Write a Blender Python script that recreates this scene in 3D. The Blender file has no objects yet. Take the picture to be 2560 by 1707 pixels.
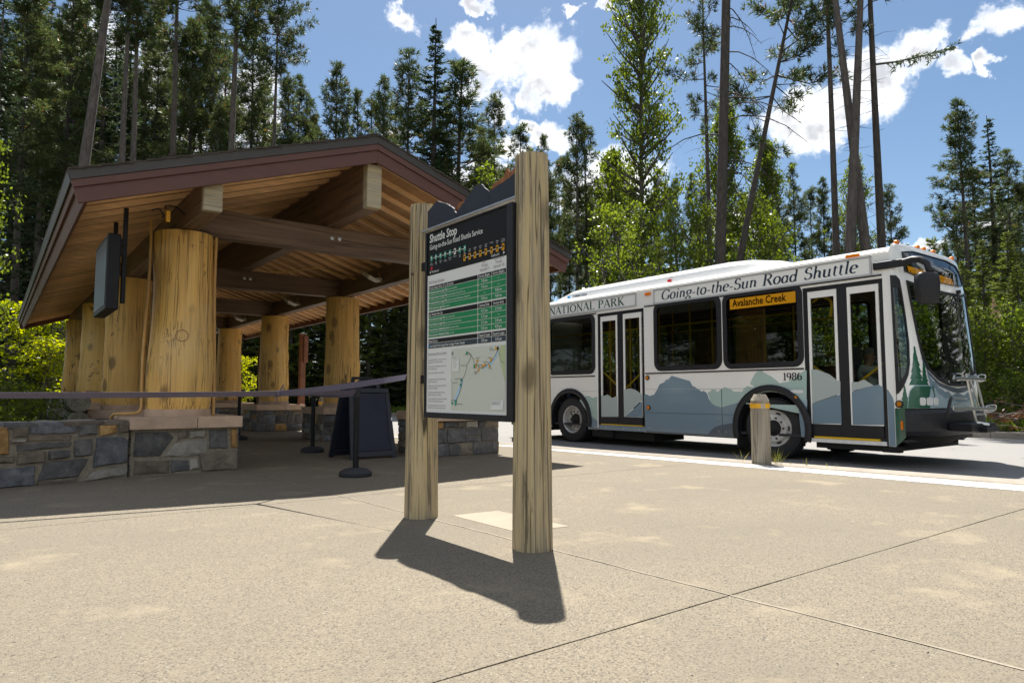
import bpy, bmesh, math, random
import numpy as np
from mathutils import Vector, Matrix, Euler
from mathutils.geometry import tessellate_polygon
R = math.radians
sc = bpy.context.scene
COL = sc.collection
rnd = random.Random(7)

# ------------------------------------------------------------------ camera
AZ = R(37.21)                       # view direction, clockwise from +Y (the road runs along Y)
PITCH = R(4.405)
FW = Vector((math.sin(AZ), math.cos(AZ), 0))
cam = bpy.data.cameras.new('camera'); cam_o = bpy.data.objects.new('camera', cam); COL.objects.link(cam_o)
cam.sensor_width = 36.0; cam.lens = 24.0; cam.clip_start = 0.05; cam.clip_end = 3000
cam_o.location = (0, 0, 0.92)
cam_o.rotation_euler = (R(90) + PITCH, 0, -AZ)
sc.camera = cam_o

# ------------------------------------------------------------------ sky and sun
SUN_EL = R(62.5)
SUN_AZ = AZ
SUN_DIR = Vector((math.cos(SUN_EL) * math.sin(SUN_AZ), math.cos(SUN_EL) * math.cos(SUN_AZ), math.sin(SUN_EL)))
sun = bpy.data.lights.new('sun', 'SUN'); sun.energy = 4.4; sun.angle = R(0.53); sun.color = (1.0, 0.95, 0.87)
sun_o = bpy.data.objects.new('sun', sun); COL.objects.link(sun_o)
sun_o.rotation_euler = (-SUN_DIR).to_track_quat('-Z', 'Y').to_euler()
sun_o.location = (0, 0, 40)

class NT:
    """small node-tree writer"""
    def __init__(s, tree): s.t = tree; s.n = tree.nodes; s.l = tree.links
    def new(s, kind, **kw):
        nd = s.n.new(kind)
        for k, v in kw.items(): setattr(nd, k, v)
        return nd
    def put(s, sock, v):
        if v is None: return
        if isinstance(v, bpy.types.NodeSocket): s.l.new(v, sock)
        else:
            if isinstance(v, (tuple, list)) and len(v) == 3 and sock.type == 'RGBA': v = (*v, 1)
            sock.default_value = v
    def math(s, op, a, b=None, c=None, clamp=False):
        nd = s.new('ShaderNodeMath', operation=op); nd.use_clamp = clamp
        for i, v in enumerate((a, b, c)): s.put(nd.inputs[i], v)
        return nd.outputs[0]
    def vmath(s, op, a, b=None, scale=None):
        nd = s.new('ShaderNodeVectorMath', operation=op)
        s.put(nd.inputs[0], a); s.put(nd.inputs[1], b)
        if scale is not None: s.put(nd.inputs['Scale'], scale)
        return nd.outputs['Value'] if op in ('DOT_PRODUCT', 'LENGTH', 'DISTANCE') else nd.outputs[0]
    def noise(s, vec, scale, detail=4, rough=0.55, dist=0.0, col=False):
        nd = s.new('ShaderNodeTexNoise'); s.put(nd.inputs['Vector'], vec)
        nd.inputs['Scale'].default_value = scale; nd.inputs['Detail'].default_value = detail
        nd.inputs['Roughness'].default_value = rough; nd.inputs['Distortion'].default_value = dist
        return nd.outputs['Color' if col else 'Fac']
    def ramp(s, fac, stops, interp='LINEAR'):
        nd = s.new('ShaderNodeValToRGB'); cr = nd.color_ramp; cr.interpolation = interp
        while len(cr.elements) > 1: cr.elements.remove(cr.elements[-1])
        for i, (p, c) in enumerate(stops):
            e = cr.elements[0] if i == 0 else cr.elements.new(p)
            e.position = p
            e.color = (c, c, c, 1) if isinstance(c, (int, float)) else (*c, 1)
        s.put(nd.inputs['Fac'], fac); return nd.outputs['Color']
    def mix(s, fac, a, b, blend='MIX'):
        nd = s.new('ShaderNodeMix', data_type='RGBA', blend_type=blend); nd.clamp_factor = True
        s.put(nd.inputs[0], fac); s.put(nd.inputs[6], a); s.put(nd.inputs[7], b); return nd.outputs[2]
    def mapr(s, v, a, b, c=0.0, d=1.0, smooth=False):
        nd = s.new('ShaderNodeMapRange'); nd.interpolation_type = 'SMOOTHSTEP' if smooth else 'LINEAR'
        s.put(nd.inputs[0], v)
        for i, x in enumerate((a, b, c, d)): s.put(nd.inputs[i + 1], x)
        return nd.outputs[0]

world = bpy.data.worlds.new('World'); sc.world = world; world.use_nodes = True
W = NT(world.node_tree); W.n.clear()
sky = W.new('ShaderNodeTexSky', sky_type='NISHITA')
sky.sun_disc = False; sky.sun_elevation = SUN_EL; sky.sun_rotation = SUN_AZ
sky.altitude = 1000; sky.air_density = 1.0; sky.dust_density = 1.2; sky.ozone_density = 1.5
tc = W.new('ShaderNodeTexCoord'); D = tc.outputs['Generated']
# cumulus: a few banks in the directions where they stand that day, denser cover added out of view for fill light
CLOUDS = [  # azimuth (deg, clockwise from +Y), elevation (deg), half width, half height (deg)
    (38.31, 26.89, 4.21, 2.21),
    (40.19, 25.12, 2.11, 1.58),
    (36.22, 27.82, 1.51, 1.22),
    (27.38, 29.28, 1.56, 0.88),
    (33.01, 28.06, 1.40, 1.45),
    (34.53, 26.40, 1.52, 1.49),
    (34.32, 30.70, 1.24, 0.58),
    (36.98, 23.15, 1.04, 1.04),
    (39.16, 22.21, 0.90, 0.73),
    (41.11, 21.18, 1.81, 1.46),
    (42.41, 29.98, 0.72, 0.47),
    (44.86, 30.31, 0.81, 0.53),
    (61.69, 20.71, 3.59, 2.72),
    (65.38, 21.75, 2.58, 2.75),
    (68.48, 23.58, 1.92, 1.44),
    (71.13, 22.35, 1.28, 0.82),
    (73.51, 22.23, 0.80, 0.59),
    (73.94, 24.70, 1.71, 1.28),
    (69.03, 11.07, 1.18, 0.55),
    (16.15, 22.12, 2.18, 3.63),
    (37.36, 19.88, 1.58, 1.15),
    (27.16, 20.43, 1.37, 0.66),
    (45.50, 16.96, 5.16, 2.56),
    (55.63, 13.28, 3.51, 2.02),
    (10.90, 18.58, 2.65, 1.68),
    (4.37, 23.77, 2.33, 2.95),
    (0.97, 19.08, 2.20, 2.46),
    (8.65, 22.71, 1.67, 2.84),
    (33.63, 17.45, 2.49, 1.72),
    (73.03, 11.40, 1.42, 0.73),

]
warp = W.vmath('ADD', D, W.vmath('SCALE', W.vmath('SUBTRACT', W.noise(D, 11.0, 3, 0.5, col=True), (0.5, 0.5, 0.5)), None, 0.085))
warp = W.vmath('ADD', warp, W.vmath('SCALE', W.vmath('SUBTRACT', W.noise(D, 42.0, 4, 0.6, col=True), (0.5, 0.5, 0.5)), None, 0.045))
n1 = W.noise(D, 24.0, 6, 0.62)
n2 = W.noise(D, 85.0, 5, 0.65)
wob = W.math('ADD', W.math('MULTIPLY', W.math('SUBTRACT', n1, 0.5), 2.6), W.math('MULTIPLY', W.math('SUBTRACT', n2, 0.5), 0.7))
dens = None
for az, el, hw, hh in CLOUDS:
    a, e = R(az), R(el)
    c = Vector((math.cos(e) * math.sin(a), math.cos(e) * math.cos(a), math.sin(e)))
    r = Vector((math.cos(a), -math.sin(a), 0)); u = r.cross(c)
    dx = W.math('MULTIPLY', W.vmath('DOT_PRODUCT', warp, tuple(r)), 1 / math.tan(R(hw)))
    dy = W.math('MULTIPLY', W.vmath('DOT_PRODUCT', warp, tuple(u)), 1 / math.tan(R(hh)))
    front = W.math('GREATER_THAN', W.vmath('DOT_PRODUCT', D, tuple(c)), 0.0)
    q = W.math('ADD', W.math('MULTIPLY', dx, dx), W.math('MULTIPLY', dy, dy))
    b = W.math('MULTIPLY', W.math('SUBTRACT', 1.0, W.math('MINIMUM', W.math('MULTIPLY', q, 0.80), 3.0)), front)
    b = W.math('SUBTRACT', b, W.math('MULTIPLY', W.math('SUBTRACT', 1.0, front), 3.0))
    dens = b if dens is None else W.math('MAXIMUM', dens, b)
sepw = W.new('ShaderNodeSeparateXYZ'); W.l.new(D, sepw.inputs[0])
vdot = W.vmath('DOT_PRODUCT', D, tuple(FW))
outside = W.mapr(vdot, 0.70, 0.45, 0.0, 1.0, True)
fill_clouds = W.math('SUBTRACT', W.math('MULTIPLY', W.mapr(W.noise(D, 2.6, 4, 0.5), 0.42, 0.66), 2.2), 0.55)  # unseen clouds behind the view, made denser for whiter fill light
fill_clouds = W.math('SUBTRACT', W.math('MULTIPLY', W.math('ADD', fill_clouds, 1.5), outside), 1.5)
dens = W.math('MAXIMUM', dens, fill_clouds)
cov = W.mapr(W.math('ADD', dens, wob), -0.10, 0.98, 0, 1, True)
thick = W.mapr(W.math('ADD', dens, W.math('MULTIPLY', wob, 0.6)), 0.30, 1.0, 0, 1, True)
shade = W.mix(W.math('MULTIPLY', thick, W.mapr(W.noise(D, 19.0, 5, 0.55), 0.36, 0.58)), (7.0, 6.95, 6.9), (3.1, 3.2, 3.4))
hsv = W.new('ShaderNodeHueSaturation'); hsv.inputs['Saturation'].default_value = 1.06; hsv.inputs['Value'].default_value = 0.55; hsv.inputs['Hue'].default_value = 0.494
W.l.new(sky.outputs[0], hsv.inputs['Color'])
skyc = W.mix(cov, hsv.outputs[0], shade)
bg = W.new('ShaderNodeBackground'); bg.inputs['Strength'].default_value = 0.10; W.l.new(skyc, bg.inputs['Color'])
wo = W.new('ShaderNodeOutputWorld'); W.l.new(bg.outputs[0], wo.inputs['Surface'])

vs = sc.view_settings
vs.view_transform = 'Standard'; vs.look = 'None'; vs.gamma = 1.0; vs.exposure = 1.22; vs.use_curve_mapping = False
sc.cycles.max_bounces = 8; sc.cycles.diffuse_bounces = 4; sc.cycles.glossy_bounces = 3
sc.cycles.transmission_bounces = 6; sc.cycles.transparent_max_bounces = 24
sc.cycles.use_denoising = True
sc.cycles.caustics_reflective = False; sc.cycles.caustics_refractive = False

# ------------------------------------------------------------------ mesh helpers
class MB:
    """collects geometry; build() links it as ONE mesh object"""
    def __init__(s): s.v = []; s.f = []; s.mi = []; s.m = 0
    def add(s, vs, fs):
        b = len(s.v); s.v += [tuple(v) for v in vs]
        for f in fs: s.f.append([i + b for i in f]); s.mi.append(s.m)
        return s
    def box(s, lo, hi, rot=None, jit=0.0, rng=None):
        x0, y0, z0 = lo; x1, y1, z1 = hi
        vs = [Vector(p) for p in ((x0,y0,z0),(x1,y0,z0),(x1,y1,z0),(x0,y1,z0),(x0,y0,z1),(x1,y0,z1),(x1,y1,z1),(x0,y1,z1))]
        if rot is not None:
            c = Vector(((x0+x1)/2,(y0+y1)/2,(z0+z1)/2)); vs = [c + rot @ (v - c) for v in vs]
        return s.add(vs, [(0,3,2,1),(4,5,6,7),(0,1,5,4),(1,2,6,5),(2,3,7,6),(3,0,4,7)])
    def bar(s, a, b, w, h, up=(0,0,1)):
        a = Vector(a); b = Vector(b); d = (b - a).normalized(); u = Vector(up)
        r = d.cross(u)
        if r.length < 1e-5: r = d.cross(Vector((1,0,0)))
        r.normalize(); u = r.cross(d)
        vs = []
        for p in (a, b):
            for sx, sy in ((-1,-1),(1,-1),(1,1),(-1,1)): vs.append(p + r*sx*w/2 + u*sy*h/2)
        return s.add(vs, [(0,1,2,3),(7,6,5,4),(0,4,5,1),(1,5,6,2),(2,6,7,3),(3,7,4,0)])
    def tube(s, pts, rad, seg=8, cap=True, closed=False):
        pts = [Vector(p) for p in pts]; n = len(pts)
        if isinstance(rad, (int, float)): rad = [rad]*n
        vs = []; fs = []; prev = None
        for i, p in enumerate(pts):
            if closed: d = pts[(i+1) % n] - pts[i-1]
            else: d = (pts[min(i+1,n-1)] - pts[max(i-1,0)])
            d.normalize()
            if prev is None:
                a = Vector((0,0,1)) if abs(d.z) < .9 else Vector((1,0,0))
                u = d.cross(a).normalized()
            else:
                u = prev - d*prev.dot(d)
                if u.length < 1e-6: u = d.orthogonal()
                u.normalize()
            prev = u; w = d.cross(u)
            for k in range(seg):
                t = 2*math.pi*k/seg; vs.append(p + (u*math.cos(t)+w*math.sin(t))*rad[i])
        m = n if closed else n-1
        for i in range(m):
            j = (i+1) % n
            for k in range(seg):
                k2 = (k+1) % seg; fs.append((i*seg+k, i*seg+k2, j*seg+k2, j*seg+k))
        if cap and not closed:
            fs.append(tuple(range(seg-1,-1,-1))); fs.append(tuple((n-1)*seg+k for k in range(seg)))
        return s.add(vs, fs)
    def lathe(s, prof, c=(0,0,0), seg=24, axis='z', phase=0.0, cap=True):
        """prof: (radius, height) pairs"""
        vs = []; fs = []; c = Vector(c)
        for r, h in prof:
            for k in range(seg):
                t = 2*math.pi*(k+phase)/seg; x, y = r*math.cos(t), r*math.sin(t)
                vs.append(c + (Vector((x,y,h)) if axis == 'z' else Vector((h,x,y)) if axis == 'x' else Vector((y,h,x))))
        n = len(prof)
        for i in range(n-1):
            for k in range(seg):
                k2 = (k+1) % seg; fs.append((i*seg+k, i*seg+k2, (i+1)*seg+k2, (i+1)*seg+k))
        if cap:
            fs.append(tuple(range(seg-1,-1,-1))); fs.append(tuple((n-1)*seg+k for k in range(seg)))
        return s.add(vs, fs)
    def prism(s, poly, fn, d0, d1):
        """2-D outline swept between depths d0 and d1; fn(u, v, d) -> point. Concave outlines are fine."""
        n = len(poly)
        vs = [fn(u, v, d0) for u, v in poly] + [fn(u, v, d1) for u, v in poly]
        tri = tessellate_polygon([[Vector((u, v, 0)) for u, v in poly]])
        fs = [tuple(t) for t in tri] + [tuple(i+n for i in reversed(t)) for t in tri]
        for i in range(n): j = (i+1) % n; fs.append((i, j, j+n, i+n))
        return s.add(vs, fs)
    def strip(s, a, b):
        n = len(a); vs = list(a)+list(b)
        return s.add(vs, [(i, i+1, n+i+1, n+i) for i in range(n-1)])
    def mesh(s, name, mats, smooth=False, sharp=None, uniq=True):
        me = bpy.data.meshes.new(name); me.from_pydata(s.v, [], s.f)
        for m in (mats if isinstance(mats, (list, tuple)) else [mats]): me.materials.append(m)
        if any(s.mi): me.polygons.foreach_set('material_index', s.mi)
        bm = bmesh.new(); bm.from_mesh(me); bmesh.ops.recalc_face_normals(bm, faces=bm.faces); bm.to_mesh(me); bm.free()
        if smooth:
            me.polygons.foreach_set('use_smooth', [True]*len(me.polygons))
            if sharp: me.set_sharp_from_angle(angle=R(sharp))
        me.update(); return me
    def build(s, name, mats, parent=None, smooth=False, sharp=40, bevel=0.0, bseg=1, label=None, keep=False):
        me = s.mesh(name, mats, smooth, sharp) if not bevel else None
        if bevel:
            me = s.mesh(name, mats, False)
            bm = bmesh.new(); bm.from_mesh(me)
            bmesh.ops.remove_doubles(bm, verts=bm.verts, dist=1e-5)
            es = [e for e in bm.edges if len(e.link_faces) == 2 and e.calc_face_angle(0) > R(25)]
            bmesh.ops.bevel(bm, geom=es, offset=bevel, segments=bseg, profile=0.6, affect='EDGES', clamp_overlap=True)
            bm.to_mesh(me); bm.free()
            if smooth:
                me.polygons.foreach_set('use_smooth', [True]*len(me.polygons)); me.set_sharp_from_angle(angle=R(sharp))
        return obj(name, me, parent, label)

def obj(name, me, parent=None, label=None):
    o = bpy.data.objects.new(name, me); COL.objects.link(o)
    if parent is not None:
        o.parent = parent
        o.matrix_parent_inverse = parent_world(parent).inverted()
    if label: o['label'] = label
    return o
def parent_world(o):
    m = o.matrix_basis.copy()
    if o.parent is not None: m = parent_world(o.parent) @ o.matrix_parent_inverse @ m
    return m
def tag(o, label=None, cat=None, group=None, kind=None):
    if label: o['label'] = label
    if cat: o['category'] = cat
    if group: o['group'] = group
    if kind: o['kind'] = kind
    return o
def thing(name, label, cat, loc=(0,0,0), group=None, rz=0.0):
    o = bpy.data.objects.new(name, None); COL.objects.link(o); o.empty_display_size = 0.1
    o.location = loc; o.rotation_euler = (0,0,rz)
    return tag(o, label, cat, group)
def copy_tree(o, parent=None):
    c = o.copy(); COL.objects.link(c)
    if parent is not None: c.parent = parent
    for ch in list(o.children): copy_tree(ch, c)
    return c
def poly_patch(polys, fn, gu=None, gv=None, uniq=True):
    """outline with holes (lists of (u,v)) -> mesh cut along a grid of u and v lines and laid on fn(u,v)"""
    flat = [p for pl in polys for p in pl]
    tri = tessellate_polygon([[Vector((u, v, 0)) for u, v in pl] for pl in polys])
    bm = bmesh.new(); vs = [bm.verts.new((u, v, 0)) for u, v in flat]
    for t in tri:
        try: bm.faces.new([vs[i] for i in t])
        except ValueError: pass
    for vals, no in ((gu, (1,0,0)), (gv, (0,1,0))):
        for x in (vals or []):
            co = (x,0,0) if no[0] else (0,x,0)
            bmesh.ops.bisect_plane(bm, geom=bm.verts[:]+bm.edges[:]+bm.faces[:], plane_co=co, plane_no=no, dist=1e-5)
    mb = MB(); bm.verts.index_update()
    mb.add([fn(v.co.x, v.co.y) for v in bm.verts], [[v.index for v in f.verts] for f in bm.faces])
    bm.free(); return mb
def rrect(u0, v0, u1, v1, r, n=5):
    out = []
    for cx, cy, a0 in ((u1-r,v1-r,0),(u0+r,v1-r,90),(u0+r,v0+r,180),(u1-r,v0+r,270)):
        for k in range(n+1):
            a = R(a0+90*k/n); out.append((cx+r*math.cos(a), cy+r*math.sin(a)))
    return out
def circ(u, v, r, n=24, a0=0, a1=360):
    return [(u+r*math.cos(R(a0+(a1-a0)*k/n)), v+r*math.sin(R(a0+(a1-a0)*k/n))) for k in range(n if a1-a0 == 360 else n+1)]
FONT = bpy.data.fonts.load('<builtin>')
def text_mb(body, size, fn, bold=0.0, align='LEFT', shear=0.0, xs=1.0, res=2):
    """lettering as flat geometry laid on fn(u, v); u runs along the line from the anchor"""
    cu = bpy.data.curves.new('lettering', 'FONT'); cu.font = FONT; cu.body = body; cu.size = size
    cu.align_x = align; cu.shear = shear; cu.resolution_u = res; cu.offset = bold; cu.fill_mode = 'FRONT' if False else 'BOTH'
    cu.dimensions = '2D'
    o = bpy.data.objects.new('lettering', cu); COL.objects.link(o)
    dg = bpy.context.evaluated_depsgraph_get(); me = o.evaluated_get(dg).to_mesh()
    mb = MB(); mb.add([fn(v.co.x*xs, v.co.y) for v in me.vertices], [tuple(p.vertices) for p in me.polygons])
    o.evaluated_get(dg).to_mesh_clear(); bpy.data.objects.remove(o); bpy.data.curves.remove(cu)
    return mb
def join(*mbs):
    out = MB()
    for m in mbs: out.add(m.v, m.f)
    return out

# ------------------------------------------------------------------ materials
MATS = {}
def mat(name, base, rough=0.6, metal=0.0, var=0.0, vscale=8.0, bump=0.0, bscale=40.0, stretch=None, spec=0.5, obj_var=0.0, coat=0.0, island=0.0, dirt=0.0):
    """principled with mottling, fine relief and a little difference from piece to piece"""
    m = bpy.data.materials.new(name); m.use_nodes = True; N = NT(m.node_tree)
    bs = N.n['Principled BSDF']; tcn = N.new('ShaderNodeTexCoord'); v = tcn.outputs['Object']
    if stretch:
        mp = N.new('ShaderNodeMapping'); mp.inputs['Scale'].default_value = stretch; N.l.new(v, mp.inputs[0]); v = mp.outputs[0]
    c = (*base, 1)
    if var:
        lo = tuple(max(0, x*(1-var)) for x in base); hi = tuple(min(1, x*(1+var)) for x in base)
        c = N.ramp(N.noise(v, vscale, 6, 0.6), [(0.3, lo), (0.7, hi)])
    if dirt:
        c = N.mix(N.mapr(N.noise(v, vscale*0.35, 5, 0.7), 0.5, 0.75, 0, dirt), c, (0.12, 0.10, 0.075))
    if obj_var or island:
        src = N.new('ShaderNodeObjectInfo').outputs['Random'] if obj_var else N.new('ShaderNodeNewGeometry').outputs['Random Per Island']
        k = obj_var or island
        hs = N.new('ShaderNodeHueSaturation'); N.put(hs.inputs['Value'], N.mapr(src, 0, 1, 1-k, 1+k)); N.put(hs.inputs['Color'], c); c = hs.outputs[0]
    N.put(bs.inputs['Base Color'], c)
    bs.inputs['Roughness'].default_value = rough; bs.inputs['Metallic'].default_value = metal
    bs.inputs['Specular IOR Level'].default_value = spec; bs.inputs['Coat Weight'].default_value = coat
    if coat: bs.inputs['Coat Roughness'].default_value = 0.08
    if bump:
        bp = N.new('ShaderNodeBump'); bp.inputs['Strength'].default_value = bump; bp.inputs['Distance'].default_value = 0.01
        N.l.new(N.noise(v, bscale, 6, 0.65), bp.inputs['Height']); N.l.new(bp.outputs[0], bs.inputs['Normal'])
    MATS[name] = m; return m

# painted, cast and sawn surfaces
mat('maroon_paint', (0.105, 0.043, 0.034), 0.55, var=0.12, vscale=3, bump=0.15, bscale=60, stretch=(1,1,6))
mat('drip_metal', (0.045, 0.040, 0.037), 0.5, var=0.15, vscale=5)
mat('shingle', (0.055, 0.045, 0.036), 0.9, var=0.35, vscale=14, bump=0.5, bscale=60, obj_var=0.2)
mat('rafter_stain', (0.80, 0.54, 0.30), 0.6, var=0.16, vscale=2.2, bump=0.1, bscale=50, obj_var=0.17, stretch=(1.5,14,14))
mat('deck_shaded', (0.46, 0.27, 0.14), 0.65, var=0.18, vscale=2.0, bump=0.1, bscale=50, obj_var=0.1, stretch=(1.5,10,10))  # darker than the rafters: shade between them put into the colour
mat('black_paint', (0.012, 0.012, 0.014), 0.5, var=0.2, vscale=10, spec=0.2)
mat('black_plastic', (0.017, 0.017, 0.020), 0.5, spec=0.35, var=0.2, vscale=20, bump=0.08, bscale=120)
mat('navy_board', (0.016, 0.021, 0.038), 0.5, var=0.15, vscale=6, spec=0.3)
mat('navy_rim', (0.013, 0.016, 0.026), 0.5, var=0.15, vscale=6)
mat('rubber_base', (0.028, 0.030, 0.034), 0.75, var=0.35, vscale=60, bump=0.3, bscale=120)
mat('belt_purple', (0.105, 0.090, 0.125), 0.75, var=0.15, vscale=40, bump=0.2, bscale=300)
mat('cap_stone', (0.50, 0.355, 0.25), 0.8, var=0.14, vscale=7, bump=0.25, bscale=90, obj_var=0.08, dirt=0.18)
mat('mortar', (0.25, 0.215, 0.16), 0.9, var=0.3, vscale=18, bump=0.6, bscale=80)
mat('galv', (0.50, 0.51, 0.52), 0.4, metal=0.8, var=0.12, vscale=20)
mat('steel', (0.62, 0.62, 0.61), 0.28, metal=0.9, var=0.1, vscale=25)
mat('lamp_grey', (0.52, 0.50, 0.45), 0.5, var=0.1)
mat('conduit_paint', (0.55, 0.32, 0.10), 0.5, var=0.12, vscale=12)
mat('rust_steel', (0.30, 0.115, 0.042), 0.8, var=0.35, vscale=22, bump=0.2, bscale=80)
mat('brown_post', (0.26, 0.105, 0.055), 0.7, var=0.2, vscale=6)
mat('dark_brown', (0.06, 0.042, 0.032), 0.7, var=0.2, vscale=6)
mat('pad_concrete', (0.295, 0.25, 0.19), 0.85, var=0.08, vscale=4, bump=0.15, bscale=100, dirt=0.15)
mat('kerb_concrete', (0.27, 0.24, 0.20), 0.85, var=0.14, vscale=5, bump=0.3, bscale=80, obj_var=0.06, dirt=0.3)
mat('tactile_white', (0.54, 0.53, 0.505), 0.7, var=0.10, vscale=7, bump=0.1, bscale=60, obj_var=0.08, dirt=0.45)
mat('joint_sealant', (0.27, 0.235, 0.18), 0.85, var=0.2, vscale=14, bump=0.3, bscale=60)
mat('bark_grey', (0.115, 0.095, 0.085), 0.95, var=0.45, vscale=5, bump=1.0, bscale=18, stretch=(3,3,0.6), obj_var=0.2)
mat('bark_dark', (0.070, 0.058, 0.050), 0.95, var=0.45, vscale=6, bump=1.0, bscale=18, stretch=(3,3,0.6), obj_var=0.25)
mat('dead_wood', (0.19, 0.165, 0.145), 0.9, var=0.3, vscale=6, bump=0.3)
mat('raw_wood', (0.50, 0.33, 0.18), 0.85, var=0.3, vscale=8, bump=0.5, stretch=(6,6,1))
mat('yellow_paint', (0.80, 0.50, 0.01), 0.45)
mat('band_yellow', (0.80, 0.42, 0.02), 0.35, var=0.05)
mat('white_paint', (0.78, 0.77, 0.73), 0.3, var=0.03, vscale=2, coat=0.5)

def wood(name, light, dark, grain=1.0, rough=0.6, obj_var=0.06, knots=True, weather=None, axis='z', crack=0.5, blotch=False, wk=(14, 1.1)):
    """timber: long grain, drying cracks and knots along one axis of the object"""
    m = bpy.data.materials.new(name); m.use_nodes = True; N = NT(m.node_tree); bs = N.n['Principled BSDF']
    g = N.new('ShaderNodeNewGeometry').outputs['Position']
    oi = N.new('ShaderNodeObjectInfo').outputs['Random']
    off = N.new('ShaderNodeCombineXYZ'); N.put(off.inputs[0], N.math('MULTIPLY', oi, 37.0)); N.put(off.inputs[2], N.math('MULTIPLY', oi, 91.0))
    p = N.vmath('ADD', g, off.outputs[0])
    def st(a, b):
        mp = N.new('ShaderNodeMapping'); mp.inputs['Scale'].default_value = (a,a,b) if axis == 'z' else (b,a,a) if axis == 'x' else (a,b,a)
        N.l.new(p, mp.inputs[0]); return mp.outputs[0]
    f = N.noise(st(9*grain, 0.7), 1.0, 7, 0.62, 0.4)
    c = N.ramp(f, [(0.28, dark), (0.62, light)])
    f2 = N.noise(st(2.4, 0.6), 1.0, 3, 0.5)
    c = N.mix(N.mapr(f2, 0.45, 0.75, 0, 0.55), c, tuple(0.5*a+0.5*b for a, b in zip(light, dark)))
    if weather:
        wf = N.noise(st(25, .75), 1.0, 7, 0.75, 0.5)
        c = N.mix(N.mapr(wf, 0.46, 0.60, 0, .85), c, weather)
        wf2 = N.noise(st(30, 1.3), 1.0, 5, 0.7, 0.3)
        c = N.mix(N.mapr(wf2, 0.57, 0.64, 0, 0.72), c, tuple(x*0.3 for x in weather))
    ck = N.noise(st(11, 0.22), 1.0, 2, 0.4, 1.2)
    line = N.mapr(N.math('ABSOLUTE', N.math('SUBTRACT', ck, 0.5)), 0.010, 0.026, 1, 0)
    gate = N.mapr(N.noise(st(1.6, 0.5), 1.0, 2), 0.45, 0.6)
    crk = N.math('MULTIPLY', line, gate)
    ck2 = N.noise(N.vmath('ADD', st(19, 0.30), (7.3, 2.1, 4.4)), 1.0, 2, 0.5, 0.9)
    line2 = N.mapr(N.math('ABSOLUTE', N.math('SUBTRACT', ck2, 0.5)), 0.008, 0.026, 1, 0)
    gate2 = N.mapr(N.noise(N.vmath('ADD', st(2.6, 0.8), (1.7, 5.2, 3.1)), 1.0, 2), 0.42, 0.55)
    crk = N.math('MAXIMUM', crk, N.math('MULTIPLY', N.math('MULTIPLY', line2, gate2), 0.8))
    c = N.mix(N.math('MULTIPLY', crk, crack), c, tuple(x*0.16 for x in dark))
    if knots:
        kn = N.new('ShaderNodeTexVoronoi'); N.l.new(st(3.0, 1.8), kn.inputs['Vector']); kn.inputs['Scale'].default_value = 1.0
        wobk = N.math('ADD', kn.outputs['Distance'], N.math('MULTIPLY', N.noise(st(14, 6), 1.0, 3), 0.10))
        c = N.mix(N.mapr(wobk, 0.20, 0.30, 0.75, 0), c, tuple(x*0.28 for x in dark))
    if blotch:                                   # patches of old inner bark left by the peeler
        bl = N.noise(N.vmath('ADD', st(3.2, 2.2), (3.0, 8.0, 1.0)), 1.0, 6, 0.72, 0.8)
        c = N.mix(N.mapr(bl, 0.625, 0.65, 0, 0.8), c, (0.085, 0.038, 0.022))
        c = N.mix(N.mapr(N.noise(st(1.1, 0.9), 1.0, 5, 0.6), 0.5, 0.7, 0, 0.4), c, (0.62, 0.50, 0.30))
    hs = N.new('ShaderNodeHueSaturation'); N.put(hs.inputs['Value'], N.mapr(oi, 0, 1, 1-obj_var, 1+obj_var)); N.put(hs.inputs['Color'], c)
    N.l.new(hs.outputs[0], bs.inputs['Base Color']); bs.inputs['Roughness'].default_value = rough
    h = N.math('SUBTRACT', N.math('MULTIPLY', f, 0.5), crk)
    bp = N.new('ShaderNodeBump'); bp.inputs['Strength'].default_value = 0.5; bp.inputs['Distance'].default_value = 0.012
    N.l.new(h, bp.inputs['Height']); N.l.new(bp.outputs[0], bs.inputs['Normal'])
    MATS[name] = m; return m
wood('log_honey', (0.82, 0.51, 0.145), (0.60, 0.32, 0.08), 1.0, 0.5, 0.10, crack=0.9, blotch=True)
wood('beam_stain', (0.20, 0.125, 0.08), (0.10, 0.06, 0.04), 1.3, 0.6, 0.12, knots=False, axis='x', crack=0.8)
wood('beam_stain_long', (0.20, 0.125, 0.08), (0.10, 0.06, 0.04), 1.3, 0.6, 0.12, knots=False, axis='y', crack=0.8)
wood('beam_end', (0.46, 0.38, 0.235), (0.25, 0.19, 0.11), 1.2, 0.8, 0.1, knots=False, axis='x', weather=(0.30, 0.27, 0.22))
wood('post_weathered', (0.57, 0.455, 0.255), (0.40, 0.31, 0.17), 1.5, 0.8, 0.05, weather=(0.26, 0.225, 0.175), crack=1.0)
wood('bollard_wood', (0.38, 0.335, 0.26), (0.24, 0.205, 0.15), 1.6, 0.85, 0.08, knots=False, weather=(0.26, 0.23, 0.19), crack=0.8)
wood('log_grey', (0.27, 0.24, 0.18), (0.15, 0.125, 0.09), 1.2, 0.85, 0.12, axis='y', weather=(0.15, 0.14, 0.11))

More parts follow.
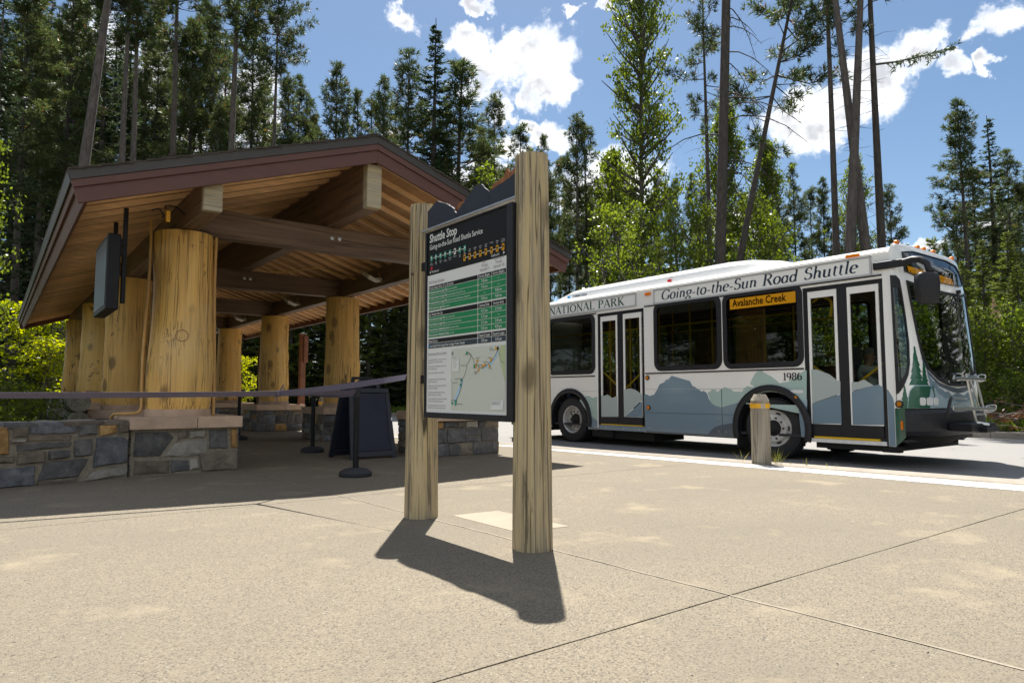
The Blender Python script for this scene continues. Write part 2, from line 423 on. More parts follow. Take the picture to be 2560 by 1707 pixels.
def stone_mat(name, a, b, c2):
    m = bpy.data.materials.new(name); m.use_nodes = True; N = NT(m.node_tree); bs = N.n['Principled BSDF']
    g = N.new('ShaderNodeNewGeometry').outputs['Position']; oi = N.new('ShaderNodeObjectInfo').outputs['Random']
    off = N.new('ShaderNodeCombineXYZ'); N.put(off.inputs[0], N.math('MULTIPLY', oi, 53.0)); p = N.vmath('ADD', g, off.outputs[0])
    f = N.noise(p, 9.0, 8, 0.66, 0.5)
    c = N.ramp(f, [(0.30, a), (0.5, b), (0.74, c2)])
    c = N.mix(N.mapr(N.noise(p, 30, 4, 0.7), 0.60, 0.70, 0, 0.55), c, tuple(min(1, x*2.1+0.03) for x in b))
    hs = N.new('ShaderNodeHueSaturation'); N.put(hs.inputs['Value'], N.mapr(oi, 0, 1, 0.75, 1.25)); N.put(hs.inputs['Color'], c)
    N.l.new(hs.outputs[0], bs.inputs['Base Color']); bs.inputs['Roughness'].default_value = 0.75
    bp = N.new('ShaderNodeBump'); bp.inputs['Strength'].default_value = 0.9; bp.inputs['Distance'].default_value = 0.02
    N.l.new(N.noise(p, 16, 9, 0.7, 0.8), bp.inputs['Height']); N.l.new(bp.outputs[0], bs.inputs['Normal'])
    MATS[name] = m
stone_mat('stone_slate', (0.052, 0.050, 0.050), (0.105, 0.100, 0.096), (0.18, 0.17, 0.155))
stone_mat('stone_blue', (0.065, 0.070, 0.080), (0.135, 0.140, 0.150), (0.25, 0.25, 0.25))
stone_mat('stone_brown', (0.09, 0.07, 0.05), (0.17, 0.135, 0.10), (0.25, 0.21, 0.155))
stone_mat('stone_rust', (0.18, 0.095, 0.03), (0.34, 0.19, 0.06), (0.42, 0.29, 0.13))
stone_mat('stone_pale', (0.19, 0.175, 0.15), (0.29, 0.265, 0.22), (0.38, 0.35, 0.30))
STONES = ['stone_slate', 'stone_blue', 'stone_brown', 'stone_rust', 'stone_pale']

def aggregate():
    m = bpy.data.materials.new('exposed_aggregate'); m.use_nodes = True; N = NT(m.node_tree); bs = N.n['Principled BSDF']
    p = N.new('ShaderNodeNewGeometry').outputs['Position']
    v1 = N.new('ShaderNodeTexVoronoi'); N.l.new(p, v1.inputs['Vector']); v1.inputs['Scale'].default_value = 135
    v2 = N.new('ShaderNodeTexVoronoi'); N.l.new(p, v2.inputs['Vector']); v2.inputs['Scale'].default_value = 62; v2.inputs['Randomness'].default_value = 1.0
    sep = N.new('ShaderNodeSeparateColor'); N.l.new(v1.outputs['Color'], sep.inputs[0])
    sep2 = N.new('ShaderNodeSeparateColor'); N.l.new(v2.outputs['Color'], sep2.inputs[0])
    c = N.ramp(sep.outputs[0], [(0.0, (0.059,0.052,0.040)), (0.20, (0.126,0.107,0.080)), (0.34, (0.198,0.167,0.119)), (0.7, (0.238,0.204,0.145)), (0.92, (0.279,0.245,0.184)), (1.0, (0.323,0.308,0.268))], 'CONSTANT')
    big = N.math('MULTIPLY', N.mapr(v2.outputs['Distance'], 0.30, 0.36, 1, 0), N.math('GREATER_THAN', sep2.outputs[1], 0.86))
    cb = N.ramp(sep2.outputs[0], [(0.0, (0.076,0.067,0.054)), (0.3, (0.202,0.157,0.113)), (0.6, (0.189,0.178,0.155)), (0.8, (0.337,0.321,0.277))], 'CONSTANT')
    c = N.mix(big, c, cb)
    paste = N.mapr(v1.outputs['Distance'], 0.33, 0.62, 0, 0.8)
    c = N.mix(paste, c, (0.180,0.149,0.105))
    # worn, dusty and stained areas of a metre or so
    big1 = N.noise(p, 0.55, 5, 0.6, 0.5); big2 = N.noise(p, 1.7, 5, 0.62, 0.3)
    c = N.mix(N.mapr(big1, 0.38, 0.66, 0.0, 0.62), c, (0.144,0.123,0.089))
    c = N.mix(N.mapr(big2, 0.57, 0.70, 0, 0.75), c, (0.270,0.224,0.149))
    c = N.mix(N.mapr(N.noise(p, 5.5, 5, 0.7), 0.60, 0.78, 0, 0.45), c, (0.080,0.069,0.052))
    N.l.new(c, bs.inputs['Base Color']); bs.inputs['Roughness'].default_value = 0.85
    bp = N.new('ShaderNodeBump'); bp.inputs['Strength'].default_value = 0.65; bp.inputs['Distance'].default_value = 0.004
    N.l.new(N.math('SUBTRACT', 1.0, v1.outputs['Distance']), bp.inputs['Height']); N.l.new(bp.outputs[0], bs.inputs['Normal'])
    MATS['aggregate'] = m
aggregate()
def asphalt():
    m = bpy.data.materials.new('road_surface'); m.use_nodes = True; N = NT(m.node_tree); bs = N.n['Principled BSDF']
    p = N.new('ShaderNodeNewGeometry').outputs['Position']
    c = N.ramp(N.noise(p, 130, 3, 0.7), [(0.3, (0.16,0.156,0.15)), (0.7, (0.29,0.28,0.268))])
    c = N.mix(N.mapr(N.noise(p, 0.8, 5, 0.6), 0.4, 0.7, 0, 0.45), c, (0.20, 0.195, 0.188))
    c = N.mix(N.mapr(N.noise(p, 6, 5, 0.7), 0.62, 0.75, 0, 0.5), c, (0.12, 0.115, 0.11))
    c = N.mix(N.mapr(N.noise(p, 2.3, 6, .75, .8), 0.60, 0.68, 0, 0.6), c, (0.09, 0.088, 0.085))
    N.l.new(c, bs.inputs['Base Color']); bs.inputs['Roughness'].default_value = 0.85
    bp = N.new('ShaderNodeBump'); bp.inputs['Strength'].default_value = 0.4; bp.inputs['Distance'].default_value = 0.006
    N.l.new(N.noise(p, 160, 3, 0.7), bp.inputs['Height']); N.l.new(bp.outputs[0], bs.inputs['Normal'])
    MATS['asphalt'] = m
asphalt()
def forest_floor():
    m = bpy.data.materials.new('forest_floor'); m.use_nodes = True; N = NT(m.node_tree); bs = N.n['Principled BSDF']
    p = N.new('ShaderNodeNewGeometry').outputs['Position']
    c = N.ramp(N.noise(p, 1.6, 8, 0.7), [(0.3, (0.055,0.045,0.025)), (0.48, (0.06,0.075,0.022)), (0.6, (0.075,0.10,0.03)), (0.75, (0.14,0.11,0.07))])
    c = N.mix(N.mapr(N.noise(p, 14, 4, 0.7), 0.45, 0.7, 0, 0.6), c, (0.12, 0.085, 0.05))
    N.l.new(c, bs.inputs['Base Color']); bs.inputs['Roughness'].default_value = 0.95
    bp = N.new('ShaderNodeBump'); bp.inputs['Strength'].default_value = 1.0; bp.inputs['Distance'].default_value = 0.08
    N.l.new(N.noise(p, 8, 6, 0.7), bp.inputs['Height']); N.l.new(bp.outputs[0], bs.inputs['Normal'])
    MATS['floor'] = m
forest_floor()
def leaf_mat(name, dark, light, trans, rough=0.5, tint=None):
    m = bpy.data.materials.new(name); m.use_nodes = True; N = NT(m.node_tree); N.n.clear()
    ge = N.new('ShaderNodeNewGeometry'); oi = N.new('ShaderNodeObjectInfo')
    r = N.math('ADD', N.math('MULTIPLY', ge.outputs['Random Per Island'], 0.7), N.math('MULTIPLY', oi.outputs['Random'], 0.3))
    c = N.ramp(r, [(0.05, dark), (0.95, light)])
    if tint: c = N.mix(N.mapr(ge.outputs['Random Per Island'], 0.955, 0.965), c, tint)
    d = N.new('ShaderNodeBsdfPrincipled'); N.l.new(c, d.inputs['Base Color']); d.inputs['Roughness'].default_value = rough; d.inputs['Specular IOR Level'].default_value = 0.35
    t = N.new('ShaderNodeBsdfTranslucent'); hs = N.new('ShaderNodeHueSaturation'); N.l.new(c, hs.inputs['Color'])
    hs.inputs['Hue'].default_value = 0.485; hs.inputs['Saturation'].default_value = 1.1; hs.inputs['Value'].default_value = 1.7; N.l.new(hs.outputs[0], t.inputs['Color'])
    mx = N.new('ShaderNodeMixShader'); mx.inputs[0].default_value = trans
    N.l.new(d.outputs[0], mx.inputs[1]); N.l.new(t.outputs[0], mx.inputs[2])
    o = N.new('ShaderNodeOutputMaterial'); N.l.new(mx.outputs[0], o.inputs['Surface'])
    MATS[name] = m
leaf_mat('needles_pine', (0.036, 0.060, 0.020), (0.092, 0.122, 0.042), 0.38, tint=(0.16, 0.085, 0.03))
leaf_mat('needles_spruce', (0.024, 0.045, 0.020), (0.066, 0.095, 0.038), 0.34)
leaf_mat('needles_sunlit', (0.075, 0.110, 0.020), (0.16, 0.20, 0.045), 0.5)  # lighter copy of the spruce needles, sunlight put into the colour
leaf_mat('leaves_cottonwood', (0.070, 0.110, 0.014), (0.150, 0.200, 0.030), 0.55, 0.35)
leaf_mat('leaves_shrub', (0.060, 0.105, 0.015), (0.15, 0.20, 0.03), 0.55, 0.4)
leaf_mat('leaves_young', (0.16, 0.22, 0.018), (0.34, 0.36, 0.03), 0.65, 0.35)
leaf_mat('dry_needles', (0.12, 0.055, 0.025), (0.24, 0.12, 0.06), 0.3)
leaf_mat('grass_blades', (0.09, 0.12, 0.025), (0.30, 0.28, 0.09), 0.4)

# ------------------------------------------------------------------ setting: ground, plaza, kerb, road
def edge_in(y):  return 8.03 - 0.083*y      # inner edge of the white strip
def edge_out(y): return 8.60 - 0.115*y      # outer edge of the white strip
def kerb_top(y): return edge_out(y) + 0.17
def kerb_out(y): return 9.30 - 0.142*y if y < 12 else 9.30 - 0.142*12
gmb = MB(); gmb.box((-500,-500,-1.0), (500,900,-0.16))
tag(gmb.build('ground', MATS['floor']), kind='structure')
def far_x(y): return 19.45-0.16*y
rmb = MB(); rmb.prism([(8.6+0.142*40,-40),(far_x(-40),-40),(far_x(33),33),(4.2,33),(5.6,25),(6.2,12)], lambda u,v,d: (u,v,d), -0.30, -0.10)
tag(rmb.build('road', MATS['asphalt']), kind='structure')

plaza = tag(thing('plaza', None, None), kind='structure')
sub = MB(); sub.prism([(-8,-9),(8.4,-9),(6.2,26),(-8,26)], lambda u,v,d: (u,v,d), -0.15, -0.06); sub.build('slab_bed', MATS['dark_brown'], plaza)
def jx(k, y): return {0:-8.0, 1:-5.2, 2:-1.27, 3:2.83-0.045*y, 4:edge_in(y)-0.004}[k]
rows = [-8.5,-5.86,-1.95,1.955,5.86,9.77,13.68,17.59,21.5,26.0]
for i in range(len(rows)-1):
    for k in range(4):
        y0, y1 = rows[i]+0.0045, rows[i+1]-0.0045
        mbs = MB(); wl = 0.007 if k == 3 else 0.004; wr = 0.007 if k == 2 else 0.004
        n = 14; P = [(jx(k,y0+(y1-y0)*t/n)+wl+rnd.uniform(-.0015,.0015), y0+(y1-y0)*t/n) for t in range(n+1)]
        Q = [(jx(k+1,y0+(y1-y0)*t/n)-(wr if k<3 else 0)+rnd.uniform(-.0015,.0015), y0+(y1-y0)*t/n) for t in range(n+1)]
        m_ = 20
        bot = [(P[0][0]+(Q[0][0]-P[0][0])*t/m_, y0+rnd.uniform(-.002,.002)) for t in range(1,m_)]
        top = [(P[-1][0]+(Q[-1][0]-P[-1][0])*t/m_, y1+rnd.uniform(-.002,.002)) for t in range(1,m_)]
        mbs.prism(bot+Q+top[::-1]+P[::-1], lambda u,v,d: (u,v,d), -0.12, 0.0)
        mbs.build('paving_slab', MATS['aggregate'], plaza)
for i in range(len(rows)-1):
    f = MB(); n = 30; y0, y1 = rows[i]+.004, rows[i+1]-.004
    a = []; b = []
    for t in range(n+1):
        y = y0+(y1-y0)*t/n; w = 0.0065+rnd.uniform(-.003,.003); x = jx(3,y)+rnd.uniform(-.003,.003)
        a.append((x-w,y,0.0025)); b.append((x+w,y,0.0025))
    f.strip(a, b); f.build('joint_filler', MATS['joint_sealant'], plaza)
ut = MB(); ut.prism([(2.823,4.47),(2.833,3.687),(3.249,3.615),(3.227,4.432)], lambda u,v,d:(u,v,d), -0.05, 0.004)
tag(ut.build('utility_pad', MATS['pad_concrete'], bevel=0.003), 'pale concrete utility pad set flush in the paving behind the sign posts', 'utility cover')
for (px_, py_) in ((2.98,4.22),(2.93,4.02),(3.12,3.72)):
    pass
# kerb, white warning strip
kerb = tag(thing('kerb', None, None), kind='structure')
ys = [-9,-6,-3,0,2.4,5.3,8.2,11.1,14,17,20,23,26]
for i in range(len(ys)-1):
    y0, y1 = ys[i]+.003, ys[i+1]-.003
    mbk = MB(); mbk.prism([(kerb_top(y0),y0),(kerb_out(y0)-.02,y0),(kerb_out(y1)-.02,y1),(kerb_top(y1),y1)], lambda u,v,d:(u,v,d), -0.3, 0.003)
    mbk.build('kerb_stone', MATS['kerb_concrete'], kerb, bevel=0.018, bseg=2)
    mbk = MB(); mbk.prism([(edge_out(y0)+.004,y0),(kerb_top(y0)-.004,y0),(kerb_top(y1)-.004,y1),(edge_out(y1)+.004,y1)], lambda u,v,d:(u,v,d), -0.3, 0.0)
    mbk.build('paving_band', MATS['aggregate'], kerb)
    mbk = MB(); mbk.prism([(kerb_out(y0)-.016,y0),(kerb_out(y0)+.45,y0),(kerb_out(y1)+.45,y1),(kerb_out(y1)-.016,y1)], lambda u,v,d:(u,v,d), -0.3, -0.094)
    mbk.build('gutter_slab', MATS['kerb_concrete'], kerb)
strip = tag(thing('warning_strip', None, None), kind='structure')
y = -1.4
while y < 25:
    y1 = y + 0.605
    t_ = MB(); x00, x01, x10, x11 = edge_in(y), edge_out(y), edge_in(y1-.012), edge_out(y1-.012)
    t_.prism([(x00,y),(x01,y),(x11,y1-.012),(x10,y1-.012)], lambda u,v,d:(u,v,d), -0.10, 0.004)
    if y < 13:
        nr = 9; nc = max(6, int((x01-x00)/0.062))
        for a in range(nr):
            for b in range(nc):
                v_ = (a+.5)/nr; u_ = (b+.5)/nc
                cx_ = (x00+(x01-x00)*u_)*(1-v_) + (x10+(x11-x10)*u_)*v_; cy_ = y+(y1-.006-y)*v_
                t_.lathe([(0.0125,0.0042),(0.0075,0.0095)], (cx_,cy_,0), 6)
    t_.build('warning_tile', MATS['tactile_white'], strip)
    y = y1
# far kerb and the bank behind it
fk = tag(thing('far_kerb', None, None), kind='structure')
for i in range(18):
    y0 = -38 + i*4.0; y1 = y0+3.992
    mbk = MB(); mbk.prism([(far_x(y0),y0),(far_x(y0)+.2,y0),(far_x(y1)+.2,y1),(far_x(y1),y1)], lambda u,v,d: (u,v,d), -0.3, 0.05); mbk.build('kerb_stone', MATS['kerb_concrete'], fk, bevel=0.02, bseg=2)
for i in range(3):
    mbk = MB(); mbk.box((far_x(34)-.1-(i+1)*3.4,33.8,-.3),(far_x(34)-.1-i*3.4-.008,34.0,.05)); mbk.build('kerb_stone', MATS['kerb_concrete'], fk, bevel=0.02, bseg=2)
bank = MB(); nx, ny = 26, 60
bv = []; 
for i in range(nx+1):
    for j in range(ny+1):
        yy = -60+220*j/ny; x = far_x(min(yy,34))+.2 + 60*(i/nx)**1.6
        bv.append((x, yy, 0.02 + 0.12*math.sin(x*.9+yy*.35)*min(1,60*(i/nx)**1.6/3) + rnd.uniform(0,.07)*min(1,60*(i/nx)**1.6/1) + 0.012*60*(i/nx)**1.6))
bank.add(bv, [(i*(ny+1)+j, (i+1)*(ny+1)+j, (i+1)*(ny+1)+j+1, i*(ny+1)+j+1) for i in range(nx) for j in range(ny)])
tag(bank.build('forest_bank', MATS['floor'], smooth=True), kind='structure')
lb = MB(); bv = []; nx, ny = 20, 40
for i in range(nx+1):
    for j in range(ny+1):
        x = -60+58*(i/nx)**0.7; yy = 9.2+110*(j/ny)**1.4
        bv.append((x, yy, -0.02 + 0.1*math.sin(x*.7+yy*.5) + rnd.uniform(0,.08)))
lb.add(bv, [(i*(ny+1)+j, (i+1)*(ny+1)+j, (i+1)*(ny+1)+j+1, i*(ny+1)+j+1) for i in range(nx) for j in range(ny)])
tag(lb.build('forest_ground', MATS['floor'], smooth=True), kind='structure')

# ------------------------------------------------------------------ stone work
def stone(poly, fn, mname, parent, rng, proud=0.02, seat=-0.03, label=None):
    """one laid stone: rough outline, rounded arris, slightly dished face; fn(u, z, d) with d out of the wall"""
    pts = []
    n = len(poly)
    for i in range(n):
        a, b = Vector(poly[i]), Vector(poly[(i+1) % n]); L = (b-a).length
        k = 1 if L < 0.09 else 2 if L < 0.25 else 3
        nrm = Vector((b.y-a.y, a.x-b.x)).normalized() if L > 1e-6 else Vector((0,0))
        for t in range(k):
            p = a.lerp(b, t/k)
            if t: p = p + nrm*rng.uniform(-.007,.007)
            pts.append(p)
    c = sum(pts, Vector((0,0)))/len(pts); m = len(pts)
    pr_ = proud*rng.uniform(0.6,1.5); tu, tv = rng.uniform(-.03,.03), rng.uniform(-.03,.03)
    def ring(inset, d):
        out = []
        for p in pts:
            q = p + (c-p).normalized()*min(inset, (c-p).length*.4)
            out.append(fn(q.x, q.y, d + (0 if d < 0 else tu*(q.x-c.x)+tv*(q.y-c.y))))
        return out
    V = ring(0, seat)+ring(0, pr_*.45)+ring(.012, pr_)+[fn(c.x+rng.uniform(-.02,.02), c.y+rng.uniform(-.02,.02), pr_+rng.uniform(.0,.010))]
    F = []
    for r_ in range(2):
        for i in range(m): j = (i+1) % m; F.append((r_*m+i, r_*m+j, (r_+1)*m+j, (r_+1)*m+i))
    for i in range(m): F.append((2*m+i, 2*m+(i+1) % m, 3*m))
    mb = MB(); mb.add(V, F); return mb.build('stone', MATS[mname], parent, smooth=True, sharp=38, label=label)
def pick(rng): return rng.choices(STONES, [34, 18, 26, 9, 13])[0]
def lay_face(u0, u1, z0, z1, fn, parent, rng):
    """random ashlar with a few tall stones"""
    z = z0; g = 0.012
    hs = []
    while z < z1-0.05:
        h = rng.choice([.09,.12,.15,.19,.22])
        if z1-(z+h) < .07: h = z1-z
        hs.append((z, z+h)); z += h
    for (a, b) in hs:
        u = u0
        while u < u1-.02:
            w = rng.uniform(.12,.26) if b-a < .16 else rng.uniform(.15,.36)
            if u1-(u+w) < .10: w = u1-u
            j = lambda s=.010: rng.uniform(-s, s)
            if b-a > .17 and rng.random() < .35:
                m_ = a+(b-a)*rng.uniform(.4,.6)
                for (p, q) in ((a, m_), (m_, b)):
                    stone([(u+g/2,p+g/2+j(.004)),(u+w-g/2,p+g/2+j(.004)),(u+w-g/2+j(.005),q-g/2+j(.005)),(u+g/2+j(.005),q-g/2+j(.005))], fn, pick(rng), parent, rng)
            else:
                P = [(u+g/2+j(.006),a+g/2+j(.004)),(u+w-g/2+j(.006),a+g/2+j(.004)),(u+w-g/2+j(.006),b-g/2+j(.006)),(u+g/2+j(.006),b-g/2+j(.006))]
                if rng.random() < .4: P[2:3] = [(u+w-g/2, b-(b-a)*.3), (u+w-g/2-w*.2, b-g/2)]
                stone(P, fn, pick(rng), parent, rng)
            u += w
def cap(parent, x0, x1, y0, y1, z0, z1, split):
    for a, b in split:
        mb = MB(); mb.box((x0+(x1-x0)*a+.002, y0, z0), (x0+(x1-x0)*b-.002, y1, z1)); mb.build('cap_slab', MATS['cap_stone'], parent, bevel=.008, bseg=2)

# ------------------------------------------------------------------ shelter
shelter = thing('shuttle_shelter', 'open timber waiting shelter on thick honey coloured log columns with maroon gable roof', 'shelter', (3.77,16,0))
XL, XR, Y0, DY = 1.84, 5.78, 9.25, 4.25
YC = [Y0+DY*k for k in range(4)]
RIDGE_X, RIDGE_Z, EAVE_Z, HALF = 3.77, 4.20, 3.10, 3.27
YF, YB = 7.80, 24.4
TH = math.atan((RIDGE_Z-EAVE_Z)/HALF); CT, ST = math.cos(TH), math.sin(TH); SL = HALF/CT
def slope(side, s, t, y):
    """s along the slope down from the ridge, t below the roof top"""
    return Vector((RIDGE_X+side*(s*CT-t*ST), y, RIDGE_Z-s*ST-t*CT))
# piers with their own stones, cap slabs
front_stones = [  # hand-laid like the corner pier by the path (u = x, z)
 ('stone_slate',[(1210,790),(1500,785),(1555,830),(1430,1000),(1190,1005)]),('stone_brown',[(1590,785),(1685,775),(1685,835),(1590,850)]),
 ('stone_pale',[(1695,775),(1835,765),(1830,830),(1695,840)]),('stone_pale',[(1560,890),(1850,850),(1850,970),(1700,1005),(1470,1000),(1545,910)]),
 ('stone_slate',[(1870,765),(2030,760),(2035,930),(1870,930)]),('stone_rust',[(2065,755),(2118,750),(2122,925),(2065,925)]),
 ('stone_brown',[(1205,1040),(1515,1035),(1515,1150),(1190,1170)]),('stone_slate',[(1530,1035),(1680,1040),(1685,1125),(1530,1145)]),
 ('stone_brown',[(1780,1000),(1850,960),(2105,940),(2122,970),(2122,1118),(1800,1130)]),('stone_pale',[(1700,1035),(1765,1025),(1780,1110),(1695,1125)])]
wall_stones = [
 ('stone_rust',[(-60,735),(65,745),(80,800),(78,985),(-60,995)]),('stone_brown',[(115,748),(262,738),(265,800),(235,830),(115,835)]),
 ('stone_blue',[(272,735),(690,728),(690,785),(560,800),(272,802)]),('stone_slate',[(702,720),(860,715),(868,800),(702,822)]),
 ('stone_rust',[(885,722),(1045,714),(1045,788),(890,820)]),('stone_brown',[(1060,708),(1150,700),(1158,785),(1060,796)]),
 ('stone_pale',[(105,850),(238,845),(238,870),(100,872)]),('stone_brown',[(250,815),(640,812),(640,858),(250,862)]),
 ('stone_slate',[(150,900),(400,875),(640,872),(630,905),(400,935),(150,955)]),('stone_brown',[(160,970),(405,958),(405,1048),(150,1075)]),
 ('stone_slate',[(435,955),(625,945),(625,1010),(435,1032)]),('stone_slate',[(665,858),(825,843),(825,985),(665,1005)]),
 ('stone_blue',[(860,835),(1090,822),(1168,860),(1168,1050),(830,1100),(850,960)]),('stone_brown',[(-60,1010),(130,1000),(130,1060),(-60,1070)]),
 ('stone_blue',[(-60,1120),(310,1085),(312,1110),(308,1270),(-60,1305)]),('stone_slate',[(390,1062),(785,1018),(770,1060),(700,1180),(335,1222)]),
 ('stone_pale',[(830,1140),(1000,1108),(1165,1085),(1180,1160),(740,1222)]),('stone_brown',[(328,1240),(690,1195),(660,1240),(330,1278)])]
CAMP = Vector((0,0,0.92)); CR = Vector((math.cos(AZ),-math.sin(AZ),0))
CFW = Vector((math.sin(AZ)*math.cos(PITCH),math.cos(AZ)*math.cos(PITCH),math.sin(PITCH))); CUP = CR.cross(CFW)
def survey(px, py, p0, nrm):
    """where a sight line measured on the photograph meets a real wall plane (used once to set out the stones)"""
    d = CR*(px-1280)+CUP*(853.5-py)+CFW*1707; return CAMP + d*((Vector(p0)-CAMP).dot(nrm)/d.dot(nrm))
for row, x in enumerate((XL, XR)):
    for k, y in enumerate(YC):
        pier = MB(); hw = .595
        pier.box((x-hw+.02, y-hw+.07, -0.02), (x+hw-.02, y+hw, .52)); p = pier.build('stone_pier', MATS['mortar'], shelter)
        rng = random.Random(100+row*10+k)
        fy = y-hw+.07
        fn_front = lambda u, z, d, fy=fy: (u, fy-d, z)
        xs0, xs1 = x-hw+.02, x+hw-.02
        if row == 0 and k == 0:
            for mn, poly in front_stones:
                P = [survey(u/3.564, 860+v/3.564, (0,8.68,0), Vector((0,1,0))) for u, v in poly]
                stone([(max(xs0,min(xs1+.005,q.x)), max(.005,min(.515,q.z))) for q in P], fn_front, mn, p, rng)
        else:
            lay_face(xs0, xs1, 0.0, .52, fn_front, p, rng)
        lay_face(fy, y+hw, 0.0, .52, lambda u, z, d, x_=xs0: (x_-d, u, z), p, rng)
        lay_face(fy, y+hw, 0.0, .52, lambda u, z, d, x_=xs1: (x_+d, u, z), p, rng)
        cap(p, x-.61, x+.61, y-.60, y+.62, .522, .655, ((0,.58),(.58,1)))
        ped = MB(); ped.lathe([(.37,.654),(.37,.735),(.34,.745)], (x,y,0), 28); ped.build('column_pad', MATS['cap_stone'], p, smooth=True, sharp=35)
        # log column: tapered, lumpy, a little crooked
        col = MB(); seg = 36; prof = 22; V = []; F = []
        ph = [rng.uniform(0,6.28) for _ in range(8)]
        lean = (rng.uniform(-.02,.02), rng.uniform(-.02,.02))
        bumps = [(rng.uniform(0,6.28), rng.uniform(.95,2.7), rng.uniform(.012,.03)) for _ in range(7)]
        for i in range(prof+1):
            t = i/prof; z = .74+(2.915-.74)*t
            r0 = .335 + .030*(1-t)**1.5 + .018*math.exp(-((t-.25)/.16)**2)*(1 if k != 1 else .4)
            if i == 0: r0 -= .012
            for j in range(seg):
                a = 2*math.pi*j/seg
                r_ = r0*(1+.012*math.sin(2*a+ph[0]+t*1.5)+.010*math.sin(3*a+ph[1]-t*2)+.006*math.sin(7*a+ph[2])+.004*math.sin(11*a+ph[3]+t*9))
                for ba, bz, bh in bumps:
                    da = (a-ba+math.pi) % (2*math.pi)-math.pi
                    r_ += bh*math.exp(-(da/.22)**2-((z-bz)/.10)**2)
                V.append((x+lean[0]*math.sin(t*3)+r_*math.cos(a), y+lean[1]*math.sin(t*3)+r_*math.sin(a), z))
        for i in range(prof):
            for j in range(seg): F.append((i*seg+j, i*seg+(j+1) % seg, (i+1)*seg+(j+1) % seg, (i+1)*seg+j))
        F.append(tuple(range(seg-1,-1,-1))); F.append(tuple(prof*seg+j for j in range(seg)))
        col.add(V, F); lc = col.build('log_column', MATS['log_honey'], shelter, smooth=True, sharp=50)
        pl = MB(); pl.box((x-.16,y-.2,2.912),(x+.16,y+.2,2.925)); pl.build('bearing_plate', MATS['black_paint'], lc)
        if row == 0 and k == 0:
            rg = MB(); c0 = Vector((x,y,0)); d0 = Vector((-0.16,-1,0)).normalized()
            q = [c0 + Vector((d0.x*math.cos(a)-d0.y*math.sin(a), d0.x*math.sin(a)+d0.y*math.cos(a),0))*(.366-.012*abs(z-1.85)) + Vector((0,0,z))
                 for a, z in ((.19*math.cos(t*.2618)+.0, 1.62+.068*math.sin(t*.2618)) for t in range(24))]
            rg.tube(q, .0035, 5, closed=True); rg.build('ring_scar', MATS['brown_post'], lc)
# beams
def beam(name, lo, hi, m, parent=shelter, bevel=.006, label=None):
    mb = MB(); mb.box(lo, hi); return mb.build(name, MATS[m], parent, bevel=bevel, label=label)
rb = beam('ridge_beam', (3.67,8.0,3.285), (3.87,24.15,3.93), 'beam_stain_long')
e = MB(); e.box((3.67,7.87,3.285),(3.87,7.998,3.845)); e.build('beam_tip', MATS['beam_end'], rb, bevel=.006)
for x in (XL, XR):
    pb = beam('plate_beam', (x-.10,7.95,2.927), (x+.10,24.15,3.28), 'beam_stain_long')
    e = MB(); e.box((x-.10,7.86,2.927),(x+.10,7.948,3.235)); e.build('beam_tip', MATS['beam_end'], pb, bevel=.006)
for k, y in enumerate(YC):
    cb = beam('cross_beam', (XL+.103,y-.10,2.927), (XR-.103,y+.10,3.282), 'beam_stain')
    for bx in (-.055,.055):
        b_ = MB(); b_.lathe([(.030,0),(.030,-.006),(.014,-.012)], (3.80+bx,y-.10,3.13), 14, 'y'); b_.build('bolt_head', MATS['galv'], cb, smooth=True)
    for xe in (XL+.16, XR-.16):
        for dz in (-.07,.07):
            b_ = MB(); b_.lathe([(.024,0),(.024,-.006),(.012,-.012)], (xe,y-.10,3.08+dz), 12, 'y'); b_.build('bolt_head', MATS['drip_metal'], cb, smooth=True)
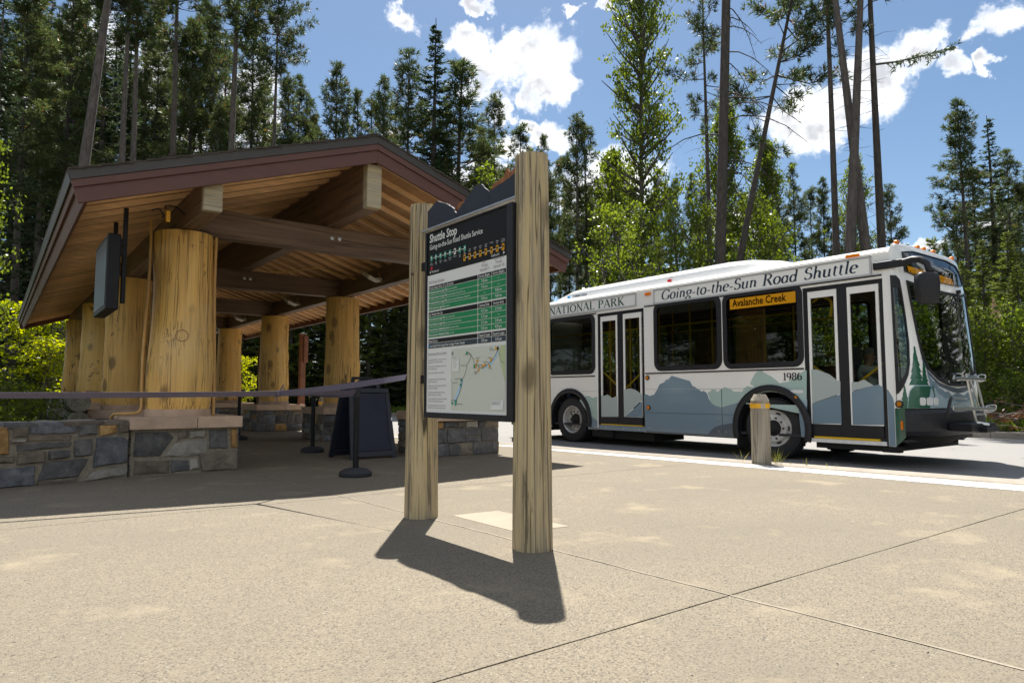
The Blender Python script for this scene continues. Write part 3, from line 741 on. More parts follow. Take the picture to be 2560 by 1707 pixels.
# rafters and deck, each rafter a part
for side in (-1, 1):
    rm = MB(); rm.prism([(.11,.165),(SL-.07,.165),(SL-.07,.222),(.11,.222)], lambda s, t, d, side=side: slope(side, s, t, d)-Vector((0,0,0)), -.024, .024)
    rme = rm.mesh('rafter', MATS['rafter_stain'])
    y = 8.04
    while y < 24.25:
        o = obj('rafter', rme, shelter); o.location = (0, y, 0); 
        o.matrix_parent_inverse = parent_world(shelter).inverted()
        y += .41
    nb = 23
    for b in range(nb):
        s0, s1 = .02+b*(SL-.06)/nb, .02+(b+1)*(SL-.06)/nb-.004
        dk = MB(); dk.prism([(s0,.03),(s1,.03),(s1,.162),(s0,.162)], lambda s, t, d, side=side: slope(side, s, t, d), YF+.04, YB-.04)
        dk.build('deck_board', MATS['deck_shaded'], shelter)
    # shingle courses, butts stepping down the slope and showing along the rake
    nc = 24
    rng = random.Random(5+side)
    for c in range(nc):
        s0 = c*SL/nc; s1 = (c+1)*SL/nc+.015; mb = MB(); ya, yb = YF-.035-rng.uniform(0,.02), YB+.035+rng.uniform(0,.02)
        yy = ya
        while yy < yb-.01:
            w = rng.uniform(.13,.24); 
            if yy < ya+.01: w = rng.uniform(.1,.2)
            y2 = min(yb, yy+w); th = rng.uniform(-.002,.003); ds = rng.uniform(-.006,.006)
            V = [slope(side, s0, -.002, yy), slope(side, s0, -.002, y2-.004), slope(side, s1+ds, -.020-th, y2-.004), slope(side, s1+ds, -.020-th, yy),
                 slope(side, s0, .012, yy), slope(side, s0, .012, y2-.004), slope(side, s1+ds, -.001, y2-.004), slope(side, s1+ds, -.001, yy)]
            mb.add(V, [(0,1,2,3),(7,6,5,4),(0,4,5,1),(1,5,6,2),(2,6,7,3),(3,7,4,0)]); yy = y2
        mb.build('shingle_course', MATS['shingle'], shelter)
    for yy, sgn in ((YF,-1),(YB,1)):
        q = lambda name, s0, s1, t0, t1, d0, d1, m: (lambda mb: (mb.prism([(s0,t0),(s1,t0),(s1,t1),(s0,t1)], lambda s, t, d, side=side: slope(side, s, t, d), d0, d1), mb.build(name, MATS[m], shelter, bevel=.003)))(MB())
        def rake(name, t0, t1, a, b, m, s_end=SL+.02):
            mb = MB(); d0, d1 = yy+sgn*a, yy+sgn*b
            top = slope(side, 0, t0, 0); 
            # plumb cut at the ridge
            P = [(0+t0*ST/CT*0-t0*math.tan(TH)*-1*0, t0)]
            poly = [(t0*math.tan(TH), t0), (s_end, t0), (s_end, t1), (t1*math.tan(TH), t1)]
            mb.prism(poly, lambda s, t, d: slope(side, s, t, d), d0, d1); mb.build(name, MATS[m], shelter, bevel=.003)
        rake('rake_flashing', .002, .098, .022, .030, 'drip_metal')
        rake('rake_trim', .100, .172, -.01, .021, 'maroon_paint')
        rake('rake_board', .174, .325, -.038, .0, 'maroon_paint')
    def eave(name, s0, s1, t0, t1, m):
        mb = MB(); mb.prism([(s0,t0),(s1,t0),(s1,t1),(s0,t1)], lambda s, t, d: slope(side, s, t, d), YF+.042, YB-.042); mb.build(name, MATS[m], shelter, bevel=.003)
    eave('eave_flashing', SL-.002, SL+.018, .0, .098, 'drip_metal')
    eave('eave_trim', SL-.03, SL-.004, .100, .172, 'maroon_paint')
    eave('eave_board', SL-.068, SL-.032, .165, .325, 'maroon_paint')
for yr in np.arange(YF-.02, YB+.02, .24):
    mb = MB(); a = .16
    for side in (-1, 1):
        V = [slope(side, 0, -.034, yr), slope(side, 0, -.030, yr+.25), slope(side, a, -.030, yr+.25), slope(side, a, -.034, yr), slope(side, 0, -.02, yr), slope(side, 0, -.02, yr+.25), slope(side, a, -.022, yr+.25), slope(side, a, -.022, yr)]
        mb.add(V, [(0,1,2,3),(7,6,5,4),(0,4,5,1),(1,5,6,2),(2,6,7,3),(3,7,4,0)])
    mb.build('ridge_shingle', MATS['shingle'], shelter)
# painted conduits on the corner column
def pipe(name, pts, r, m, parent, seg=8, n=6, **kw):
    P = [Vector(p) for p in pts]; out = []
    for i in range(len(P)-1):
        p0 = P[max(i-1,0)]; p1 = P[i]; p2 = P[i+1]; p3 = P[min(i+2,len(P)-1)]
        for k in range(n):
            t = k/n; out.append(.5*((2*p1)+(p2-p0)*t+(2*p0-5*p1+4*p2-p3)*t*t+(3*p1-p0-3*p2+p3)*t**3))
    out.append(P[-1]); mb = MB(); mb.tube(out, r, seg); return mb.build(name, MATS[m], parent, smooth=True, sharp=60, **kw)
cx, cy = XL, Y0
ang = math.atan2(cy, cx)
def around(a, r, z): return (cx+r*math.cos(a), cy+r*math.sin(a), z)
aL = ang+R(93); aR = ang-R(88)
pipe('conduit', [around(aL,.375,3.07),around(aL,.37,2.6),around(aL,.385,2.0),around(aL,.405,1.45),around(aL,.405,1.0),around(aL,.40,.78),around(aL+.05,.44,.70),around(aL-.1,.60,.685),around(aL-.3,.72,.675),around(aL-.42,.80,.60)], .018, 'conduit_paint', shelter)
pipe('conduit', [around(aR,.37,2.92),around(aR,.365,2.4),around(aR,.375,1.9),around(aR,.395,1.3),around(aR,.40,.9),around(aR,.40,.66)], .021, 'conduit_paint', shelter)
jb = MB(); jb.box((1.50,8.55,2.90),(1.545,8.60,3.03)); jb.build('junction_box', MATS['band_yellow'], shelter, bevel=.006)
pipe('cable', [(1.34,8.5,2.99),(1.42,8.52,3.02),(1.50,8.7,2.99),(1.52,8.9,3.02)], .009, 'black_plastic', shelter, 6)
pipe('cable', [(1.52,8.58,3.03),(1.50,8.62,3.09),(1.62,8.7,3.12),(1.74,8.78,3.06)], .007, 'black_plastic', shelter, 6)
pipe('cable', [(4.2,13.3,3.29),(4.6,13.2,3.33),(5.1,13.15,3.45),(5.5,13.1,3.36),(5.67,12.6,3.2)], .016, 'conduit_paint', shelter, 6)
# low stone wall running off to the left of the corner pier
wall = thing('stone_wall', 'low rubble stone wall in the shade running left from the shelter corner pier', 'wall', (0,8.5,0))
A, B = Vector((1.235,8.66,0)), Vector((-3.4,7.72,0)); wd = (B-A).normalized(); wn = Vector((-wd.y,wd.x,0))
if wn.y > 0: wn = -wn
WLEN = (B-A).length
core = MB(); core.prism([(0,-.02),(WLEN,-.02),(WLEN,.57),(0,.62)], lambda u, z, d: A+wd*u-wn*d+Vector((0,0,z)), .02, .42); core.build('wall_core', MATS['mortar'], wall)
rng = random.Random(77); fnw = lambda u, z, d: A+wd*u+wn*(d-.02)+Vector((0,0,z))
for mn, poly in wall_stones:
    P = []
    for u, v in poly:
        q = survey(u/3.564, 860+v/3.564, A, wn); P.append(((q-A).dot(wd), q.z))
    P = [(max(.005,a), max(.0,min(.655,b))) for a, b in P]
    stone(P[::-1], fnw, mn, wall, rng, proud=.028)
lay_face(1.36, WLEN, 0, .50, fnw, wall, rng)
u = 1.3
while u < WLEN:
    w = rng.uniform(.3,.5); stone([(u+.006,.505),(u+w-.006,.505),(u+w-.006,.60),(u+.006,.60)], fnw, pick(rng), wall, rng); u += w
u = .01                                   # coping stones seen on top
while u < WLEN:
    w = rng.uniform(.22,.42); zt = .615-.01*u; v = 0
    while v < .40:
        d = rng.uniform(.16,.26); d = min(d, .42-v)
        stone([(u+.006,v+.004),(u+w-.006,v+.004),(u+w-.006,v+d-.004),(u+.006,v+d-.004)], lambda a, b, c, zt=zt: A+wd*a-wn*b+Vector((0,0,zt+c)), pick(rng), wall, rng, proud=.022); v += d
    u += w

# log benches between the left piers
for k in range(2):
    yb0, yb1 = YC[k+1]-.62, YC[k+1]+.95
    bench = thing('log_bench', ['weathered two-log bench behind the corner column of the shelter', 'weathered two-log bench by the third left column of the shelter'][k], 'bench', (1.25,yb0,0), 'log benches along the left side of the shelter')
    for i, (bx, bz, r) in enumerate(((1.10,.50,.15),(1.10,.79,.16))):
        mb = MB(); n = 10; pts = [(bx+.01*math.sin(t*1.3+k), yb0-.25+(yb1-yb0)*t/n, bz) for t in range(n+1)]
        rr = [r*(1+.03*math.sin(t*2.1+i)) for t in range(n+1)]; rr[0] *= .93; rr[-1] *= .93
        mb.tube(pts, rr, 18); mb.build('log', MATS['log_grey'], bench, smooth=True, sharp=40)
    for yy in (yb0, yb0+.5):
        for bz, r in ((.50,.156),(.79,.168)):
            mb = MB(); mb.lathe([(r,0),(r+.006,0),(r+.006,.03),(r,.03)], (1.10,yy,bz), 18, 'y', cap=False); mb.build('strap', MATS['black_paint'], bench)
    mb = MB(); mb.box((.95,yb0,-.02),(1.25,yb0+.28,.352)); mb.box((.95,yb1-.5,-.02),(1.25,yb1-.22,.352)); mb.build('bench_foot', MATS['cap_stone'], bench, bevel=.01)

# floodlights on the right plate beam
LL = ['grey box floodlight on the nearest bay of the shelter beam', 'grey box floodlight on the middle bay of the shelter beam', 'grey box floodlight on the farthest bay of the shelter beam']
for k in range(3):
    y = YC[k]+2.25; x = XR-.10
    fl = thing('floodlight', LL[k], 'light', (x,y,3.05), 'floodlights along the right beam of the shelter')
    mb = MB(); rot = Matrix.Rotation(R(24),3,'X') @ Matrix.Rotation(R(18),3,'Y'); mb.box((x-.34,y-.16,3.035),(x-.13,y+.16,3.11), rot)
    mb.build('lamp_head', MATS['lamp_grey'], fl, bevel=.012)
    mb = MB(); mb.box((x-.365,y-.18,3.10),(x-.11,y+.18,3.112), rot); mb.build('visor', MATS['lamp_grey'], fl)
    mb = MB(); mb.box((x-.14,y-.05,3.0),(x-.002,y+.05,3.07)); mb.lathe([(.035,-.14),(.035,-.06)],(x,y,3.035),10,'x'); mb.build('bracket', MATS['lamp_grey'], fl, bevel=.006)
    pipe('lamp_cable', [(x-.02,y,3.07),(x-.05,y+.02,3.16),(x-.01,y+.05,3.188)], .008, 'conduit_paint', fl, 6, 4)

# hanging screen at the corner
tv = thing('hanging_screen', 'black box screen hung from the shelter eave beside the corner column', 'screen', (1.0,8.7,2.4))
TVX0, TVX1, TVY0, TVY1, TVZ0, TVZ1 = .92, 1.045, 8.42, 9.50, 1.83, 2.66
mb = MB(); mb.box((TVX0,TVY0,TVZ0),(TVX1,TVY1,TVZ1)); mb.build('case', MATS['black_paint'], tv, bevel=.01)
mb = MB(); mb.box((TVX0-.004,TVY0+.05,TVZ0+.05),(TVX0+.004,TVY1-.05,TVZ1-.05))
def screen_mat():
    m = bpy.data.materials.new('dark_screen'); m.use_nodes = True; b = m.node_tree.nodes['Principled BSDF']
    b.inputs['Base Color'].default_value = (.02,.023,.02,1); b.inputs['Roughness'].default_value = .3; b.inputs['Specular IOR Level'].default_value = .15; MATS['screen'] = m
screen_mat()
mb.build('screen', MATS['screen'], tv)
for yy, zz in ((TVY0+.16,1.92),(TVY1-.13,2.5)):
    xx = TVX1+.055; zt = RIDGE_Z-(RIDGE_X-xx)*math.tan(TH)-.325/CT+.03
    mb = MB(); mb.box((xx-.022,yy-.03,zz),(xx+.022,yy+.03,zt)); h = mb.build('hanger', MATS['black_paint'], tv, bevel=.004)
    mb = MB(); mb.box((TVX1,yy-.04,TVZ0+.62),(xx-.02,yy+.04,TVZ0+.70)); mb.box((TVX1,yy-.04,TVZ0+.72),(xx-.02,yy+.04,TVZ0+.80)); mb.build('arm', MATS['black_paint'], tv)

# ------------------------------------------------------------------ the information sign
def flat_mat(name, c, rough=0.5):
    m = bpy.data.materials.new(name); m.use_nodes = True; b = m.node_tree.nodes['Principled BSDF']
    b.inputs['Base Color'].default_value = (*c, 1); b.inputs['Roughness'].default_value = rough; b.inputs['Specular IOR Level'].default_value = .2; MATS[name] = m
for nm, c in dict(ink_black=(.010,.011,.012), ink_white=(.74,.75,.74), ink_green=(.022,.235,.095), ink_amber=(.72,.36,.02), ink_slate=(.045,.065,.085), ink_grey=(.24,.24,.25), ink_red=(.55,.03,.04), map_land=(.60,.63,.56), map_green=(.47,.55,.33), map_blue=(.42,.62,.78), map_pale=(.66,.72,.75), ink_teal=(.02,.30,.20), ink_blue=(.05,.32,.68)).items(): flat_mat(nm, c)
PX, PYL, PYR = 2.62, 4.585, 3.245
def log_post(name, c, r0, r1, h, m, parent, rng, seg=40, rows=26, wavy=True):
    V = []; F = []; ph = [rng.uniform(0,6.28) for _ in range(6)]
    cr = [(rng.uniform(0,6.28), rng.uniform(.006,.014), rng.uniform(0,1), rng.uniform(.3,.9)) for _ in range(9)]
    for i in range(rows+1):
        t = i/rows
        for j in range(seg):
            a = 2*math.pi*j/seg; r = r0+(r1-r0)*t
            r *= 1+.012*math.sin(2*a+ph[0]+t)+.010*math.sin(5*a+ph[1])+.006*math.sin(9*a+ph[2]+.6*t)
            for ca, cd, c0, cl in cr:
                d = abs((a-ca-.05*math.sin(t*7)+math.pi) % (2*math.pi)-math.pi)
                if d < .09: r -= cd*max(0,1-abs(t-c0)/cl)*(1-d/.09)
            z = h*t
            if i == rows: z += .010*abs(math.sin(a*7)) - .004; r *= .985
            V.append((c[0]+r*math.cos(a), c[1]+r*math.sin(a), z))
    for i in range(rows):
        for j in range(seg): F.append((i*seg+j, i*seg+(j+1) % seg, (i+1)*seg+(j+1) % seg, (i+1)*seg+j))
    b = len(V); V.append((c[0], c[1], h+.012))
    for j in range(seg): F.append((rows*seg+j, rows*seg+(j+1) % seg, b))
    mb = MB(); mb.add(V, F); return mb.build(name, MATS[m], parent, smooth=True, sharp=45)
sign = thing('information_sign', 'shuttle stop timetable board between two weathered log posts', 'sign', (PX,(PYL+PYR)/2,0))
rng = random.Random(3)
log_post('post', (PX,PYL), .126, .105, 2.375, 'post_weathered', sign, rng)
log_post('post', (PX,PYR), .121, .104, 2.395, 'post_weathered', sign, rng)
kn = MB(); kn.lathe([(.012,0),(.012,-.004),(.004,-.007)], (PX-.117,PYL-.03,1.83), 12, 'x'); kn.build('knot', MATS['dark_brown'], sign)
BX, BU0 = 2.50, 4.31
def bp(layer):
    """board face: u to the right from the print's left edge, v height"""
    x = BX - .0035*layer
    return lambda u, v: Vector((x, BU0-u, v))
fr = MB(); fr.box((BX,3.275,.752),(BX+.05,4.335,2.098)); board = fr.build('board', MATS['black_paint'], sign, bevel=.004)
fr = MB()
for lo, hi in (((BX-.012,4.313,.752),(BX-.0005,4.335,2.098)),((BX-.012,3.275,.752),(BX-.0005,3.335,2.098)),((BX-.012,3.335,.752),(BX-.0005,4.313,.789)),((BX-.012,3.335,2.088),(BX-.0005,4.313,2.098))):
    m1 = MB(); m1.box(lo, hi); m1.build('frame', MATS['black_plastic'], board, bevel=.002)
for lo, hi in (((BX+.052,3.275,.752),(BX+.15,3.33,2.09)),((BX+.052,4.28,1.0),(BX+.09,4.5,1.06)),((BX+.052,4.28,1.85),(BX+.09,4.5,1.91))):
    st_ = MB(); st_.box(lo, hi); st_.build('side_bracket', MATS['black_paint'], sign)
def panel(name, u0, v0, u1, v1, layer, m):
    f = bp(layer); mb = MB(); mb.add([f(u0,v0),f(u1,v0),f(u1,v1),f(u0,v1)], [(0,1,2,3)]); return mb.build(name, MATS[m], board)
panel('poster_sheet', -.001, .791, .974, 2.086, .25, 'ink_white')
panel('header_band', 0, 1.778, .973, 2.086, .5, 'ink_black')
def write(items, name, m, layer=1.5, bold=0.0):
    mbs = []
    for (s, u, v, size, al, xs) in items:
        f = bp(layer); mbs.append(text_mb(s, size, lambda a, b, u=u, v=v: f(u+a, v+b), bold*size, al, 0.0, xs))
    join(*mbs).build(name, MATS[m], board)
write([('Shuttle Stop',.030,2.018,.087,'LEFT',.86)], 'title', 'ink_white', bold=.018)
write([('Going-to-the-Sun Road Shuttle Service',.030,1.964,.054,'LEFT',.80)], 'subtitle', 'ink_white', bold=.008)
# two rows of stops
ln = MB(); f1 = bp(1.0)
for (a, b, v) in ((.059,.499,1.90),(.495,.932,1.835)): ln.add([f1(a,v-.002),f1(b,v-.002),f1(b,v+.002),f1(a,v+.002)], [(0,1,2,3)])
ln.build('route_line', MATS['ink_white'], board)
def icons(n, a, b, v, m, skip=None, m2=None):
    for i in range(n):
        u = a+(b-a)*i/(n-1); mm = m2 if skip == i else m
        f = bp(1.5); mb = MB(); mb.add([f(*p) for p in rrect(u-.014,v-.021,u+.014,v+.021,.004,2)], [tuple(range(12))]); o = mb.build('stop_mark', MATS[mm], board)
        f = bp(2.0); mb = MB(); 
        for (x0,y0,x1,y1) in ((-.008,-.002,.008,.012),(-.008,-.012,-.003,-.007),(.003,-.012,.008,-.007)): mb.add([f(u+x0,v+y0),f(u+x1,v+y0),f(u+x1,v+y1),f(u+x0,v+y1)], [(0,1,2,3)])
        mb.build('bus_symbol', MATS['ink_white' if m == 'ink_teal' and skip != i else 'ink_black'], board)
icons(8, .059, .499, 1.90, 'ink_teal', 5, 'ink_white'); icons(8, .495, .932, 1.835, 'ink_amber')
names1 = ['Apgar\nVisitor Ctr','Apgar\nVillage','Sprague\nCreek','Lake\nMcDonald','Avalanche\nCreek','The Loop','Logan\nPass','Logan\nPass']
names2 = ['Logan\nPass','Siyeh\nBend','Gunsight\nPass','St. Mary\nFalls','Sunrift\nGorge','Sun Point','Rising\nSun','St. Mary\nVisitor Ctr']
write([(s,.059+.44*i/7,1.862,.0125,'CENTER',.8) for i, s in enumerate(names1)], 'stop_names', 'ink_white')
write([(s,.495+.437*i/7,1.880,.0125,'CENTER',.8) for i, s in enumerate(names2)], 'stop_names', 'ink_white')
f = bp(1.5); rd = MB(); rd.add([f(*p) for p in circ(.062,1.826,.014,14)], [tuple(range(14))]); rd.build('you_are_here', MATS['ink_red'], board)
write([('Westbound',.062,1.792,.026,'LEFT',.8),('Eastbound',.805,1.790,.026,'LEFT',.8)], 'direction', 'ink_white')
ar = MB(); ar.add([f(.050,1.790),f(.050,1.810),f(.034,1.800)], [(0,1,2)]); ar.add([f(.935,1.788),f(.952,1.798),f(.935,1.808)], [(0,1,2)]); ar.build('arrow', MATS['ink_white'], board)
# timetable
cols = ((.022,.648),(.656,.804),(.810,.959))
def row(v0, v1, cells, m, size=.028):
    for (a, b) in cols: panel('table_cell', a, v0, b, v1, .9, m)
    write([(s, (cols[i][0]+.006 if i == 0 else sum(cols[i])/2), (v0+v1)/2-size*.34, size if i else size*.94, 'LEFT' if i == 0 else 'CENTER', .78) for i, s in enumerate(cells) if s], 'table_text', 'ink_white', 1.5, .006)
def grow(v0, v1, lead, note, c1, c2, m='ink_green'):
    row(v0, v1, (None, c1, c2), m)
    t1 = text_mb(lead, .026, lambda a, b: bp(1.5)(.050+a, (v0+v1)/2-.009+b), .0003, 'LEFT', 0, .74)
    w = max(BU0-v[1] for v in t1.v)
    t2 = text_mb(note, .017, lambda a, b: bp(1.5)(w+.008+a, (v0+v1)/2-.007+b), 0, 'LEFT', 0, .74)
    fa = bp(1.5); t2.add([fa(.028,(v0+v1)/2-.010),fa(.043,(v0+v1)/2),fa(.028,(v0+v1)/2+.010)], [(0,1,2)])
    join(t1, t2).build('table_text', MATS['ink_white'], board)
write([('2016 Shuttle Schedule',.024,1.715,.029,'LEFT',.80)], 'heading', 'ink_grey')
write([('July 1\nThrough\nSeptember 5',.730,1.768,.026,'CENTER',.78),('September 6\nThrough\nSeptember 18',.885,1.768,.026,'CENTER',.78)], 'season', 'ink_grey')
row(1.671,1.698, ('Shuttles Depart Every 15 to 30 minutes','Service Begins','Service Begins'), 'ink_black')
grow(1.633,1.667,'Express service to Logan Pass','(no stops or transfers)','7:00 am','\u2014')
grow(1.595,1.629,'Limited service to Logan Pass','(includes Avalanche Creek and The Loop)','7:56 am','\u2014')
grow(1.557,1.591,'Limited service to Logan Pass','(all stops except Apgar Village & Apgar Campground)','\u2014','9:00 am')
grow(1.519,1.553,'Full service to Logan Pass','(all stops)','9:00 am','9:00 am')
row(1.477,1.508, ('Last Shuttle of the Day','Service Ends','Service Ends'), 'ink_black')
grow(1.440,1.473,'Last service to Logan Pass','(allows time to return)','4:15 pm','2:15 pm')
grow(1.402,1.436,'Last service to Logan Pass','(last connection with east side shuttle)','5:15 pm','\u2014')
grow(1.364,1.398,'Last service to Avalanche Creek','(allows time to return)','5:15 pm','3:45 pm')
grow(1.326,1.360,'Last service to Avalanche Creek','(no return)','5:45 pm','4:30 pm')
row(1.285,1.313, ('Return Service','Departs Logan','Departs Logan'), 'ink_black')
row(1.247,1.281, (None,'7:00 pm','5:00 pm'), 'ink_slate')
write([('Last shuttle from Logan Pass to Apgar Visitor Center',.050,1.255,.027,'LEFT',.78)], 'table_text', 'ink_white', 1.5, .006)
f = bp(1.5); mb = MB(); mb.add([f(*p) for p in circ(.034,1.264,.009,12)], [tuple(range(12))]); mb.build('info_dot', MATS['ink_blue'], board)
write([('Shuttle System Map and Details',.022,1.196,.026,'LEFT',.76)], 'heading', 'ink_grey')
para = ['After September 5th there is no service between\nLogan Pass and St. Mary Visitor Center','The shuttles are free, wheelchair accessible, and\nfirst-come, first-served.','Bicycle racks are available on some shuttles.','Expect limited seating at some locations during\nperiods of heavy demand.','Smoking, pets, and open containers of alcohol are\nprohibited on the shuttles.','Bear spray must be safely secured to prevent\naccidental discharge on the shuttles.','Travelers to Logan Pass are required to disembark\nto allow for those already waiting to load.','The transfer between Apgar Visitor Center and\nSt. Mary Visitor Center can take up to 7 hours.']
v = 1.158; it = []
for p in para: it.append((p,.022,v,.0175,'LEFT',.72)); v -= .046
write(it, 'body_text', 'ink_grey')
panel('map_sheet', .329, .812, .954, 1.226, .9, 'map_land')
def mp(px, py): return (.329+(px-635)/(1600-635)*.625, 1.222-(py-(300-(px-635)*.073))/(1010+ (px-635)*.088)*.408)
def region(name, pts, m, layer): 
    f = bp(layer); mb = MB(); mb.prism([mp(*p) for p in pts], lambda u, v, d: f(u, v)+Vector((d,0,0)), 0, .0006); mb.build(name, MATS[m], board)
def line(name, pts, w, m, layer=1.9):
    f = bp(layer); q = [mp(*p) for p in pts]; a = []; b = []
    for i, p in enumerate(q):
        d = Vector(q[min(i+1,len(q)-1)])-Vector(q[max(i-1,0)]); d.normalize(); n_ = Vector((-d.y,d.x))*w/2
        a.append(f(p[0]+n_.x,p[1]+n_.y)); b.append(f(p[0]-n_.x,p[1]-n_.y))
    mb = MB(); mb.strip(a, b); mb.build(name, MATS[m], board)
region('map_plain', [(1530,240),(1598,235),(1598,860),(1560,700),(1515,520),(1500,330)], 'map_green', 1.2)
region('map_lake', [(850,770),(870,790),(855,900),(800,1040),(735,1170),(695,1170),(760,1010),(820,880)], 'map_blue', 1.3)
region('map_lake', [(1480,300),(1495,330),(1450,450),(1380,560),(1250,630),(1230,610),(1330,540),(1420,460)], 'map_blue', 1.3)
for q in range(10):
    x0, y0 = 700+rnd.random()*800, 330+rnd.random()*850; pts = [(x0,y0)]
    for _ in range(6): x0 += rnd.uniform(-15,55); y0 += rnd.uniform(-60,15); pts.append((min(1590,max(640,x0)),max(320,min(1270,y0))))
    line('map_creek', pts, .0022, 'map_pale', 1.25)
line('map_road', [(710,1180),(740,1160),(800,1050),(850,900),(865,800),(900,740),(935,640),(945,560),(1000,470),(1020,400),(960,340),(1010,370),(1050,440),(1075,470),(1080,560),(1130,530),(1160,590),(1220,615),(1290,570),(1340,530),(1380,500),(1440,410),(1490,300)], .0028, 'ink_black')
line('map_road', [(640,790),(665,870),(680,1000),(690,1130)], .0025, 'ink_grey'); line('map_road', [(1500,330),(1520,440),(1530,490),(1595,540)], .003, 'ink_grey')
for (x, y, m) in ((945,355,'ink_teal'),(1085,575,'ink_teal'),(845,815,'ink_teal'),(832,890,'ink_teal'),(675,1200,'ink_teal'),(735,1215,'ink_teal'),(745,1165,'ink_teal'),(1135,490,'ink_amber'),(1113,572,'ink_amber'),(1158,635,'ink_amber'),(1228,578,'ink_amber'),(1268,560,'ink_amber'),(1347,575,'ink_amber'),(1374,475,'ink_amber'),(1456,288,'ink_amber'),(1487,285,'ink_black')):
    u, v = mp(x, y); f = bp(2.2); mb = MB(); mb.add([f(*p) for p in rrect(u-.008,v-.010,u+.008,v+.010,.003,2)], [tuple(range(12))]); mb.build('map_stop', MATS[m], board)
it = []
for s, x, y in (('The Loop',905,395),('Logan Pass',1060,615),('Siyeh Bend',1110,450),('St. Mary Falls',1150,575),('Sunrift Gorge',1245,520),('Rising Sun',1320,450),('Sun Point',1335,625),('St. Mary\nVisitor Center',1350,290),('Avalanche Creek',835,575),('Lake McDonald Lodge',728,800),('Sprague Creek',685,865),('Apgar Village',650,1160),('Apgar Visitor Center',755,1220),('Gunsight Pass\nTrailhead',1078,680)):
    u, v = mp(x, y); it.append((s,u,v,.0125,'LEFT',.75))
write(it, 'map_names', 'ink_black', 2.2)
def mpanel(x0, y0, x1, y1, m, layer=1.9):
    (a, b), (c, d) = mp(x0, y1), mp(x1, y0); panel('map_key', a, b, c, d, layer, m)
mpanel(668,430,800,665,'ink_white'); mpanel(1370,1150,1575,1295,'ink_white')
it = [('Map Legend',)+mp(680,450)+(.011,'LEFT',.8)]+[(s,)+mp(690,475+32*i)+(.009,'LEFT',.8) for i, s in enumerate(['Going-to-the-Sun Road','Paved road','Unpaved road','Park boundary','Shuttle stop'])]
it += [(s,)+mp(1385,1180+18*i)+(.010,'LEFT',.8) for i, s in enumerate(['This shuttle stop is wheelchair','accessible. Ask the driver for','help with bicycles and bags.'])]
write(it, 'map_key_text', 'ink_grey', 2.3)
u, v = mp(672,360); f = bp(2.0); mb = MB(); a = circ(u,v,.010,16); b = circ(u,v,.0065,16); mb.strip([f(*p) for p in a+[a[0]]],[f(*p) for p in b+[b[0]]]); mb.build('compass', MATS['ink_black'], board)
# cut-out mountain skyline above the board
crest = MB(); fc = lambda y, z, d: (2.545+d, y, z)
def jag(p, q, n, amp, r):
    return [(p[0]+(q[0]-p[0])*t/n, p[1]+(q[1]-p[1])*t/n+(r.uniform(-amp,amp) if 0 < t < n else 0)) for t in range(n)]
def ridge(pts, z0, amp=.006, n=4):
    out = []
    r = random.Random(11)
    for i in range(len(pts)-1): out += jag(pts[i], pts[i+1], n, amp, r)
    out.append(pts[-1]); return out+[(pts[-1][0], z0), (pts[0][0], z0)]
crest.prism(ridge([(4.40,2.287),(4.263,2.338),(4.107,2.276),(4.045,2.237),(4.005,2.193)],2.150), fc, 0, .012)
crest.prism(ridge([(4.003,2.19),(3.83,2.289),(3.762,2.331),(3.695,2.322),(3.624,2.268),(3.602,2.244)],2.150), fc, 0, .012)
crest.prism(ridge([(3.600,2.25),(3.464,2.269),(3.399,2.283),(3.319,2.301),(3.30,2.30)],2.150), fc, 0, .012)
cr_ = crest.build('mountain_crest', MATS['navy_rim'], sign)
ct = MB(); ct.box((2.53,3.30,2.135),(2.60,4.47,2.150)); ct.build('crest_rail', MATS['galv'], cr_, bevel=.002)
cb_ = MB(); fb = lambda y, z, d: (2.60+d, y, z)
cb_.prism(ridge([(4.10,2.25),(4.045,2.285),(3.98,2.285),(3.90,2.305),(3.843,2.335),(3.76,2.28)],2.152,.008), fb, 0, .012)
cb_.prism(ridge([(3.68,2.27),(3.624,2.318),(3.52,2.335),(3.481,2.385),(3.442,2.352),(3.356,2.378),(3.30,2.36)],2.152,.008), fb, 0, .012)
cb_.build('rusty_crest', MATS['rust_steel'], sign)

# ------------------------------------------------------------------ stanchions and belts
def stanchion(x, y, label, tilt=0):
    t = thing('stanchion', label, 'stanchion', (x,y,0), 'belt stanchions round the shelter')
    mb = MB(); mb.lathe([(.175,.0),(.182,.012),(.182,.045),(.172,.058),(.125,.082),(.06,.094),(.05,.094)], (x,y,0), 36); mb.build('base', MATS['rubber_base'], t, smooth=True, sharp=35)
    mb = MB(); mb.lathe([(.033,.09),(.033,.90)], (x,y,0), 18); mb.lathe([(.0345,.09),(.0345,.12)], (x,y,0), 18); mb.build('pole', MATS['black_paint'], t, smooth=True, sharp=40)
    mb = MB(); mb.lathe([(.040,.885),(.040,.965),(.030,.972)], (x,y,0), 18); mb.build('belt_head', MATS['black_plastic'], t, smooth=True, sharp=35)
    return t
S1, S2, S3, S4, S5 = (3.30,7.26), (4.10,10.65), (4.0,14.4), (6.75,15.5), (-2.7,7.03)
stanchion(*S1, 'black belt stanchion nearest the board, standing on the shade edge by the folding signs')
stanchion(*S2, 'black belt stanchion on the shelter floor left of the folding signs')
stanchion(*S3, 'black belt stanchion far inside the shelter, seen over the corner pier cap')
stanchion(*S4, 'black belt stanchion outside the right columns near the yellow-banded far bollard')
stanchion(*S5, 'black belt stanchion holding the far left end of the purple belt')
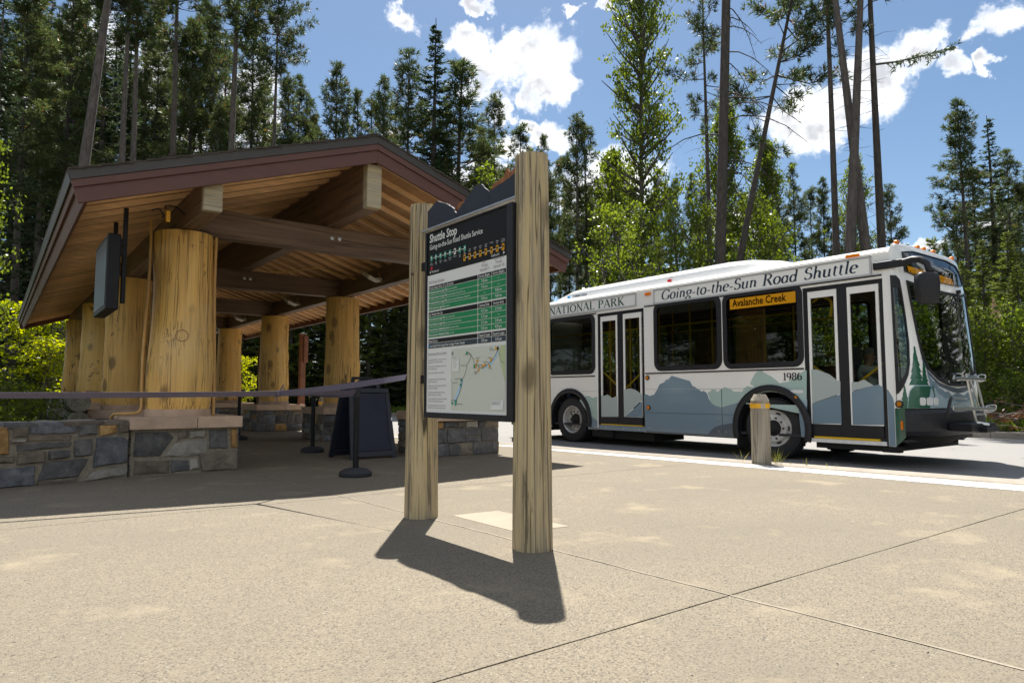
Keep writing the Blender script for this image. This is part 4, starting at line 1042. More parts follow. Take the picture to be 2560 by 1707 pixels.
def belt(name, pts, label, sag=.02, w=.05, twist=(.35,.35)):
    P = [Vector(p) for p in pts]; n = 16; L = []
    for i in range(len(P)-1):
        for k in range(n+1):
            t = k/n; q = P[i].lerp(P[i+1], t); q.z -= sag*4*t*(1-t); L.append((q, t, (P[i+1]-P[i]).normalized()))
    mb = MB(); A_ = []
    for q, t, d in L:
        s = d.cross(Vector((0,0,1))).normalized(); a = twist[0]+(twist[1]-twist[0])*t
        up = Vector((0,0,1))*math.cos(a)+s*math.sin(a); nr = s*math.cos(a)-Vector((0,0,1))*math.sin(a)
        A_.append([q+up*w/2+nr*.0012, q-up*w/2+nr*.0012, q-up*w/2-nr*.0012, q+up*w/2-nr*.0012])
    V = [v for r_ in A_ for v in r_]; F = []
    for i in range(len(A_)-1):
        for k in range(4): F.append((i*4+k, i*4+(k+1) % 4, (i+1)*4+(k+1) % 4, (i+1)*4+k))
    mb.add(V, F); o = mb.build(name, MATS['belt_purple'], smooth=True, sharp=60); return tag(o, label, 'belt')
K = (2.106,6.324,.925)
belt('belt', [(S5[0],S5[1],.935),K], 'purple barrier belt stretched low across the left of the shelter to the knot')
belt('belt', [K,(S1[0]-.03,S1[1]-.03,.945)], 'purple barrier belt from the knot to the nearest stanchion', .004)
belt('belt', [K,(PX-.10,PYL+.075,1.05)], 'purple barrier belt rising from the knot to the left sign post', .01, twist=(.3,-.5))
belt('belt', [(S2[0],S2[1],.93),(S4[0],S4[1],.93)], 'thin dark belt between the inner stanchion and the one outside the columns', .03)
belt('belt', [(S3[0],S3[1],.93),(1.25,13.5,.95)], 'thin dark belt from the far stanchion to the left columns', .02)
belt('belt', [(S1[0],S1[1],.925),(S2[0],S2[1],.93)], 'dark belt running back from the nearest stanchion behind the folding signs', .03)
mb = MB(); mb.lathe([(.012,-.03),(.024,-.012),(.026,.01),(.012,.03)], K, 10)
pk = thing('belt_knot', 'tied knot with loose ends where three purple belts meet', 'knot', K)
mb.build('knot', MATS['belt_purple'], pk, smooth=True)
mb = MB(); mb.bar((K[0],K[1],K[2]+.01),(K[0]+.03,K[1]-.03,K[2]+.085),.014,.004); mb.bar((K[0],K[1],K[2]),(K[0]-.035,K[1]+.0,K[2]-.07),.016,.004); mb.bar((K[0],K[1],K[2]+.01),(K[0]+.045,K[1],K[2]+.05),.012,.004); mb.build('loose_end', MATS['belt_purple'], pk)

# ------------------------------------------------------------------ folding sign
aframe = thing('folding_sign', 'blank navy folding pavement sign standing open on the shelter floor', 'sign', (4.35,9.35,0))
def leaf(x0, x1, yb, yt, zt, sgn):
    """one board of the sign leaning from (yb, 0) to (yt, zt); sgn = side its face looks to"""
    B, T = Vector((0,yb,0)), Vector((0,yt,zt)); up = (T-B).normalized(); nrm = Vector((0,-up.z,up.y))*(1 if sgn < 0 else -1); L = (T-B).length
    inset = .03
    fn = lambda u, v, d: Vector((x0+u,0,0))+B+up*v+nrm*d
    w = x1-x0; tp = .045
    def q(name, poly, d0, d1, m): mb = MB(); mb.prism(poly, fn, d0, d1); return mb.build(name, MATS[m], aframe, bevel=.003)
    q('panel', [(.05,.11),(w-.05,.11),(w-.05-tp*.8,L-.19),(.05+tp*.8,L-.19)], -.010, .008, 'navy_board')
    q('rail', [(0,.03),(w,.03),(w-.004,.105),(.004,.105)], -.020, .020, 'navy_rim')
    q('rail', [(tp*.9,L-.185),(w-tp*.9,L-.185),(w-tp,L-.12),(tp,L-.12)], -.020, .020, 'navy_rim')
    q('stile', [(0,0),(.07,0),(.058+tp,L-.19),(tp*.9,L-.19)], -.019, .019, 'navy_rim'); q('stile', [(w-.07,0),(w,0),(w-tp*.9,L-.19),(w-.058-tp,L-.19)], -.019, .019, 'navy_rim')
    q('handle', [(w/2-.17,L-.12),(w/2-.12,L-.12),(w/2-.12,L-.035),(w/2+.12,L-.035),(w/2+.12,L-.12),(w/2+.17,L-.12),(w/2+.16,L),(w/2-.16,L)], -.016, .016, 'navy_rim')
    for uu in (.036, w-.036): q('latch', [(uu-.012,L*.47),(uu+.012,L*.47),(uu+.012,L*.47+.05),(uu-.012,L*.47+.05)], .021, .03, 'ink_white' if uu > .3 else 'navy_rim')
leaf(4.035, 4.745, 9.05, 9.28, 1.12, -1)
leaf(3.965, 4.675, 9.66, 9.32, 1.17, 1)

# ------------------------------------------------------------------ bollards
def bollard(x, y, h, r, label):
    t = thing('bollard', label, 'bollard', (x,y,0), 'wooden bollards with a yellow band')
    rng = random.Random(int(x*10)); seg = 8; V = []; F = []
    ring = [(r*1.0,-.02),(r,.0),(r*.99,h*.68),(r*.985,h-.085),(r*.66,h-.012),(r*.60,h)]
    S = 32
    for rr, z in ring:
        for j in range(S):
            a = 2*math.pi*j/S; k = math.cos(math.pi/8)/math.cos((a % (math.pi/4))-math.pi/8)
            q = rr*(.985+.03*math.sin(5*a+x)*.4)*(1 if z < h-.09 else .55+.45*k)
            V.append((x+q*math.cos(a), y+q*math.sin(a), z))
    for i in range(len(ring)-1):
        for j in range(S): F.append((i*S+j, i*S+(j+1) % S, (i+1)*S+(j+1) % S, (i+1)*S+j))
    F.append(tuple((len(ring)-1)*S+j for j in range(S)))
    mb = MB(); mb.add(V, F); mb.build('post', MATS['bollard_wood'], t, smooth=True, sharp=22)
    mb = MB(); mb.lathe([(r*1.012,h-.185),(r*1.022,h-.18),(r*1.022,h-.128),(r*1.012,h-.123)], (x,y,0), 32); b = mb.build('yellow_band', MATS['band_yellow'], t, smooth=True, sharp=40)
    mb = MB(); a = math.atan2(-y,-x)+.28
    for da in (-.11,.11): mb.box((x+r*1.03*math.cos(a+da)-.006,y+r*1.03*math.sin(a+da)-.012,h-.192),(x+r*1.03*math.cos(a+da)+.006,y+r*1.03*math.sin(a+da)+.012,h-.122))
    mb.build('band_clip', MATS['lamp_grey'], b)
    return t
bollard(8.16,5.28,.92,.125, 'weathered wooden bollard with yellow band in front of the bus front wheel')
bollard(6.95,17.45,.84,.095, 'small far wooden bollard with yellow band beyond the right shelter columns')
# other posts outside the far columns
bpst = thing('brown_post', 'slim square brown post with a narrow sign strip beyond the right shelter columns', 'post', (6.5,17.75,0))
mb = MB(); mb.box((6.43,17.68,-.02),(6.57,17.82,2.50)); mb.build('post', MATS['brown_post'], bpst, bevel=.008)
mb = MB(); mb.box((6.50,17.62,1.75),(6.61,17.675,2.46)); mb.build('sign_strip', MATS['brown_post'], bpst, bevel=.006)
mb = MB(); mb.box((6.42,17.67,2.50),(6.58,17.83,2.53)); mb.build('post_cap', MATS['lamp_grey'], bpst, bevel=.008)
nb_ = thing('notice_case', 'dark brown notice case on a post seen left of the second right column', 'notice board', (6.55,21.2,0))
mb = MB(); mb.box((6.42,21.05,-.02),(6.66,21.35,2.20)); mb.build('case', MATS['dark_brown'], nb_, bevel=.01)
mb = MB(); mb.box((6.38,21.0,2.20),(6.70,21.4,2.24)); mb.build('case_roof', MATS['dark_brown'], nb_)
for i in range(4):
    mb = MB(); mb.box((6.445,21.042,1.50+i*.155),(6.53,21.049,1.62+i*.155)); mb.build('notice', MATS['lamp_grey'], nb_)

# ------------------------------------------------------------------ shuttle bus
flat_mat('bus_white', (.92,.91,.88), .22); flat_mat('bus_grey', (.50,.51,.52), .3); flat_mat('bus_teal', (.42,.56,.53), .25)
flat_mat('bus_blue', (.19,.275,.345), .25); flat_mat('bus_slate', (.075,.105,.14), .25); flat_mat('bus_light', (.36,.48,.54), .25)
flat_mat('bus_pine', (.018,.105,.062), .25); flat_mat('bus_snow', (.70,.73,.74), .25); flat_mat('bus_film', (.43,.49,.48), .35); flat_mat('bus_film_blue', (.20,.25,.29), .35)
flat_mat('bus_navy_ink', (.035,.055,.085), .3); flat_mat('bus_green_ink', (.018,.085,.055), .3)
for n_ in ('bus_white','bus_teal','bus_blue','bus_slate','bus_light','bus_pine'):
    b_ = MATS[n_].node_tree.nodes['Principled BSDF']; b_.inputs['Coat Weight'].default_value = .6; b_.inputs['Coat Roughness'].default_value = .06; b_.inputs['Specular IOR Level'].default_value = .5
    N = NT(MATS[n_].node_tree); g_ = N.new('ShaderNodeNewGeometry').outputs['Position']; base_ = b_.inputs['Base Color'].default_value[:]
    d_ = N.mapr(N.noise(g_, 3.0, 6, .7), .5, .8, 0, .10); sp_ = N.new('ShaderNodeSeparateXYZ'); N.l.new(g_, sp_.inputs[0])
    low_ = N.math('MULTIPLY', N.mapr(sp_.outputs[2], .75, .15, 0, .5), N.mapr(N.noise(g_, 7.0, 5, .7), .35, .7))
    N.l.new(N.mix(N.math('MAXIMUM', d_, low_), base_, tuple(.45*c+.10 for c in base_[:3])), b_.inputs['Base Color'])
flat_mat('bus_interior', (.11,.11,.11), .6); flat_mat('bus_ceiling', (.45,.45,.43), .6); flat_mat('bus_floor', (.05,.05,.055), .7); flat_mat('seat_fabric', (.03,.045,.10), .9); flat_mat('amber_lens', (.85,.22,.01), .15); flat_mat('amber_round', (.55,.20,.015), .2); flat_mat('lens_clear', (.75,.75,.72), .08); flat_mat('red_lens', (.5,.02,.02), .2)
mat('tyre_rubber', (.022,.022,.023), .8, var=.25, vscale=20, bump=.2, bscale=60); mat('rim_white', (.60,.59,.56), .4, var=.15, vscale=9, dirt=.5); mat('under_black', (.015,.014,.013), .9)
def glass_mat(name, tint, refl):
    m = bpy.data.materials.new(name); m.use_nodes = True; N = NT(m.node_tree); N.n.clear()
    t = N.new('ShaderNodeBsdfTransparent'); t.inputs['Color'].default_value = (*tint, 1)
    g = N.new('ShaderNodeBsdfGlossy'); g.inputs['Roughness'].default_value = .02; g.inputs['Color'].default_value = (.95,.97,.97,1)
    lw = N.new('ShaderNodeLayerWeight'); fr_ = N.math('ADD', .045, N.math('MULTIPLY', .955, N.math('POWER', lw.outputs['Facing'], 5.0)))
    mx = N.new('ShaderNodeMixShader'); N.l.new(N.math('MULTIPLY', fr_, refl, clamp=True), mx.inputs[0]); N.l.new(t.outputs[0], mx.inputs[1]); N.l.new(g.outputs[0], mx.inputs[2])
    o = N.new('ShaderNodeOutputMaterial'); N.l.new(mx.outputs[0], o.inputs['Surface']); MATS[name] = m
glass_mat('tinted_glass', (.23,.26,.23), .9); glass_mat('door_glass', (.50,.54,.50), .9); glass_mat('windshield_glass', (.60,.68,.60), 1.3)
def led_mat():
    m = bpy.data.materials.new('led_amber'); m.use_nodes = True; N = NT(m.node_tree); b = N.n['Principled BSDF']
    p = N.new('ShaderNodeNewGeometry').outputs['Position']
    ck = N.new('ShaderNodeTexVoronoi'); ck.inputs['Randomness'].default_value = 0.0; ck.inputs['Scale'].default_value = 62; N.l.new(p, ck.inputs['Vector'])
    c = N.mix(N.mapr(ck.outputs['Distance'], .25, .55), (1.0,.42,.02), (.55,.20,.01))
    b.inputs['Base Color'].default_value = (.3,.12,.01,1); N.l.new(c, b.inputs['Emission Color']); b.inputs['Emission Strength'].default_value = .8; MATS['led'] = m
led_mat()

bus = thing('shuttle_bus', 'white shuttle bus with blue and teal mountain graphics stopped at the kerb', 'bus', (11.1,8.5,-.1))
NX, FX, ROADZ = 9.90, 12.26, -.10
BXC, BA = 11.08, 1.18
DEC = {
  'teal' : [(7.41,0.932),(7.403,0.955),(7.353,0.967),(7.331,1.002),(7.261,0.999),(7.214,0.955),(7.186,0.972),(7.136,1.012),(7.095,1.018),(7.074,1.044),(7.021,1.025),(6.981,1.014),(6.941,0.997),(6.889,0.963),(6.726,0.962),(6.699,1.01),(6.627,1.054),(6.564,1.034),(6.489,1.039),(6.578,1.087),(6.548,1.153),(6.482,1.252),(6.425,1.289),(6.356,1.298),(6.309,1.264),(6.178,1.196),(6.045,1.091),(5.98,1.106),(5.888,1.116),(5.829,1.157),(5.761,1.182),(5.717,1.232),(5.611,1.284),(5.588,1.283),(5.598,0.822)] ,
  'blue' : [(8.875,0.894),(8.832,0.924),(8.723,0.881),(8.672,0.907),(8.631,0.901),(8.554,0.996),(8.486,1.103),(8.372,1.139),(8.347,1.177),(8.267,1.2),(8.202,1.255),(7.79,1.152),(7.733,1.058),(7.711,1.06),(7.61,1.009),(7.545,0.965),(7.495,0.977),(7.424,0.932),(7.398,0.849),(7.344,0.768),(7.262,0.722),(7.138,0.695),(7.002,0.731),(6.776,0.787)] ,
  'dark' : [(7.436,0.209),(7.371,0.288),(7.285,0.356),(7.174,0.394),(7.051,0.416),(6.891,0.442)] ,
  'lightblue_r' : [(5.826,0.825),(5.596,0.841),(5.599,0.744),(5.735,0.698)] ,
  'blue_r' : [(5.74,0.698),(5.599,0.746),(5.6,0.272),(5.708,0.266)] ,
  'pale_l' : [(10.672,0.79),(10.562,0.864),(10.402,0.889),(10.28,0.841),(10.169,0.865),(10.142,0.865),(10.142,0.374),(10.407,0.512)] ,
  'blue_l' : [(10.407,0.512),(10.142,0.374),(10.144,0.195),(10.411,0.196)] ,
  'd1teal' : [(5.528,1.296),(5.438,1.291),(5.242,1.212),(5.139,1.125),(5.083,1.105),(5.088,0.928),(5.526,0.784)] ,
  'd1blue' : [(5.531,0.779),(5.088,0.917),(5.087,0.491),(5.532,0.476)] ,
  'd2teal' : [(4.919,1.094),(4.823,1.094),(4.74,1.129),(4.606,1.04),(4.924,0.963)] ,
  'd2blue' : [(4.922,0.955),(4.606,1.04),(4.54,1.053),(4.481,1.012),(4.485,0.494),(4.925,0.479)] ,
  'rd1' : [(10.056,0.89),(9.938,0.89),(9.871,0.914),(9.724,0.843),(9.594,0.89),(9.585,0.472),(10.069,0.46)] ,
  'rd2' : [(9.411,1.006),(9.26,1.033),(9.107,1.004),(8.944,0.914),(8.946,0.802),(9.42,0.477)] ,
  'rd2b' : [(9.41,0.477),(9.114,0.665),(8.946,0.78),(8.946,0.482)] ,
}
def yfront(z):
    zs = [.2,.7,1.0,1.3,2.5,2.8,3.05]; v = [3.98,3.965,3.965,3.985,4.12,4.19,4.285]
    return float(np.interp(z, zs, v))
def FS(phi, z, off=0.0):
    """front skin: phi -90 (kerb side) .. 90, height z"""
    f = R(max(-90,min(90,phi))); b = 4.33-yfront(z); s, c = math.sin(f), max(0,math.cos(f))
    p = Vector((BXC+BA*math.copysign(abs(s)**(2/3), s), 4.33-b*c**(2/3), z))
    if off:
        n_ = Vector(((p.x-BXC)**1*abs(p.x-BXC)/BA**3, -max(.02,(4.33-p.y)/b)**2/b*.9, 0)); n_.normalize(); p += n_*off
    return p
def near(off=0.0): return lambda y, z: Vector((NX-off, y, z))
def far_(off=0.0): return lambda y, z: Vector((FX+off, y, z))
RY = 13.05
WN = [(5.655,1.375,7.045,2.60),(7.135,1.38,8.575,2.60),(10.22,1.37,11.66,2.56),(11.74,1.37,12.86,2.56)]
WF = [(4.55,1.30,5.60,2.55),(5.68,1.38,7.06,2.58),(7.135,1.38,8.575,2.58),(8.65,1.38,10.10,2.58),(10.18,1.38,11.66,2.56),(11.74,1.38,12.86,2.56)]
AXF, AXR, AXZ = 6.22, 10.97, .38
def side_outline():
    o = [(4.33,.20)]
    o += [(4.425,.20),(4.425,2.545),(5.615,2.545),(5.615,.20)]
    o += [(AXF-.62,.20)] + [(AXF-.62*math.cos(R(a)), AXZ+.60*math.sin(R(a))) for a in range(0,181,12)] + [(AXF+.62,.20)]
    o += [(8.855,.20),(8.855,2.57),(10.11,2.57),(10.11,.20)]
    o += [(AXR-.62,.20)] + [(AXR-.62*math.cos(R(a)), AXZ+.58*math.sin(R(a))) for a in range(0,181,12)] + [(AXR+.62,.20)]
    o += [(RY,.20),(RY,2.90),(4.33,2.90)]
    return o
HN = [rrect(*w, .13) for w in WN]; HF = [rrect(*w, .13) for w in WF]
poly_patch([side_outline()]+HN, near()).build('side_panel', MATS['bus_white'], bus)
fo = [(4.33,.20),(AXF-.62,.20)]+[(AXF-.62*math.cos(R(a)), AXZ+.60*math.sin(R(a))) for a in range(0,181,12)]+[(AXF+.62,.20),(AXR-.62,.20)]+[(AXR-.62*math.cos(R(a)), AXZ+.58*math.sin(R(a))) for a in range(0,181,12)]+[(AXR+.62,.20),(RY,.20),(RY,2.90),(4.33,2.90)]
poly_patch([fo]+HF, far_()).build('side_panel', MATS['bus_white'], bus)
for fn, out, H in ((near(-.045), side_outline(), HN), (far_(-.045), fo, HF)):
    poly_patch([out]+H, fn).build('wall_lining', MATS['bus_interior'], bus)
# rear
mb = MB(); mb.box((NX+.01,RY-.02,.30),(FX-.01,RY,2.90)); mb.build('rear_panel', MATS['bus_white'], bus)
mb = MB(); mb.box((NX-.005,RY-.9,.20),(NX+.02,RY+.002,.62)); mb.build('rear_corner', MATS['bus_pine'], bus)
mb = MB(); mb.box((NX+.03,RY,.35),(FX-.03,RY+.16,.70)); mb.build('rear_bumper', MATS['black_plastic'], bus, bevel=.03)
# windows
def window(fn0, sgn, w, led=None, name='window'):
    fn = (lambda d: (lambda y, z: Vector(((NX-d) if sgn < 0 else (FX+d), y, z))))
    u0, v0, u1, v1 = w; out = rrect(u0-.035, v0-.035, u1+.035, v1+.035, .16); inn = rrect(u0+.055, v0+.055, u1-.055, v1-.055, .085)
    fr = MB(); n = len(out); 
    V = [fn(.002)(*p) for p in out]+[fn(.022)(*(Vector(p)*.85+Vector(q)*.15)) for p, q in zip(out, inn)]+[fn(.018)(*p) for p in inn]+[fn(-.03)(*p) for p in inn]
    F = [(r_*n+i, r_*n+(i+1) % n, (r_+1)*n+(i+1) % n, (r_+1)*n+i) for r_ in range(3) for i in range(n)]
    fr.add(V, F); f = fr.build(name, MATS['black_plastic'], bus, smooth=True, sharp=30)
    g = MB(); g.add([fn(.004)(*p) for p in inn], [tuple(range(n))]); g.build('pane', MATS['tinted_glass'], f)
    return f
for i, w in enumerate(WN): wobj = window(None, -1, w); WOBJ = wobj if i == 0 else WOBJ
for w in WF: window(None, 1, w)
# destination display in the window by the front door
def nt(y0, z0, d): return lambda u, v: Vector((NX-d, y0-u, z0+v))
mb = MB(); mb.box((NX+.004,5.71,2.30),(NX+.03,6.99,2.345)); mb.box((NX+.03,5.71,2.34),(NX+.05,6.99,2.55)); mb.build('display_case', MATS['black_paint'], WOBJ)
mb = MB(); f = nt(6.925,2.345,-.002); mb.add([f(0,0),f(1.19,0),f(1.19,.175),f(0,.175)], [(0,1,2,3)]); mb.build('destination_display', MATS['led'], WOBJ)
text_mb('Avalanche Creek', .172, lambda a, b: nt(6.93,2.387,.0)(.055+a, b), .004, 'LEFT', 0, .82).build('destination_text', MATS['black_paint'], WOBJ)
# doors, each with two glazed leaves
def door(y0, y1, z1, leaves, name_bar, decs):
    d = MB(); d.box((NX+.028,y0,.22),(NX+.06,y0+.05,z1)); d.box((NX+.028,y1-.05,.22),(NX+.06,y1,z1)); d.box((NX+.028,y0+.05,z1-.05),(NX+.06,y1-.05,z1))
    (a0, a1), (b0, b1) = leaves
    d.box((NX+.028,a1,.30),(NX+.055,b0,z1-.05))
    fr = d.build('door', MATS['black_plastic'], bus)
    for (p, q) in leaves:
        m1 = MB(); s = .042; zb = .475
        m1.prism([(p,zb),(q,zb),(q,z1-.06),(p,z1-.06)], lambda u, v, dd: Vector((NX+.03+dd,u,v)), 0, .0) if False else None
        for lo, hi in (((NX+.02,p,zb),(NX+.045,p+s,z1-.06)),((NX+.02,q-s,zb),(NX+.045,q,z1-.06)),((NX+.02,p+s,z1-.16),(NX+.045,q-s,z1-.06)),((NX+.02,p+s,zb),(NX+.045,q-s,zb+.165))): m1.box(lo, hi)
        lf = m1.build('door_leaf', MATS['bus_white'], fr)
        m1 = MB(); m1.add([(NX+.032,p+s,zb+.165),(NX+.032,q-s,zb+.165),(NX+.032,q-s,z1-.16),(NX+.032,p+s,z1-.16)], [(0,1,2,3)]); m1.build('door_glass', MATS['door_glass'], lf)
        m1 = MB(); m1.box((NX+.025,p+.0,.30),(NX+.05,q-.0,zb-.003)); m1.build('brush_seal', MATS['black_plastic'], fr)
    for nm, poly, m in decs:
        poly = [(min(max(u, y0+.052), y1-.052), v) for u, v in poly]
        poly_patch([poly], lambda y, z: Vector((NX+.0185,y,z))).build(nm, MATS[m], fr)
    return fr
fd = door(4.43,5.61,2.54,((4.495,4.945),(5.10,5.55)),'',[('mountain_film',DEC['d1teal'],'bus_film'),('mountain_film',DEC['d1blue'],'bus_blue'),('mountain_film',DEC['d2teal'],'bus_film'),('mountain_film',DEC['d2blue'],'bus_blue')])
rd_ = door(8.86,10.10,2.565,((8.945,9.42),(9.58,10.05)),'',[('mountain_film',DEC['rd1'],'bus_film'),('mountain_film',DEC['rd2'],'bus_film'),('mountain_film',DEC['rd2b'],'bus_blue')])
for (a, b) in ((5.155,5.505),(4.54,4.89)):        # lower panes lie behind a grey frosted film
    pass
mb = MB(); mb.box((NX-.005,4.55,.262),(NX+.08,5.50,.292)); mb.build('step_edge', MATS['yellow_paint'], fd); mb = MB(); mb.box((NX+.0,4.46,.205),(NX+.3,5.58,.26)); mb.build('ramp_sill', MATS['bus_white'], fd)
mb = MB(); mb.box((NX-.003,8.93,.305),(NX+.08,10.04,.322)); mb.build('step_edge', MATS['yellow_paint'], rd_); mb = MB(); mb.box((NX+.0,8.86,.205),(NX+.05,10.1,.30)); mb.build('sill', MATS['bus_blue'], rd_)
def rail(pts, r=.017, name='grab_rail'): return pipe(name, pts, r, 'yellow_paint', bus, 8, 4)
rail([(NX+.09,5.55,1.36),(NX+.09,5.08,1.02)], .02); rail([(NX+.09,4.49,1.36),(NX+.09,4.93,1.02)], .02); rail([(NX+.09,10.02,1.36),(NX+.09,9.60,1.05)], .02); rail([(NX+.09,8.97,1.36),(NX+.09,9.40,1.05)], .02)
for y in (8.95,9.72,7.7,8.2,10.3,6.1): rail([(NX+.55,y,.3),(NX+.55,y,2.72)])
for y in (7.4,8.4,9.6,10.6,6.7): rail([(NX+1.75,y,.3),(NX+1.75,y,2.72)])
rail([(NX+.55,5.9,2.25),(NX+.55,9.0,2.25),(NX+.55,12.6,2.25)]); rail([(NX+1.75,5.9,2.25),(NX+1.75,9.0,2.25),(NX+1.75,12.6,2.25)])
rail([(NX+.25,5.6,2.35),(NX+.25,5.45,2.42),(NX+.25,5.30,2.32),(NX+.25,5.32,2.10)], .022)
# front skin with openings
WS_L = [(-53.5,2.50),(-50.5,2.135),(-47.3,1.75),(-44,1.465),(-36,1.255),(-21.5,1.11),(-8,1.04)]
WS = WS_L+[(0,1.03)]+[(-a,b) for a, b in WS_L[::-1]]+[(30,2.44),(0,2.425),(-30,2.455)]
HD_L = [(-53,2.625),(-50,2.80),(-45,2.925),(-20,2.975)]
HD = HD_L+[(-a,b) for a, b in HD_L[::-1]]+[(30,2.57),(0,2.55),(-30,2.575)]
QW = [(-88.5,2.57),(-75.5,2.56),(-68.6,2.5),(-66,2.285),(-64,1.975),(-63.4,1.615),(-66.2,1.33),(-70,1.18),(-78,1.03),(-86.5,.93),(-88.5,.92)]
QW2 = [(-a,b) for a, b in QW[::-1]]
def ztop(phi): return 2.90+.10*max(0,math.cos(R(phi)))**.4
front_out = [(-90,.725),(90,.725)]+[(a,ztop(a)) for a in range(90,-91,-6)]
GU = [-85+5*k for k in range(35)]; GU = [-88,-86]+GU+[86,88]; GV = [.8+.12*k for k in range(19)]
fsk = poly_patch([front_out,WS,HD,QW,QW2], lambda p, z: FS(p,z), GU, GV).build('front_panel', MATS['bus_white'], bus, smooth=True, sharp=60)
def fpatch(name, poly, off, m, parent=fsk, gu=GU, gv=GV): return poly_patch([poly], lambda p, z: FS(p,z,off), gu, gv).build(name, MATS[m], parent, smooth=True, sharp=60)
def shrink(poly, k):
    c = sum((Vector(p) for p in poly), Vector((0,0)))/len(poly); return [tuple(c+(Vector(p)-c)*k) for p in poly]
def gasket(name, poly, kin, m='black_plastic', kout=1.0):
    inn = shrink(poly, kin); out = shrink(poly, kout); g = MB(); n = len(poly); V = []; F = []
    dens = lambda P: [tuple(Vector(P[i]).lerp(Vector(P[(i+1) % n]), t/5)) for i in range(n) for t in range(5)]
    o_, i_ = dens(out), dens(inn); m_ = len(o_)
    for ring, off in ((o_,.002),(o_,.018),(i_,.016),(i_,-.02)): V += [FS(p[0],p[1],off) for p in ring]
    for r_ in range(3):
        for i in range(m_): F.append((r_*m_+i, r_*m_+(i+1) % m_, (r_+1)*m_+(i+1) % m_, (r_+1)*m_+i))
    g.add(V, F); return g.build(name, MATS[m], fsk, smooth=True, sharp=40)
wsg = gasket('windshield', WS, .945); fpatch('windshield_pane', shrink(WS,.95), .004, 'windshield_glass', wsg)
hdg = gasket('header_window', HD, .95); fpatch('header_pane', shrink(HD,.955), .004, 'tinted_glass', hdg)
for Q in (QW, QW2):
    qg = gasket('quarter_window', Q, .80, kout=1.0); fpatch('quarter_pane', shrink(Q,.82), .002, 'windshield_glass', qg)
wp = fpatch('windshield_lip', [(-44,1.45),(-36,1.235),(-21.5,1.085),(0,1.0),(21.5,1.085),(36,1.235),(44,1.45),(44,1.40),(36,1.19),(21.5,1.03),(0,.93),(-21.5,1.03),(-36,1.19),(-44,1.40)], .006, 'bus_slate')
# front destination board behind the header glass
f = lambda u, v: FS(-33+ (u*40), 2.745-.20*(1-v)-.03*(u), -.06)
mb = MB(); n = 12
mb.strip([f(i/n*1.6,1) for i in range(n+1)], [f(i/n*1.6,0) for i in range(n+1)]); fdsp = mb.build('front_display', MATS['led'], fsk)
text_mb('Avalanche Creek', .14, lambda a, b: FS(-33+48*a, 2.745-.20*(1-(.25+b*4.2))-.03*(a*1.2), -.05), .003, 'LEFT', 0, .80).build('front_display_text', MATS['black_paint'], fdsp)
mb = MB(); mb.strip([FS(-50+100*i/n,2.99,-.085) for i in range(n+1)], [FS(-50+100*i/n,2.5,-.085) for i in range(n+1)]); mb.build('display_backing', MATS['black_paint'], fsk)
# roof: sides roll over into a crowned top
loop = [Vector((NX,y,2.90)) for y in np.linspace(RY,4.4,20)] + [FS(p,ztop(p)) for p in range(-90,91,5)] + [Vector((FX,y,2.90)) for y in np.linspace(4.4,RY,20)]
mb = MB(); V = []; F = []; n = len(loop); ctr = Vector((BXC,8.6,0))
for ins, dz in ((0,0),(.018,.045),(.07,.085),(.2,.115),(.6,.13)):
    for p in loop:
        d = Vector(((BXC-p.x)/BA, 0, 0)); q = p.copy(); q.x += d.x*ins
        if p.y < 4.34: k = (4.34-p.y)/.4; q.y += ins*min(1,k)*1.1
        q.z = min(p.z+dz, 3.065) if ins > .1 else p.z+dz*(1 if p.y > 4.3 else .7)
        V.append(q)
for r_ in range(4):
    for i in range(n-1): F.append((r_*n+i, r_*n+i+1, (r_+1)*n+i+1, (r_+1)*n+i))
for i in range(n//2): F.append((4*n+i, 4*n+i+1, 4*n+n-2-i, 4*n+n-1-i)) if i < n//2-1 else None
mb.add(V, F); mb.build('roof', MATS['bus_white'], bus, smooth=True, sharp=50)
def gutter(y0, y1, z): mb = MB(); mb.box((NX-.016,y0,z),(NX-.001,y1,z+.022)); mb.build('rain_gutter', MATS['bus_white'], bus, bevel=.006)
gutter(4.35,RY-.02,2.905)
# roof air unit
mb = MB(); prof = [(11.75,2.97),(11.62,3.13),(11.3,3.235),(10.9,3.255),(7.2,3.265),(6.75,3.235),(6.2,3.13),(5.85,3.02),(5.8,2.97)]
V = []; F = []; n = len(prof)
for xx, k in ((10.10,0.0),(10.16,.62),(10.32,.95),(10.55,1.0),(11.6,1.0),(11.84,.95),(12.0,.62),(12.06,0.0)):
    for y, z in prof: V.append((xx, 8.7+(y-8.7)*(.985+.015*k), 2.96+(z-2.96)*k))
for i in range(7):
    for j in range(n-1): F.append((i*n+j, i*n+j+1, (i+1)*n+j+1, (i+1)*n+j))
mb.add(V, F); ac = mb.build('roof_unit', MATS['bus_white'], bus, smooth=True, sharp=28)
text_mb('THERMO KING', .062, lambda a, b: Vector((10.128-.4*0-.012+b*.15, 11.12-a, 3.045+b)), .002, 'LEFT', 0, 1.1).build('unit_lettering', MATS['bus_navy_ink'], ac)
mb = MB(); mb.box((10.10,11.2,3.04),(10.118,11.26,3.09)); mb.build('unit_badge', MATS['ink_blue'], ac)
mb = MB(); mb.box((10.10,8.35,3.04),(10.125,8.43,3.08)); mb.build('unit_badge', MATS['red_lens'], ac)
